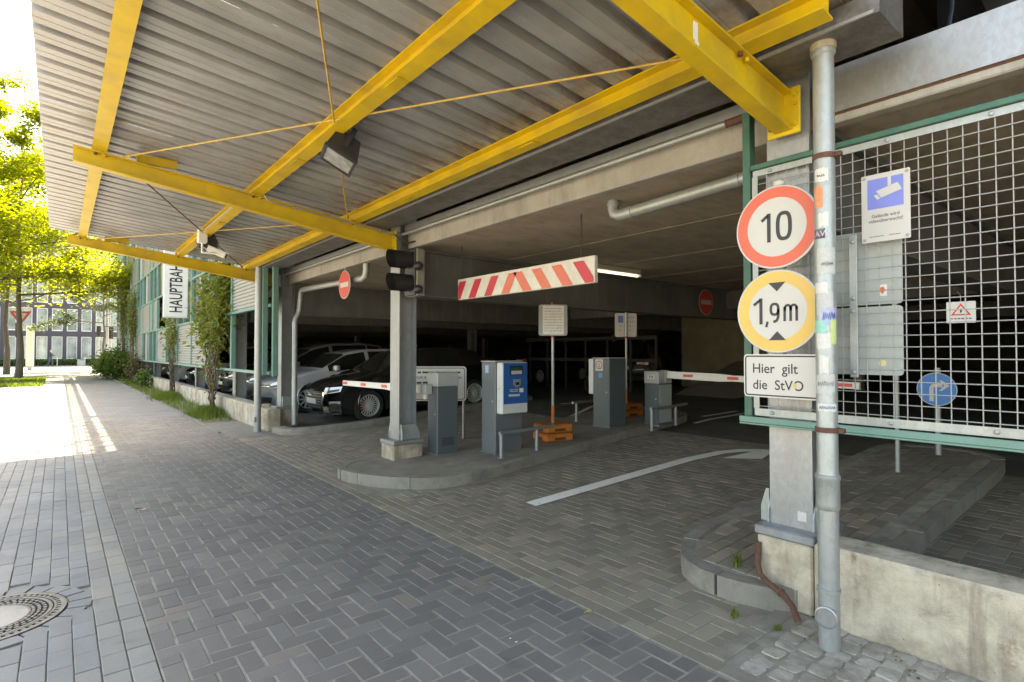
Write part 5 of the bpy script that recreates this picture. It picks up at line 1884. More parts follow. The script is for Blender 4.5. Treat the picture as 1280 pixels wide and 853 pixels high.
tm2 = kiosk(6.80, 7.22, 5.85, 6.20, 1.40, 'dark grey ticket machine with round sticker seen from behind', 1)
put('front_panel', MB().cbox((6.82, 6.205, 0.80), (7.20, 6.32, 1.385), 0.012), MATS['white cabinet'], tm2)
put('sticker', MB().box((6.7945, 5.98, 1.19), (6.7965, 6.14, 1.38)), MAT_WHITE, tm2)
st = MB()
ms = plane_matrix((6.7935, 6.06, 1.285), (0, -1, 0), (0, 0, 1))
ring_faces(st, 0.055, 0.07, 0.0, ms, 32)
put('sticker_ring', st, flat('dark red ring', (0.35, 0.05, 0.04), 0.5), tm2)
put('sticker_mark', MB().prism(circle(0.018, 14, 0, 0.018), 0, 0.0006, ms).prism(round_rect(0.05, 0.045, 0.01, 3), 0.0007, 0.001, ms @ Matrix.Translation((0, -0.022, 0))), MAT_GREYP, tm2)
put('sticker', MB().box((6.7945, 5.99, 1.08), (6.7965, 6.07, 1.16)), flat('blue sticker', (0.12, 0.25, 0.55), 0.5), tm2)

# steel hoops that guard the machines
def hoop(pts, legs, label):
    z0 = ground_i(pts[0][0])
    t = root('guard_hoop', (pts[0][0], pts[0][1], z0), label, 'guard hoop', 'steel guard hoops')
    put('bar', MB().tube([Vector(p) for p in pts], 0.024, 12), MAT_STEELD, t, smooth=40)
    for (x, y, ztop) in legs:
        zz = ground_i(x)
        put('leg', MB().tube([(x, y, zz - 0.02), (x, y, ztop)], 0.026, 12).lathe([(0.05, zz), (0.05, zz + 0.008), (0.03, zz + 0.01)], 14, Matrix.Translation((x, y, 0))), MAT_STEELD, t, smooth=40)
hoop([(4.30, 5.50, 0.47), (4.62, 5.50, 0.47), (5.25, 5.50, 0.49)], [(4.33, 5.50, 0.46), (4.93, 5.50, 0.47)], 'low steel hoop in front of the blue ticket machine')
hoop([(7.05, 5.24, 0.62), (7.5, 5.24, 0.62), (8.05, 5.26, 0.64)], [(7.08, 5.24, 0.61), (7.72, 5.25, 0.62)], 'low steel hoop in front of the entry barrier post')
hoop([(6.85, 6.72, 0.62), (7.6, 6.76, 0.62)], [(6.95, 6.72, 0.61), (7.5, 6.75, 0.61)], 'low steel hoop behind the dark ticket machine')

# notice poles on orange rubber feet
MAT_ORANGE = surf('orange rubber foot', (0.56, 0.17, 0.025), 0.6, var=0.15, scale=10, dirt=(0.2, 0.09, 0.04), dirt_amt=0.6, dscale=8)
def notice_pole(x, y, ztop, zs0, zs1, w, label, ang, paper):
    z0 = ground_i(x)
    t = root('notice_pole', (x, y, z0), label, 'sign post', 'notice poles on orange feet')
    Tr = Matrix.Translation((x, y, z0)) @ Matrix.Rotation(R(-12), 4, 'Z')
    for k in range(2):
        ft = MB()
        b = 0.125 * k
        # a moulded slab with blunt edges, hand holds are dark blocks coloured as recess shade
        ft.cbox((-0.23 + 0.01 * k, -0.20, b + 0.003), (0.23 - 0.01 * k, 0.20, b + 0.118), 0.022, Tr)
        fo = put('foot', ft, MAT_ORANGE, t)
        for (ax_, ay_, bx_, by_) in ((-0.09, -0.2015, 0.09, -0.19), (-0.2315 + 0.01 * k, -0.08, -0.22, 0.08), (0.22, -0.08, 0.2315 - 0.01 * k, 0.08)):
            put('hand_hold_shade', MB().box((ax_, ay_, b + 0.028), (bx_, by_, b + 0.066), Tr), flat('hand hold shade', (0.09, 0.04, 0.02), 0.9), fo)
    put('pole', MB().tube([(x, y, z0 + 0.23), (x, y, ztop)], 0.021, 14), MAT_PIPE, t, smooth=40)
    put('sleeve', MB().tube([(x, y, z0 + 0.248), (x, y, z0 + 0.50)], 0.024, 14), MAT_ORANGE, t, smooth=40)
    a = R(ang)
    rt, nrm = Vector((math.cos(a), math.sin(a), 0)), Vector((math.sin(a), -math.cos(a), 0))
    m = plane_matrix(Vector((x, y, (zs0 + zs1) / 2)) + nrm * (0.03 if paper else -0.03), rt, (0, 0, 1))
    h = zs1 - zs0
    put('plate', MB().prism(round_rect(w, h, 0.03), -0.003, 0.0, m), MAT_LGREY if paper else MAT_WHITE, t)
    lines = MB()
    rr = random.Random(int(x * 100))
    if paper:
        put('paper', MB().add([(-w * 0.36, -h * 0.46, 0.002), (w * 0.37, -h * 0.47, 0.0025), (w * 0.38, h * 0.46, 0.002), (-w * 0.36, h * 0.47, 0.003)], [(0, 1, 2, 3)], m), surf('creased white paper', (0.78, 0.77, 0.74), 0.7, var=0.12, scale=14, bump=0.6, bscale=12, bdist=0.02), t)
        for z in (zs0 - 0.01, zs1 + 0.015):
            put('clamp', MB().tube([(x, y, z - 0.02), (x, y, z + 0.02)], 0.03, 12), flat('red clamp', (0.3, 0.03, 0.03), 0.5), t, smooth=40)
        for k in range(9):
            yv = h * (0.36 - 0.09 * k)
            xv = -w * 0.30
            while xv < w * 0.28:
                ln = rr.uniform(0.02, 0.06)
                lines.add([(xv, yv, 0.004), (min(xv + ln, w * 0.31), yv, 0.004), (min(xv + ln, w * 0.31), yv + h * 0.025, 0.004), (xv, yv + h * 0.025, 0.004)], [(0, 1, 2, 3)], m)
                xv += ln + 0.012
        put('print', lines, surf('faded print', (0.45, 0.45, 0.44), 0.6, var=0.2, scale=50), t)
    else:
        put('blue_field', MB().add([(-w * 0.36, h * 0.10, 0.002), (-w * 0.12, h * 0.10, 0.002), (-w * 0.12, h * 0.40, 0.002), (-w * 0.36, h * 0.40, 0.002)], [(0, 1, 2, 3)], m), MAT_BLUE, t)
        for k in range(4):
            yv = h * (0.3 - 0.18 * k)
            for q in range(3):
                x0 = w * (-0.3 + 0.22 * q) if k > 1 else w * (0.05 + 0.12 * q)
                lines.add([(x0, yv, 0.002), (x0 + w * 0.09, yv, 0.002), (x0 + w * 0.09, yv + h * 0.05, 0.002), (x0, yv + h * 0.05, 0.002)], [(0, 1, 2, 3)], m)
        put('print', lines, MAT_GREYP, t)
        put('clamp', MB().tube([(x, y, zs0 - 0.03), (x, y, zs0 + 0.01)], 0.03, 12), flat('red clamp', (0.3, 0.03, 0.03), 0.5), t, smooth=40)
notice_pole(5.55, 5.84, 2.21, 1.735, 2.185, 0.42, 'pole with grey plate and creased white paper on an orange foot', -35, True)
notice_pole(7.93, 6.42, 2.22, 1.77, 2.20, 0.40, 'pole with white and blue notice on an orange foot, farther of two', -38, False)

# tariff board behind the exit barrier post
tb = root('tariff_board', (4.75, 7.05, ground_i(4.7)), 'low white tariff board with black print behind the exit barrier post', 'sign')
a = R(-38)
rt = Vector((math.cos(a), math.sin(a), 0))
m = plane_matrix((4.36, 7.20, 1.02), rt, (0, 0, 1))
put('plate', MB().prism(round_rect(1.0, 0.52, 0.05), -0.006, 0.0, m), MAT_WHITE, tb)
b = MB()
ribbon(b, round_rect(0.95, 0.47, 0.04), 0.012, m @ Matrix.Translation((0, 0, 0.001)), True)
put('border', b, MAT_PRINT, tb)
x = MB()
v, f = text_mesh('30 Min. 0,50 € - maximal 5,00 € / Tag', 0.055, 0.8, 0.0008)
k = 0.86 / (max(p[0] for p in v) - min(p[0] for p in v))
x.add([(p[0] * k, p[1], 0) for p in v], f, m @ Matrix.Translation((0.0, 0.09, 0.001)))
rr = random.Random(9)
for yv in (0.155, 0.0):
    xv = -0.42
    while xv < 0.36:
        ln = rr.uniform(0.04, 0.12)
        x.add([(xv, yv, 0.001), (min(xv + ln, 0.43), yv, 0.001), (min(xv + ln, 0.43), yv + 0.028, 0.001), (xv, yv + 0.028, 0.001)], [(0, 1, 2, 3)], m)
        xv += ln + 0.02
put('lettering', x, MAT_PRINT, tb)
for s in (-0.46, 0.46):
    p = Vector((4.36, 7.20, 0)) + rt * s + Vector((0.02, 0.03, 0))
    put('leg', MB().tube([(p.x, p.y, ground_i(p.x) - 0.02), (p.x, p.y, 1.25)], 0.022, 10), MAT_STEELD, tb, smooth=40)

# round arrow sign and bare pole on the entry island
bs = root('arrow_sign', (7.62, 1.78, fz(7.62) + 0.12), 'round blue turn right sign on a pole behind the wire mesh', 'sign')
put('pole', MB().tube([(7.65, 1.78, fz(7.65) + 0.1), (7.65, 1.78, 1.32)], 0.03, 14), MAT_PIPE, bs, smooth=40)
m = plane_matrix((7.61, 1.78, 1.08), (0, -1, 0), (0, 0, 1))
put('plate', MB().lathe([(0, -0.008), (0.186, -0.008), (0.186, 0), (0, 0)], 40, m), MAT_WHITE, bs)
f = MB()
c = circle(0.178, 40)
f.add([(x, y, 0.001) for x, y in c], [tuple(range(40))], m)
put('blue_face', f, flat('bright blue face', (0.02, 0.19, 0.55), 0.4), bs)
ar = MB()
mm = m @ Matrix.Translation((0, 0, 0.002)) @ Matrix.Scale(0.79, 4)
ribbon(ar, [(-0.06, -0.17), (-0.06, 0.0)] + arc(-0.015, 0.0, 0.045, 0.055, 180, 90, 6, 2.0) + [(0.07, 0.055)], 0.05, mm)
ar.add([(0.06, -0.02, 0), (0.15, 0.055, 0), (0.06, 0.13, 0), (0.03, 0.13, 0), (0.09, 0.055, 0), (0.03, -0.02, 0)], [(0, 1, 4, 5), (1, 2, 3, 4)], mm)
put('arrow', ar, MAT_WHITE, bs)
put('bare_pole', MB().tube([(6.55, 1.86, fz(6.55) + 0.1), (6.55, 1.86, 2.0)], 0.022, 12), MAT_PIPE, label='thin bare galvanised pole standing on the entry island', cat='pole', smooth=40)

# ------------------------------------------------------------------ cars
def paint(name, c, rough=0.3, metal=0.0):
    return flat('car paint ' + name, c, rough, metal, coat=1.0)
CP = {'black': paint('black', (0.008, 0.008, 0.009), 0.25), 'silver': paint('silver', (0.58, 0.60, 0.62), 0.32, 0.25), 'grey': paint('grey', (0.25, 0.25, 0.255), 0.3, 0.3),
      'dark': paint('dark blue grey', (0.02, 0.022, 0.028), 0.25), 'white': paint('white', (0.62, 0.62, 0.60), 0.3)}
MAT_GLASS = flat('car glass', (0.012, 0.014, 0.015), 0.04, spec=0.8)
MAT_TYRE = surf('tyre rubber', (0.018, 0.018, 0.018), 0.8, var=0.2, scale=30)
MAT_RIM = flat('alloy rim', (0.62, 0.62, 0.61), 0.3, 0.35)
MAT_CHROME = flat('chrome trim', (0.65, 0.65, 0.66), 0.12, 1.0)
MAT_CPLAST = flat('car black trim', (0.012, 0.012, 0.012), 0.4)
MAT_HEAD = flat('headlight glass', (0.30, 0.34, 0.40), 0.08, 0.5, spec=0.8)
MAT_TAIL = flat('tail light red', (0.42, 0.015, 0.02), 0.12, spec=0.7)
MAT_PLATE = flat('number plate', (0.62, 0.62, 0.58), 0.4)
MAT_CALIPER = flat('red caliper', (0.4, 0.02, 0.03), 0.4)

PROFILES = {   # roof / bonnet line, (x as fraction of length, height in metres)
    'hatch': dict(L=4.34, W=1.80, top=[(0, 0.70), (0.03, 0.80), (0.08, 0.86), (0.27, 1.00), (0.43, 1.37), (0.55, 1.435), (0.72, 1.41), (0.84, 1.33), (0.94, 1.02), (0.985, 0.93), (1, 0.80)], cowl=0.27, wr=0.43, rr=0.85, re=0.945, ax=(0.195, 0.80)),
    'mpv': dict(L=4.40, W=1.82, top=[(0, 0.74), (0.03, 0.84), (0.08, 0.92), (0.20, 1.06), (0.40, 1.50), (0.54, 1.60), (0.75, 1.58), (0.90, 1.48), (0.965, 1.10), (0.99, 0.98), (1, 0.85)], cowl=0.20, wr=0.40, rr=0.90, re=0.965, ax=(0.19, 0.81)),
    'suv': dict(L=4.55, W=1.88, top=[(0, 0.85), (0.03, 0.96), (0.08, 1.02), (0.26, 1.12), (0.40, 1.56), (0.52, 1.65), (0.75, 1.63), (0.88, 1.54), (0.96, 1.14), (0.985, 1.02), (1, 0.9)], cowl=0.26, wr=0.40, rr=0.885, re=0.96, ax=(0.19, 0.80)),
}


def interp(pts, x):
    if x <= pts[0][0]:
        return pts[0][1]
    for (a, za), (b, zc) in zip(pts[:-1], pts[1:]):
        if x <= b:
            t = (x - a) / (b - a)
            return za + (zc - za) * t
    return pts[-1][1]


def car_meshes(kind):
    """body, glass and fixed trims of one car type in local coordinates: nose at x = 0, ground at z = 0"""
    P = PROFILES[kind]
    L, W = P['L'], P['W']
    hw = W / 2
    top = P['top']
    def ztop(f):
        return (interp(top, f - 0.02) + 2 * interp(top, f) + interp(top, f + 0.02)) / 4 if 0.03 < f < 0.97 else interp(top, f)
    def deform(x, y, z):
        a = min(1.0, abs(y) / hw)
        if x < 0.9:
            k = 1 - x / 0.9
            x += k * (0.30 * a ** 3.2 + 0.10 * max(0.0, (z - 0.55) / 0.4) ** 2 + 0.05 * max(0, (0.45 - z) / 0.3))
        if x > L - 0.8:
            k = 1 - (L - x) / 0.8
            x -= k * (0.20 * a ** 3.2 + 0.06 * max(0, (0.5 - z) / 0.3))
        return (x, y, z)
    N = 88
    zs = 0.19
    ns = [5, 8, 7, 3, 5]                     # rows: underside, side to belt, glass band, roof edge, top
    rows = sum(ns) + 1
    ring = []
    for i in range(N + 1):
        f = i / N
        x = f * L
        zt = ztop(f)
        zbelt = min(zt - 0.05, 0.90 + 0.10 * f if kind == 'hatch' else 0.98 + 0.08 * f)
        sw = hw * (0.965 + 0.035 * math.sin(math.pi * min(1, f * 1.1)))
        gh = max(0.0, min(1.0, (zt - zbelt - 0.05) / 0.4))
        wr = sw * (0.93 - 0.16 * gh)
        z0 = zs + (0.05 if f < 0.05 or f > 0.95 else 0)
        pts = []
        for k in range(ns[0]):
            t = k / ns[0]
            pts.append((sw * 0.93 * t, z0))
        for k in range(ns[1]):
            t = k / ns[1]
            z = z0 + (zbelt - z0) * t
            pts.append((sw * (0.93 + 0.07 * math.sin(math.pi * (0.12 + 0.62 * t)) ** 0.8), z))
        xb = sw * (0.93 + 0.07 * math.sin(math.pi * 0.74) ** 0.8)
        zr = zt - 0.07 * (0.35 + 0.65 * gh)
        for k in range(ns[2]):
            t = k / ns[2]
            pts.append((xb + (wr - xb) * t ** 1.15, zbelt + (zr - zbelt) * t))
        for k in range(ns[3]):
            t = k / ns[3]
            a = t * math.pi / 2 * 0.75
            pts.append((wr - (wr * 0.13) * (1 - math.cos(a)), zr + (zt - 0.012 - zr) * math.sin(a) / math.sin(math.pi / 2 * 0.75)))
        wt = pts[-1][0]
        for k in range(ns[4] + 1):
            t = k / ns[4]
            pts.append((wt * 0.96 * (1 - t), zt - 0.010 * (1 - t) ** 2))
        ring.append((x, pts))
    rl, rr_ = P['ax'][0] * L, P['ax'][1] * L
    wr_ = 0.325
    arch = 0.365
    V = []
    for s in (1, -1):
        for x, pts in ring:
            for y, z in pts:
                # draw the wheel opening into the grid
                V.append([x, s * y, z])
    nr = len(ring[0][1])
    body, glass = [], []
    b0, b1 = ns[0] + ns[1], ns[0] + ns[1] + ns[2]
    def cutout(x, z):
        return any((x - c) ** 2 + (z - wr_) ** 2 < arch ** 2 for c in (rl, rr_))
    for si in (0, 1):
        o = si * (N + 1) * nr
        for i in range(N):
            f = (i + 0.5) / N
            for j in range(nr - 1):
                q = (o + i * nr + j, o + (i + 1) * nr + j, o + (i + 1) * nr + j + 1, o + i * nr + j + 1)
                cx = sum(V[k][0] for k in q) / 4
                cz = sum(V[k][2] for k in q) / 4
                if 1 < j < b0 and cutout(cx, cz):
                    continue
                if j <= ns[0] and j > 1 and any(abs(cx - c) < arch for c in (rl, rr_)):
                    continue
                q = q if si == 0 else q[::-1]
                side = b0 <= j < b1 and ztop(f) - 0.98 > 0.13
                g = False
                if side and P['cowl'] + 0.035 < f < P['re'] - 0.03:
                    z_hi = ztop(f)
                    g = True
                    for pil in (P['wr'] + 0.125, P['rr'] - 0.12):
                        if abs(f - pil) < 0.009:
                            g = False
                    if f > P['rr'] - 0.02:
                        g = False
                    # the screen pillar follows the windscreen
                    if f < P['wr'] and (j - b0) / ns[2] > 0.86:
                        g = False
                if j >= b1 and P['cowl'] + 0.01 < f < P['wr'] - 0.01:
                    g = j >= b1 + 1
                if j >= b1 + 1 and P['rr'] + 0.005 < f < P['re'] - 0.005:
                    g = True
                (glass if g else body).append(q)
    V2 = [deform(*p) for p in V]
    # snap rim vertices of the wheel opening on to a circle
    # end caps
    for i in (0, N):
        for si in (0, 1):
            o = si * (N + 1) * nr + i * nr
            for j in range(nr - 1):
                pass
    caps = []
    for i in (0, N):
        a = [i * nr + j for j in range(nr)]
        b = [(N + 1) * nr + i * nr + j for j in range(nr)]
        for j in range(nr - 1):
            q = (a[j], a[j + 1], b[j + 1], b[j])
            caps.append(q if i == 0 else q[::-1])
    body += caps
    def pack(faces):
        used = sorted({k for f in faces for k in f})
        mp = {k: n for n, k in enumerate(used)}
        return MB().add([V2[k] for k in used], [tuple(mp[k] for k in f) for f in faces])
    return dict(P=P, body=pack(body), glass=pack(glass), deform=deform, axles=(rl, rr_), wr=wr_, arch=arch, hw=hw)


CAR = {}


def front_patch(D, poly_rows, x, flip=False):
    """quad grid given as rows of (y, z), laid on the bodywork through the same bend"""
    mb = MB()
    vs, fs = [], []
    n = len(poly_rows[0])
    for row in poly_rows:
        for y, z in row:
            vs.append(D(x, y, z))
    for i in range(len(poly_rows) - 1):
        for j in range(n - 1):
            q = (i * n + j, i * n + j + 1, (i + 1) * n + j + 1, (i + 1) * n + j)
            fs.append(q)
    return mb.add(vs, fs)


def quad_rows(corners, nu=8, nv=4):
    """corners (y,z): a lower-left, b lower-right, c upper-right, d upper-left"""
    a, b, c, d = [Vector(p) for p in corners]
    return [[tuple(a.lerp(b, j / nu).lerp(d.lerp(c, j / nu), i / nv)) for j in range(nu + 1)] for i in range(nv + 1)]


def build_car(kind, colour, label, loc, face=-1, spokes=10, grille='bar', group='cars parked in the garage', tilt=True, caliper=False):
    if kind not in CAR:
        CAR[kind] = car_meshes(kind)
    C = CAR[kind]
    D, P = C['deform'], C['P']
    L, hw = P['L'], C['hw']
    rot = (0, TILT if tilt else 0, 0) if face < 0 else (0, -TILT if tilt else 0, math.pi)
    t = root('parked_car', loc, label, 'car', group, rot)
    ORG[t.name] = Vector((0, 0, 0))
    pm = CP[colour]
    put('body', C['body'], pm, t, smooth=40, local=True, recalc=True)
    put('windows', C['glass'], MAT_GLASS, t, smooth=40, local=True, recalc=True)
    # wheels
    r = C['wr']
    for ai, ax in enumerate(C['axles']):
        for s in (-1, 1):
            M = Matrix.Translation((ax, s * (hw - 0.12), r)) @ Matrix.Rotation(R(-90 * s), 4, 'X')
            w = put('wheel', MB().lathe([(r * 0.68, -0.10), (r * 0.93, -0.10), (r, -0.06), (r, 0.06), (r * 0.94, 0.098), (r * 0.70, 0.10), (r * 0.67, 0.085)], 32, M, False), MAT_TYRE, t, smooth=40, local=True)
            ri = MB()
            ri.lathe([(r * 0.62, 0.0), (r * 0.68, 0.02), (r * 0.69, 0.096), (r * 0.66, 0.102), (r * 0.63, 0.08), (r * 0.62, 0.0)], 32, M, False)
            ri.lathe([(r * 0.17, 0.05), (r * 0.17, 0.085), (r * 0.1, 0.092), (0, 0.092)], 16, M)
            for k in range(spokes):
                wd = 0.011 if spokes > 12 else 0.022
                ri.add([(0.03, -wd, 0.075), (r * 0.65, -wd * 0.8, 0.088), (r * 0.65, wd * 0.8, 0.088), (0.03, wd, 0.075), (0.03, -wd, 0.055), (r * 0.65, -wd * 0.8, 0.06), (r * 0.65, wd * 0.8, 0.06), (0.03, wd, 0.055)],
                       [(0, 1, 2, 3), (7, 6, 5, 4), (0, 4, 5, 1), (1, 5, 6, 2), (2, 6, 7, 3), (3, 7, 4, 0)], M @ Matrix.Rotation(2 * math.pi * k / spokes, 4, 'Z'))
            put('rim', ri, MAT_RIM, w, smooth=40, local=True)
            if caliper:
                put('brake_caliper', MB().cbox((-r * 0.58, -0.07, 0.0), (-r * 0.3, 0.07, 0.04), 0.01, M), MAT_CALIPER, w, local=True)
            put('brake_disc', MB().lathe([(r * 0.5, -0.02), (r * 0.5, -0.005), (0, -0.005)], 24, M), flat('dark brake disc', (0.05, 0.05, 0.05), 0.5, 0.5), w, local=True)
            # arch lip and liner
            ar = MB()
            n = 22
            sy = s * (hw * 0.985)
            vs, fs = [], []
            for k in range(n + 1):
                a = R(-18 + 216 * k / n)
                for rad, dy in ((C['arch'] + 0.028, -0.008), (C['arch'] + 0.024, 0.006), (C['arch'] - 0.016, 0.006), (C['arch'] - 0.02, -0.30)):
                    vs.append((ax + rad * math.cos(a), sy + s * dy, r + rad * math.sin(a)))
            for k in range(n):
                for j in range(3):
                    q = (k * 4 + j, k * 4 + j + 1, k * 4 + 5 + j, k * 4 + 4 + j)
                    fs.append(q)
            put('wheel_arch', ar.add([D(*p) for p in vs], fs), pm if kind == 'hatch' else MAT_CPLAST, t, smooth=40, local=True, recalc=True)
            put('arch_liner', MB().lathe([(C['arch'], 0), (C['arch'], 0.004), (0, 0.004)], 24, Matrix.Translation((ax, s * (hw - 0.32), r)) @ Matrix.Rotation(R(-90 * s), 4, 'X')), MAT_CPLAST, t, local=True)
    # nose
    zt = interp(P['top'], 0.0)
    if grille == 'single':
        put('grille', front_patch(D, quad_rows([(-0.40, 0.30), (0.40, 0.30), (0.50, 0.66), (-0.50, 0.66)], 12, 5), -0.012), MAT_CPLAST, t, local=True, recalc=True)
        fr = MB()
        for row in range(6):
            z = 0.34 + 0.055 * row
            hwid = 0.42 + (z - 0.3) * 0.26
            fr.add(*(lambda q: (q.v, q.f))(front_patch(D, quad_rows([(-hwid + 0.03, z), (hwid - 0.03, z), (hwid - 0.03, z + 0.012), (-hwid + 0.03, z + 0.012)], 12, 1), -0.022)))
        put('grille_bars', fr, MAT_GREYP, t, local=True, recalc=True)
        for s in (-1, 1):
            c = [(s * 0.42, 0.30), (s * 0.46, 0.30), (s * 0.56, 0.64), (s * 0.50, 0.66)]
            put('grille_trim', front_patch(D, quad_rows(c, 3, 5), -0.026), MAT_CHROME, t, local=True, recalc=True)
            put('air_intake', front_patch(D, quad_rows([(s * 0.60, 0.27), (s * 0.84, 0.27), (s * 0.86, 0.47), (s * 0.66, 0.47)], 6, 4), -0.016), MAT_CHROME, t, local=True, recalc=True)
            put('air_intake', front_patch(D, quad_rows([(s * 0.66, 0.31), (s * 0.80, 0.31), (s * 0.81, 0.43), (s * 0.69, 0.43)], 6, 4), -0.03), MAT_CPLAST, t, local=True, recalc=True)
        put('lower_lip', front_patch(D, quad_rows([(-0.84, 0.205), (0.84, 0.205), (0.84, 0.23), (-0.84, 0.23)], 16, 1), -0.03), MAT_CHROME, t, local=True, recalc=True)
        em = MB()
        for k in range(3):
            em.tube([D(-0.034, -0.06 + 0.06 * k + 0.035 * math.cos(a), 0.60 + 0.028 * math.sin(a)) for a in [2 * math.pi * q / 14 for q in range(15)]], 0.005, 5, False)
        put('emblem', em, MAT_CHROME, t, local=True)
        hl = [(0.52, 0.60), (0.86, 0.66), (0.88, 0.76), (0.56, 0.74)]
        zp = 0.46
    else:
        put('grille', front_patch(D, quad_rows([(-0.62, 0.64), (0.62, 0.64), (0.60, 0.71), (-0.60, 0.71)], 12, 2), -0.012), MAT_CPLAST, t, local=True, recalc=True)
        put('grille_trim', front_patch(D, quad_rows([(-0.60, 0.665), (0.60, 0.665), (0.60, 0.68), (-0.60, 0.68)], 12, 1), -0.02), MAT_CHROME, t, local=True, recalc=True)
        put('air_intake', front_patch(D, quad_rows([(-0.62, 0.28), (0.62, 0.28), (0.66, 0.42), (-0.66, 0.42)], 12, 2), -0.012), MAT_CPLAST, t, local=True, recalc=True)
        em = MB().lathe([(0.055, 0), (0.055, 0.01), (0.045, 0.014), (0, 0.01)], 20, Matrix.Translation(D(-0.03, 0, 0.69)) @ Matrix.Rotation(R(-90), 4, 'Y'))
        put('emblem', em, MAT_CHROME, t, local=True)
        hl = [(0.60, 0.62), (0.86, 0.66), (0.88, 0.80), (0.64, 0.74)]
        zp = 0.50
    for s in (-1, 1):
        put('headlight', front_patch(D, quad_rows([(s * y, z) for y, z in hl], 8, 4), -0.018), MAT_HEAD, t, local=True, recalc=True)
        put('headlight_shade', front_patch(D, quad_rows([(s * 0.62, 0.63), (s * 0.84, 0.67), (s * 0.85, 0.715), (s * 0.63, 0.685)], 6, 2), -0.024), MAT_CPLAST, t, local=True, recalc=True)
    put('number_plate', front_patch(D, quad_rows([(-0.26, zp - 0.055), (0.26, zp - 0.055), (0.26, zp + 0.055), (-0.26, zp + 0.055)], 6, 2), -0.034), MAT_PLATE, t, local=True, recalc=True)
    # tail
    for s in (-1, 1):
        put('tail_light', front_patch(D, quad_rows([(s * 0.52, 0.80), (s * 0.88, 0.78), (s * 0.88, 0.96), (s * 0.56, 0.95)], 8, 3), L + 0.012), MAT_TAIL, t, local=True, recalc=True)
    put('number_plate', front_patch(D, quad_rows([(-0.26, 0.62), (0.26, 0.62), (0.26, 0.73), (-0.26, 0.73)], 6, 2), L + 0.02), MAT_PLATE, t, local=True, recalc=True)
    put('rear_valance', front_patch(D, quad_rows([(-0.78, 0.26), (0.78, 0.26), (0.80, 0.42), (-0.80, 0.42)], 12, 2), L + 0.012), MAT_CPLAST, t, local=True, recalc=True)
    # door mirrors, handles, seams
    xm = P['cowl'] * L + 0.36
    for s in (-1, 1):
        mr = MB()
        T = Matrix.Translation((xm, s * (hw + 0.08), 1.0 + (0.06 if kind != 'hatch' else 0)))
        mr.cbox((-0.06, -0.10, -0.065), (0.07, 0.10, 0.075), 0.03, T)
        mr.box((0.0, -0.12 if s > 0 else 0.08, -0.05), (0.05, -0.08 if s > 0 else 0.12, 0.0), T)
        put('mirror', mr, pm, t, local=True, smooth=50)
        for fx in (P['wr'] + 0.10, P['rr'] - 0.16):
            put('door_handle', MB().cbox((fx * L - 0.09, s * hw * 0.985 - 0.02, 0.84), (fx * L + 0.09, s * hw * 0.985 + 0.02, 0.87), 0.008), pm, t, local=True)
    put('roof_rail' if kind != 'hatch' else 'antenna', (MB().tube([((P['wr'] + 0.04) * L, 0.56, ztop_of(P, P['wr'] + 0.06) + 0.025), (0.6 * L, 0.58, ztop_of(P, 0.6) + 0.035), ((P['rr'] - 0.02) * L, 0.55, ztop_of(P, P['rr'] - 0.03) + 0.025)], 0.014, 8).tube([((P['wr'] + 0.04) * L, -0.56, ztop_of(P, P['wr'] + 0.06) + 0.025), (0.6 * L, -0.58, ztop_of(P, 0.6) + 0.035), ((P['rr'] - 0.02) * L, -0.55, ztop_of(P, P['rr'] - 0.03) + 0.025)], 0.014, 8) if kind != 'hatch' else MB().cbox((0.78 * L, -0.015, 1.36), (0.80 * L, 0.015, 1.45), 0.006)), MAT_CHROME if kind != 'hatch' else MAT_CPLAST, t, local=True)
    return t


def ztop_of(P, f):
    return interp(P['top'], f)


def park(kind, colour, xn, yc, label, face=-1, **kw):
    """nose (or tail, for a car parked nose in) at xn"""
    L = PROFILES[kind]['L']
    z = kw.pop('z', None)
    if face < 0:
        loc = (xn, yc, fz(xn) + 0.004 if z is None else z)
    else:
        loc = (xn + L, yc, fz(xn + L) + 0.004 if z is None else z)
    return build_car(kind, colour, label, loc, face, **kw)


park('hatch', 'black', 4.06, 11.42, 'black hatchback with chrome grille and many spoked wheels left of the exit lane', spokes=20, grille='single', caliper=True)
park('hatch', 'silver', 3.70, 14.0, 'silver car with pale mirror parked behind the black hatchback')
park('mpv', 'grey', 3.9, 16.6, 'dark grey car parked behind the silver one, only its roof in view')
park('suv', 'black', 3.95, 19.2, 'black car nose on behind the climbing plant and low wall')
park('mpv', 'silver', 3.72, 21.9, 'silver car tail on with red lights seen under the facade', face=1)
park('hatch', 'dark', 3.85, 24.6, 'dark car nose on under the facade beyond the red tail lights')
park('hatch', 'silver', 3.9, 29.5, 'silver car farthest along under the facade')
park('hatch', 'grey', 23.0, 21.5, 'grey hatchback tail on deep in the dark garage', face=-1).rotation_euler = (0, 0, R(208))
park('suv', 'black', 19.0, 13.2, 'black car with a red tail light beyond the notice pole', face=-1).rotation_euler = (0, 0, R(195))
park('suv', 'dark', 17.0, 16.5, 'dark car in the row behind the ticket machines').rotation_euler = (0, 0, R(190))
park('mpv', 'black', 9.6, -1.9, 'black car in the dark behind the wire mesh', tilt=False, z=fz(9.6) + 0.004)
park('suv', 'dark', 10.2, -4.7, 'dark car behind the mesh at the right edge', tilt=False, z=fz(10) + 0.004)
up = park('suv', 'black', 3.95, 0.05, 'black car on the upper deck above the wire mesh', tilt=False, z=3.085, group='cars on the upper deck')

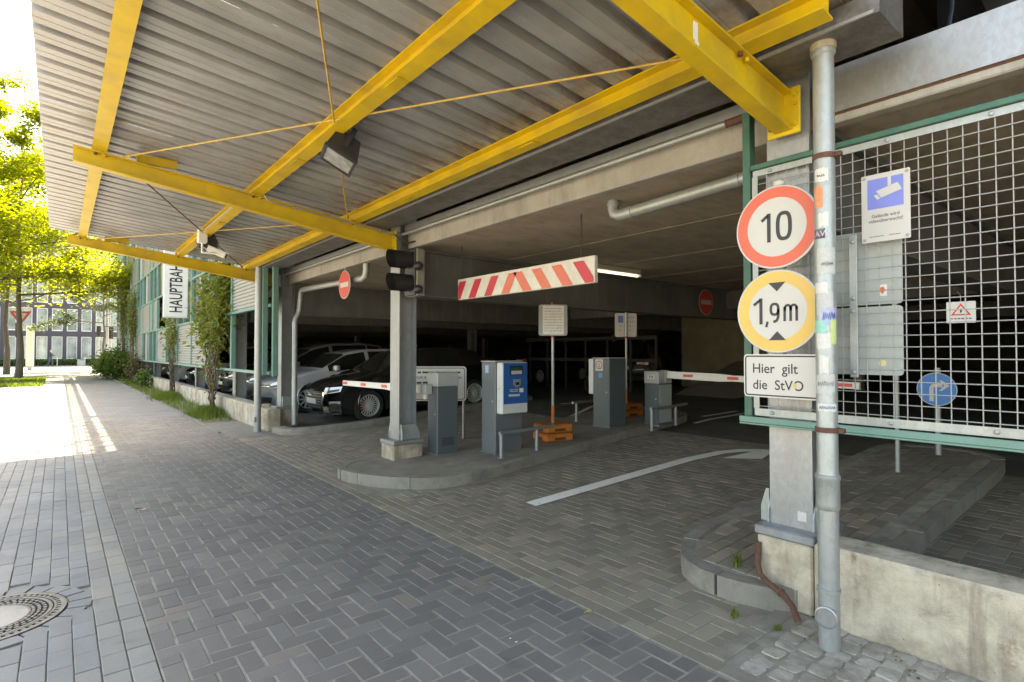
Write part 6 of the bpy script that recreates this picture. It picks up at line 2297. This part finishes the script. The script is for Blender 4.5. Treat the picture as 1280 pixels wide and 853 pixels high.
# ------------------------------------------------------------------ vegetation
def leaf_cloud(points, size, rng, droop=0.3, aspect=0.6, flat_bias=0.5):
    """one folded leaf per point"""
    n = len(points)
    pts = np.asarray(points)
    th = rng.uniform(0, 2 * np.pi, n)
    tilt = rng.normal(0, 0.6, n) * (1 - flat_bias) - droop * rng.uniform(0, 1, n)
    d = np.stack([np.cos(th) * np.cos(tilt), np.sin(th) * np.cos(tilt), np.sin(tilt)], 1)
    s = np.stack([-np.sin(th), np.cos(th), rng.normal(0, 0.35, n)], 1)
    s /= np.linalg.norm(s, axis=1)[:, None]
    L = size * rng.uniform(0.6, 1.35, n)[:, None]
    w = L * aspect * 0.5
    up = np.cross(d, s)
    a = pts
    b = pts + d * L * 0.45 + s * w + up * w * 0.3
    c = pts + d * L
    e = pts + d * L * 0.45 - s * w + up * w * 0.3
    v = np.stack([a, b, c, e], 1).reshape(-1, 3)
    f = np.arange(4 * n).reshape(-1, 4)
    tri = np.concatenate([f[:, [0, 1, 2]], f[:, [0, 2, 3]]], 1).reshape(-1, 3)
    return v, tri


def np_mesh(name, v, tri, mat, parent=None, off=(0, 0, 0), **kw):
    me = bpy.data.meshes.new(name)
    v = v - np.array(off)
    me.vertices.add(len(v))
    me.vertices.foreach_set('co', v.astype(np.float32).ravel())
    me.loops.add(len(tri) * 3)
    me.loops.foreach_set('vertex_index', tri.astype(np.int32).ravel())
    me.polygons.add(len(tri))
    me.polygons.foreach_set('loop_start', np.arange(0, len(tri) * 3, 3, dtype=np.int32))
    me.polygons.foreach_set('loop_total', np.full(len(tri), 3, dtype=np.int32))
    me.update()
    me.validate()
    me.materials.append(mat)
    o = bpy.data.objects.new(name, me)
    COL.objects.link(o)
    if parent is not None:
        o.parent = parent
    else:
        o.location = off
    return setp(o, **kw)


LEAF_A = leaf_mat('tree leaf', (0.18, 0.22, 0.018), (0.29, 0.31, 0.035), 0.68)
LEAF_B = leaf_mat('darker tree leaf', (0.05, 0.085, 0.018), (0.09, 0.125, 0.025), 0.4)
LEAF_C = leaf_mat('climber leaf', (0.10, 0.14, 0.03), (0.22, 0.23, 0.06), 0.45)
LEAF_D = leaf_mat('shrub leaf', (0.08, 0.14, 0.035), (0.14, 0.20, 0.05), 0.45)
GRASS = leaf_mat('grass blade', (0.09, 0.15, 0.025), (0.19, 0.23, 0.05), 0.45)
BARK = surf('tree bark', (0.11, 0.09, 0.07), 0.9, var=0.4, scale=14, bump=1.0, bscale=40, bdist=0.02, stretch=(1, 1, 0.3))


def tree(x, y, H, trunk_h, crown_r, label, seed, leaves=26000, leaf=0.17, mat=None, lean=(0, 0), tr=0.16, low=None):
    rng = np.random.default_rng(seed)
    rnd = random.Random(seed)
    t = root('street_tree', (x, y, 0), label, 'tree', 'street trees')
    base = Vector((x, y, -0.05))
    topv = Vector((x + lean[0], y + lean[1], H * 0.82))
    pts, rad = [], []
    for k in range(9):
        f = k / 8
        pts.append(base.lerp(topv, f) + Vector((rnd.uniform(-0.1, 0.1), rnd.uniform(-0.1, 0.1), 0)) * (f > 0))
        rad.append(tr * (1.25 if k == 0 else 1 - 0.85 * f))
    put('trunk', MB().tube(pts, rad, 12), BARK, t, smooth=60)
    tips = []
    limbs = MB()
    def branch(p, d, L, r, depth):
        n = 4
        P = [p]
        for k in range(n):
            d = (d + Vector((rnd.uniform(-0.25, 0.25), rnd.uniform(-0.25, 0.25), rnd.uniform(-0.08, 0.14)))).normalized()
            P.append(P[-1] + d * L / n)
        limbs.tube(P, [r * (1 - 0.7 * k / n) for k in range(n + 1)], 6 if depth < 2 else 4, False)
        for k in range(1, n + 1):
            tips.append((P[k], L * (0.34 if depth < 2 else 0.5)))
        if depth < 2:
            for k in range(3):
                q = P[rnd.choice((2, 3, 4))]
                dd = (d + Vector((rnd.uniform(-1, 1), rnd.uniform(-1, 1), rnd.uniform(-0.35, 0.5)))).normalized()
                branch(q, dd, L * rnd.uniform(0.45, 0.65), r * 0.5, depth + 1)
    nb = 15
    for k in range(nb):
        f = (trunk_h + (H * 0.8 - trunk_h) * (k + 0.5) / nb) / (H * 0.82)
        p = base.lerp(topv, min(1, f))
        a = k * 2.4 + rnd.uniform(-0.4, 0.4)
        rise = 0.05 + 0.75 * (k / nb)
        L = crown_r * (1.0 - 0.45 * (k / nb)) * rnd.uniform(0.75, 1.1)
        branch(p, Vector((math.cos(a), math.sin(a), rise)).normalized(), L, tr * 0.42 * (1 - 0.5 * k / nb), 0)
    put('limbs', limbs, BARK, t, smooth=60)
    idx = rng.integers(0, len(tips), leaves)
    C = np.array([tips[i][0] for i in range(len(tips))])
    S = np.array([tips[i][1] for i in range(len(tips))])
    # leaves sit in flat sprays round the twig ends
    pos = C[idx] + rng.normal(0, 1, (leaves, 3)) * (S[idx] * 0.52)[:, None] * np.array([1, 1, 0.5])
    keep = pos[:, 2] > (low if low else trunk_h * 0.8)
    v, tri = leaf_cloud(pos[keep], leaf, rng)
    np_mesh('crown', v, tri, mat or LEAF_A, t, (x, y, 0))
    return t


tree(-1.75, 40.7, 15.5, 4.4, 5.6, 'tall bright green tree with slim trunk on the grass, nearer of two', 11, 60000, 0.20, low=3.6)
tree(-2.75, 50.0, 16.0, 4.6, 5.4, 'bright green street tree with thicker trunk behind the nearer one', 12, 46000, 0.22, low=4.2)
tree(-6.6, 37.0, 15.0, 4.0, 5.6, 'leafy tree at the left edge overhanging the forecourt', 13, 42000, 0.19, low=4.0)
tree(2.7, 54.5, 9.5, 3.4, 3.4, 'darker small tree by the road before the dark office building', 14, 14000, 0.2, LEAF_B, low=3.0, tr=0.1)
tree(-12.0, 52.0, 15.0, 4.6, 6.0, 'broad street tree far left across the grass', 15, 40000, 0.24, low=4)

grass_bed = sheet('lawn', -14, -0.55, 31.5, 41.5, 0.012, surf('lawn soil', (0.07, 0.10, 0.025), 0.95, var=0.4, scale=3, bump=1.0, bscale=60))


def blades(n, fn, h, rng, w=0.012):
    """upright grass blades; fn(n) gives root points and heights"""
    base, hh = fn(n)
    th = rng.uniform(0, 2 * np.pi, n)
    d = np.stack([np.cos(th), np.sin(th), np.zeros(n)], 1)
    s = np.stack([-np.sin(th), np.cos(th), np.zeros(n)], 1)
    bend = rng.uniform(0.1, 0.7, n)[:, None]
    up = np.array([0, 0, 1.0])
    L = (hh * h)[:, None]
    a, b = base - s * w / 2, base + s * w / 2
    c = base + up * L * 0.6 + d * L * bend * 0.25 + s * w * 0.35
    c2 = base + up * L * 0.6 + d * L * bend * 0.25 - s * w * 0.35
    e = base + up * L + d * L * bend
    v = np.stack([a, b, c, c2, e], 1).reshape(-1, 3)
    i = (np.arange(n) * 5)[:, None]
    tri = np.concatenate([i + [0, 1, 2], i + [0, 2, 3], i + [3, 2, 4]], 1).reshape(-1, 3)
    return v, tri


rg = np.random.default_rng(21)
def lawn_pts(n):
    p = np.stack([rg.uniform(-8, -0.55, n), rg.uniform(31.5, 41.5, n), np.full(n, 0.012)], 1)
    return p, rg.uniform(0.5, 1.2, n)
v, tri = blades(16000, lawn_pts, 0.12, rg, 0.03)
np_mesh('lawn_grass', v, tri, GRASS, kind='stuff', label='short sunlit grass under the trees', cat='grass')


def tuft(name, x, y, rx, ry, h, n, label, group='weed clumps on the verge', z=0.0):
    r_ = np.random.default_rng(int(abs(x * 100 + y * 10)))
    def fn(k):
        q = r_.normal(0, 0.5, (k, 2))
        p = np.stack([x + q[:, 0] * rx, y + q[:, 1] * ry, np.full(k, z)], 1)
        return p, r_.uniform(0.35, 1.1, k) * np.exp(-(q ** 2).sum(1) * 0.5)
    v, tri = blades(n, fn, h, r_, 0.012)
    return np_mesh(name, v, tri, GRASS, None, (x, y, z), label=label, cat='grass', group=group)


tuft('grass_tuft', 2.72, 20.6, 0.40, 0.9, 0.28, 2600, 'green grass clump on the verge, farther of two')
tuft('grass_tuft', 2.72, 14.6, 0.34, 0.7, 0.28, 2600, 'green grass clump at the foot of the climbing plant')
tuft('weed', 3.36, 1.83, 0.03, 0.03, 0.14, 26, 'small green weed on the kerb beside the near plinth', 'weeds in the paving', 0.115)
tuft('weed', 2.98, 1.64, 0.04, 0.03, 0.06, 22, 'tiny weed in the seam between the pavers and the granite setts', 'weeds in the paving')
tuft('weed', 3.02, 1.42, 0.03, 0.03, 0.05, 18, 'tiny weed among the granite setts', 'weeds in the paving')
tuft('weed', 3.9, 5.28, 0.06, 0.02, 0.05, 24, 'low weed at the foot of the centre island kerb', 'weeds in the paving', 0.02)
vg = np.random.default_rng(31)
def verge_pts(n):
    p = np.stack([vg.uniform(2.36, 3.0, n), vg.uniform(13.2, 40, n), np.full(n, 0.006)], 1)
    return p, vg.uniform(0.2, 1.0, n) ** 2
v, tri = blades(5000, verge_pts, 0.2, vg, 0.012)
np_mesh('verge_weeds', v, tri, GRASS, kind='stuff', label='thin weeds growing along the verge', cat='weeds')


def climber(x, y, z1, spread, n, label, seed, name='climbing_plant', leaf=0.13, fall=0.5, dead=0.3):
    rng = np.random.default_rng(seed)
    rnd = random.Random(seed)
    t = root(name, (x, y, 0), label, 'climbing plant', 'climbing plants on the facade')
    st = MB()
    cl = []
    for k in range(9):
        p = Vector((x + rnd.uniform(-0.08, 0.08), y + rnd.uniform(-0.3, 0.3), 0.0))
        P = [p]
        tgt = z1 * rnd.uniform(0.55, 1.0)
        yo = rnd.uniform(-1, 1) * spread
        m = 12
        for q in range(1, m + 1):
            f = q / m
            P.append(Vector((x + rnd.uniform(-0.10, 0.06) - 0.05 * math.sin(f * 3), y + yo * f ** 1.3 + rnd.uniform(-0.1, 0.1), tgt * f)))
            if f > 0.25:
                cl.append(P[-1])
        st.tube(P, [0.022 * (1 - 0.7 * q / m) for q in range(m + 1)], 5, False)
    put('stems', st, surf('vine stem', (0.12, 0.085, 0.055), 0.9, var=0.3, scale=20), t, smooth=60)
    C = np.array(cl)
    wgt = np.clip((C[:, 2] - z1 * 0.38) / (z1 * 0.35), 0.03, 1)
    idx = rng.choice(len(C), n, p=wgt / wgt.sum())
    pos = C[idx] + rng.normal(0, 1, (n, 3)) * np.array([0.12, 0.26, 0.2])
    v, tri = leaf_cloud(pos, leaf, rng, droop=0.7, flat_bias=0.2)
    np_mesh('foliage', v, tri, LEAF_C, t, (x, y, 0))
    return t


climber(2.86, 14.7, 3.9, 1.1, 2600, 'bushy climbing plant beside the near corner of the facade', 41)
climber(2.88, 20.9, 3.0, 0.5, 500, 'thin bare climbing plant on the facade below the name sign', 42, leaf=0.12)
climber(2.86, 33.4, 4.8, 0.8, 1300, 'climbing plant on the far part of the facade', 43)
climber(2.86, 38.5, 6.6, 1.0, 1500, 'tall climbing plant at the far end of the facade', 44)


def shrub(x, y, rx, ry, h, n, label, seed, mat=None, leaf=0.12):
    rng = np.random.default_rng(seed)
    t = root('shrub', (x, y, 0), label, 'shrub', 'shrubs on the verge')
    st = MB()
    cl = []
    rnd = random.Random(seed)
    for k in range(26):
        a = rnd.uniform(0, 2 * math.pi)
        r = rnd.uniform(0, 1) ** 0.6
        e = Vector((x + rx * r * math.cos(a), y + ry * r * math.sin(a), h * rnd.uniform(0.4, 1.0) * (1.1 - 0.5 * r)))
        s = Vector((x + rnd.uniform(-0.15, 0.15), y + rnd.uniform(-0.15, 0.15), 0))
        md = s.lerp(e, 0.5) + Vector((0, 0, 0.15 * h))
        st.tube([s, md, e], [0.015, 0.01, 0.005], 5, False)
        cl += [md, e, s.lerp(e, 0.75) + Vector((0, 0, 0.1 * h))]
    put('stems', st, MATS['vine stem'], t, smooth=60)
    C = np.array(cl)
    pos = C[rng.integers(0, len(C), n)] + rng.normal(0, 1, (n, 3)) * np.array([rx * 0.2, ry * 0.2, h * 0.13])
    pos[:, 2] = np.maximum(pos[:, 2], 0.03)
    v, tri = leaf_cloud(pos, leaf, rng, droop=0.5, flat_bias=0.3)
    np_mesh('foliage', v, tri, mat or LEAF_D, t, (x, y, 0))


shrub(2.55, 38.0, 0.95, 2.6, 1.75, 7000, 'large leafy green shrub at the far end of the facade', 51, leaf=0.2)
shrub(2.7, 31.0, 0.4, 0.9, 1.5, 900, 'thin brownish shrub beside the large green shrub', 52, leaf_mat('dry shrub leaf', (0.09, 0.07, 0.03), (0.12, 0.10, 0.05), 0.3))
shrub(2.75, 27.6, 0.3, 0.8, 0.8, 700, 'low shrub by the wall nearer than the brownish one', 53)

# fallen leaves and scraps on the paving
def scrap(x, y, size, mat, label, cat, z=0.004, seed=1):
    rnd = random.Random(seed)
    n = 9
    a0 = rnd.uniform(0, 6)
    vs = []
    for k in range(n):
        a = a0 + 2 * math.pi * k / n
        r = size * rnd.uniform(0.45, 1.0)
        vs.append((x + r * math.cos(a), y + r * 0.6 * math.sin(a), z + rnd.uniform(0.001, 0.014) * size * 20))
    vs.append((x, y, z + 0.004))
    put('fallen_leaf' if cat == 'leaf' else 'litter', MB().add(vs, [(k, (k + 1) % n, n) for k in range(n)]), mat, label=label, cat=cat, group='scraps on the paving')
YL = flat('yellow leaf', (0.35, 0.36, 0.06), 0.6)
scrap(2.36, 2.2, 0.03, YL, 'yellow green fallen leaf on the dark pavers', 'leaf', seed=1)
scrap(2.92, 1.52, 0.018, YL, 'small fallen leaf at the edge of the granite setts', 'leaf', seed=2)
scrap(0.6, 6.34, 0.05, flat('dark scrap', (0.04, 0.04, 0.045), 0.6), 'dark scrap lying on the pavement', 'litter', seed=3)
scrap(0.62, 6.28, 0.035, flat('white scrap', (0.6, 0.6, 0.58), 0.6), 'white paper scrap lying beside the dark one', 'litter', seed=4)
scrap(3.57, 3.28, 0.02, flat('white scrap', (0.6, 0.6, 0.58), 0.6), 'cigarette end on the entry lane near the arrow', 'litter', z=fz(3.57) + 0.006, seed=5)
rs2 = random.Random(17)
for k in range(26):
    xx, yy = rs2.uniform(0.6, 4.6), rs2.uniform(1.7, 8.5)
    if under_island(xx, yy) or (2.5 < xx < 4.7 and 5.0 < yy < 7.0):
        continue
    scrap(xx, yy, rs2.uniform(0.006, 0.012), MATS['white scrap'], 'tiny pale scrap trodden into the paving', 'litter', z=fz(xx) + 0.004, seed=60 + k)

litter = MB()
for k in range(60):
    q = rs2.random()
    if q < 0.4:
        xx, yy = 3.2 - abs(rs2.gauss(0, 0.08)), rs2.uniform(0.5, 1.3)
    elif q < 0.6:
        xx, yy = 3.25 + rs2.uniform(-0.12, 0.3), 2.1 + rs2.uniform(-0.1, 0.35)
    elif q < 0.8:
        xx, yy = rs2.uniform(3.0, 7.0), 5.15 + rs2.gauss(0, 0.05)
    else:
        xx, yy = 2.42 + rs2.gauss(0, 0.05), rs2.uniform(1.6, 9)
    r0, a0 = rs2.uniform(0.007, 0.017), rs2.uniform(0, 6)
    z = fz(xx) + 0.006
    vs = [(xx + r0 * rs2.uniform(0.5, 1) * math.cos(a0 + 1.05 * q2), yy + r0 * 0.6 * rs2.uniform(0.5, 1) * math.sin(a0 + 1.05 * q2), z + rs2.uniform(0, 0.006)) for q2 in range(6)]
    litter.add(vs + [(xx, yy, z + 0.003)], [(q2, (q2 + 1) % 6, 6) for q2 in range(6)])
put('leaf_litter', litter, surf('dry leaf litter', (0.19, 0.13, 0.055), 0.8, var=0.5, scale=3, each=0.3), kind='stuff', label='dry leaf fragments blown against kerbs and wall', cat='litter')

# ------------------------------------------------------------------ road and buildings beyond
sheet('road', -120, 120, 52, 71, -0.012, surf('sunlit asphalt', (0.24, 0.235, 0.22), 0.9, var=0.2, scale=2))
sheet('far_footway', -120, 120, 71, 90, 0.0, surf('far footway slabs', (0.30, 0.29, 0.27), 0.9, var=0.15, scale=3))
fk = root('far_kerb', (0, 71, 0), 'low kerb on the far side of the sunlit road', 'kerb')
put('kerb_stone', MB().cbox((-60, 70.9, -0.03), (60, 71.05, 0.06), 0.01), MAT_KERB, fk)

OY = 78.0
off = root('office_building', (0, OY, 0), 'dark office building with tall white framed windows beyond the road', 'building')
MAT_OFF = surf('dark blue render', (0.045, 0.042, 0.056), 0.7, var=0.1, scale=1.0)
MAT_OGL = surf('office glass', (0.26, 0.30, 0.30), 0.08, 0.2, var=0.6, scale=0.9, rvar=0.02, spec=1.0)
MAT_OFR = flat('white window frame', (0.62, 0.62, 0.58), 0.5)
px0, pitch, nb = -12.9, 1.265, 19
st_h, zw0, ww, wh = 3.05, 0.72, 0.92, 2.45
put('wall', MB().box((px0 - 0.6, OY + 0.32, 0), (px0 + nb * pitch + 0.6, OY + 12, 5 * st_h + 1.4)), MAT_OFF, off)
pil = MB().box((-(pitch - ww) / 2, 0, 0), ((pitch - ww) / 2, 0.32, 5 * st_h + 0.8)).mesh('pillar')
pil.materials.append(MAT_OFF)
for k in range(nb + 1):
    inst('pillar', pil, (px0 + k * pitch - pitch / 2, OY, 0), off)
bandm = MB().box((-ww / 2 + 0.001, 0.02, 0), (ww / 2 - 0.001, 0.32, st_h - wh)).mesh('band')
bandm.materials.append(MAT_OFF)
frm = MB()
for a, b in (((-ww / 2, 0), (-ww / 2 + 0.07, wh)), ((ww / 2 - 0.07, 0), (ww / 2, wh)), ((-ww / 2 + 0.071, 0), (ww / 2 - 0.071, 0.09)), ((-ww / 2 + 0.071, wh - 0.07), (ww / 2 - 0.071, wh))):
    frm.box((a[0], 0.06, a[1]), (b[0], 0.16, b[1]))
frm = frm.mesh('window')
frm.materials.append(MAT_OFR)
pnm = MB().box((-ww / 2 + 0.07, 0.11, 0.09), (ww / 2 - 0.07, 0.13, wh - 0.07)).mesh('pane')
pnm.materials.append(MAT_OGL)
blm = MB().box((-ww / 2 + 0.07, 0.19, 1.2), (ww / 2 - 0.07, 0.20, wh - 0.07)).mesh('blind')
blm.materials.append(flat('pale blind', (0.5, 0.52, 0.5), 0.7))
for f in range(5):
    for k in range(nb):
        x = px0 + k * pitch
        if f == 0:
            pass
        w = inst('window', frm, (x, OY, zw0 + f * st_h), off)
        p = bpy.data.objects.new('pane', pnm)
        COL.objects.link(p)
        p.parent = w
        inst('band', bandm, (x, OY, zw0 + f * st_h + wh), off)
put('base_band', MB().box((px0 - 0.6, OY + 0.03, 0), (px0 + nb * pitch, OY + 0.31, 0.70)), MAT_OFF, off)

# pale block left of the office, mostly behind the trees
pb = root('pale_building', (-24, 84, 0), 'pale building at the far left behind the tree crowns', 'building')
put('wall', MB().box((-40, 80, 0), (px0 - 0.8, 92, 14)), surf('pale render', (0.5, 0.42, 0.36), 0.8, var=0.06, scale=1), pb)
for f in range(4):
    for k in range(9):
        w = put('window', MB().box((-39 + 2.8 * k, 79.9, 1.0 + 3.1 * f), (-37.4 + 2.8 * k, 79.99, 2.9 + 3.1 * f)), MAT_OFR, pb)
        put('pane', MB().box((-38.9 + 2.8 * k, 79.86, 1.1 + 3.1 * f), (-37.5 + 2.8 * k, 79.89, 2.8 + 3.1 * f)), MAT_OGL, w)

# hedge along the office
hr = np.random.default_rng(77)
pos = np.stack([hr.uniform(-14, 10, 9000), hr.uniform(76.2, 77.2, 9000), hr.uniform(0.05, 0.75, 9000)], 1)
v, tri = leaf_cloud(pos, 0.22, hr)
hg = root('hedge', (0, 76.7, 0), 'low clipped hedge in front of the dark office building', 'hedge')
np_mesh('foliage', v, tri, LEAF_D, hg, (0, 76.7, 0))
hs = MB()
for k in range(40):
    hs.tube([(-13.5 + 0.6 * k, 76.7, 0), (-13.5 + 0.6 * k, 76.7, 0.5)], 0.03, 5)
put('stems', hs, MATS['vine stem'], hg)

# traffic signs, lights and poles by the road
def pole(name, x, y, h, r, label, cat='pole'):
    t = root(name, (x, y, 0), label, cat)
    put('pole', MB().tube([(x, y, -0.02), (x, y, h)], r, 10), MAT_PIPE, t, smooth=40)
    return t
yv_ = pole('yield_sign', -1.95, 46.5, 3.9, 0.04, 'red and white give way triangle on a pole between the tree trunks', 'sign')
m = plane_matrix((-1.95, 46.44, 3.62), (1, 0, 0), (0, 0, 1))
put('plate', MB().prism([(0, -0.46), (0.52, 0.44), (-0.52, 0.44)], -0.01, 0, m), MAT_WHITE, yv_)
k = MB()
ribbon(k, [(0, -0.36), (0.43, 0.38), (-0.43, 0.38)], 0.12, m @ Matrix.Translation((0, 0, 0.003)), True)
put('border', k, MAT_NOE, yv_)
def signal(x, y, h, label):
    t = pole('road_traffic_light', x, y, h + 0.5, 0.06, label, 'traffic light')
    put('housing', MB().cbox((x - 0.16, y - 0.3, h - 0.45), (x + 0.16, y - 0.07, h + 0.5), 0.03), MAT_BLACK, t)
    for q in range(3):
        z = h - 0.28 + 0.3 * q
        put('lens', MB().lathe([(0.11, 0), (0.06, 0.03), (0, 0.035)], 16, Matrix.Translation((x, y - 0.301, z)) @ Matrix.Rotation(R(90), 4, 'X')), flat('dark lens', (0.05, 0.02, 0.02), 0.1), t, smooth=50)
    return t
signal(-2.1, 48.3, 2.9, 'three lamp traffic light behind the give way sign')
signal(3.2, 55.5, 3.0, 'three lamp traffic light by the far end of the facade')
signal(2.5, 58.0, 3.2, 'three lamp traffic light across the junction, left of another')
pole('lamp_post', -4.1, 46.0, 6.0, 0.05, 'thin grey lamp post at the left edge of the lawn', 'lamp post')
pole('lamp_post', 3.05, 57.0, 9.0, 0.09, 'tall pale lamp post beyond the end of the facade', 'lamp post')
ad = root('advert_column', (-1.9, 60, 0), 'pale advertising pillar behind the tree trunks', 'pillar')
put('body', MB().cbox((-2.15, 59.8, 0.3), (-1.65, 60.2, 3.6), 0.03), flat('pale pillar', (0.55, 0.58, 0.46), 0.5), ad)
put('foot', MB().cbox((-2.05, 59.85, -0.02), (-1.75, 60.15, 0.3), 0.02), MAT_STEELD, ad)
cb = root('roadside_box', (1.75, 75.3, 0), 'small grey utility box in front of the hedge', 'utility box')
put('cabinet', MB().cbox((1.45, 75.1, 0), (2.05, 75.5, 0.62), 0.02), MAT_LGREY, cb)
put('lid', MB().cbox((1.42, 75.07, 0.621), (2.08, 75.53, 0.67), 0.01), MAT_LGREY, cb)
for k in range(9):
    xx = -9 + 2.2 * k
    b = root('bollard', (xx, 71.6, 0), ('thin grey bollard by the far footway, %s from the left' % ('first', 'second', 'third', 'fourth', 'fifth', 'sixth', 'seventh', 'eighth', 'ninth')[k]), 'bollard', 'bollards along the far footway')
    put('post', MB().tube([(xx, 71.6, -0.01), (xx, 71.6, 0.95)], 0.035, 8), MAT_PIPE, b, smooth=40)
    put('cap', MB().lathe([(0.04, 0.951), (0.04, 0.97), (0, 0.99)], 8, Matrix.Translation((xx, 71.6, 0))), MAT_PIPE, b, smooth=40)

# a person on the far side of the road
pr = root('person', (-0.72, 71.9, 0), 'person in a black top and dark trousers walking beyond the road', 'person')
SK = [(0, 0, 0.95), (0, 0.0, 1.15), (0, 0, 1.38), (0.0, -0.02, 1.50), (0.02, -0.03, 1.60), (0.03, -0.04, 1.70)]
def limb(pts, rad):
    return pts, rad
body = MB()
def blob(pts, rad, seg=10):
    body.tube([Vector(p) + Vector((-0.72, 71.9, 0)) for p in pts], rad, seg)
me = bpy.data.meshes.new('body')
V = [(0, 0, 0.96), (0, 0, 1.16), (0, 0, 1.38), (0.01, 0, 1.48), (0.02, 0, 1.58), (0.03, 0, 1.70),
     (0.0, 0.17, 1.40), (0.16, 0.2, 1.16), (0.34, 0.16, 1.10), (0.0, -0.17, 1.40), (0.10, -0.22, 1.15), (0.30, -0.18, 1.08),
     (0.02, 0.09, 0.90), (0.14, 0.10, 0.50), (0.10, 0.10, 0.07), (0.24, 0.10, 0.03), (-0.02, -0.09, 0.90), (-0.10, -0.10, 0.50), (-0.24, -0.10, 0.10), (-0.12, -0.10, 0.04)]
Eg = [(0, 1), (1, 2), (2, 3), (3, 4), (4, 5), (2, 6), (6, 7), (7, 8), (2, 9), (9, 10), (10, 11), (0, 12), (12, 13), (13, 14), (14, 15), (0, 16), (16, 17), (17, 18), (18, 19)]
Rd = [0.15, 0.14, 0.16, 0.055, 0.085, 0.075, 0.07, 0.05, 0.035, 0.07, 0.05, 0.035, 0.095, 0.065, 0.045, 0.035, 0.095, 0.065, 0.045, 0.035]
me.from_pydata(V, Eg, [])
bo = bpy.data.objects.new('body', me)
COL.objects.link(bo)
bo.parent = pr
sk = bo.modifiers.new('skin', 'SKIN')
for i, r_ in enumerate(Rd):
    me.skin_vertices[0].data[i].radius = (r_, r_)
me.skin_vertices[0].data[0].use_root = True
bo.modifiers.new('smooth', 'SUBSURF').levels = 2
bo.modifiers['smooth'].render_levels = 2
def clothes():
    m, nt, b, out = nodes_of('clothes and skin')
    sx = nt.nodes.new('ShaderNodeSeparateXYZ')
    nt.links.new(nt.nodes.new('ShaderNodeTexCoord').outputs['Object'], sx.inputs[0])
    c = ramp(nt, val(nt, sx.outputs[2], 'DIVIDE', 2.0), [(0.0, (0.05, 0.05, 0.06)), (0.05, (0.03, 0.035, 0.06)), (0.5, (0.012, 0.012, 0.013)), (0.735, (0.45, 0.27, 0.2)), (0.845, (0.05, 0.03, 0.02))])
    nt.nodes[-1].color_ramp.interpolation = 'CONSTANT' if hasattr(nt.nodes[-1], 'color_ramp') else None
    nt.links.new(c, b.inputs['Base Color'])
    return m
try:
    me.materials.append(clothes())
except Exception:
    me.materials.append(flat('dark clothes', (0.02, 0.02, 0.025), 0.8))
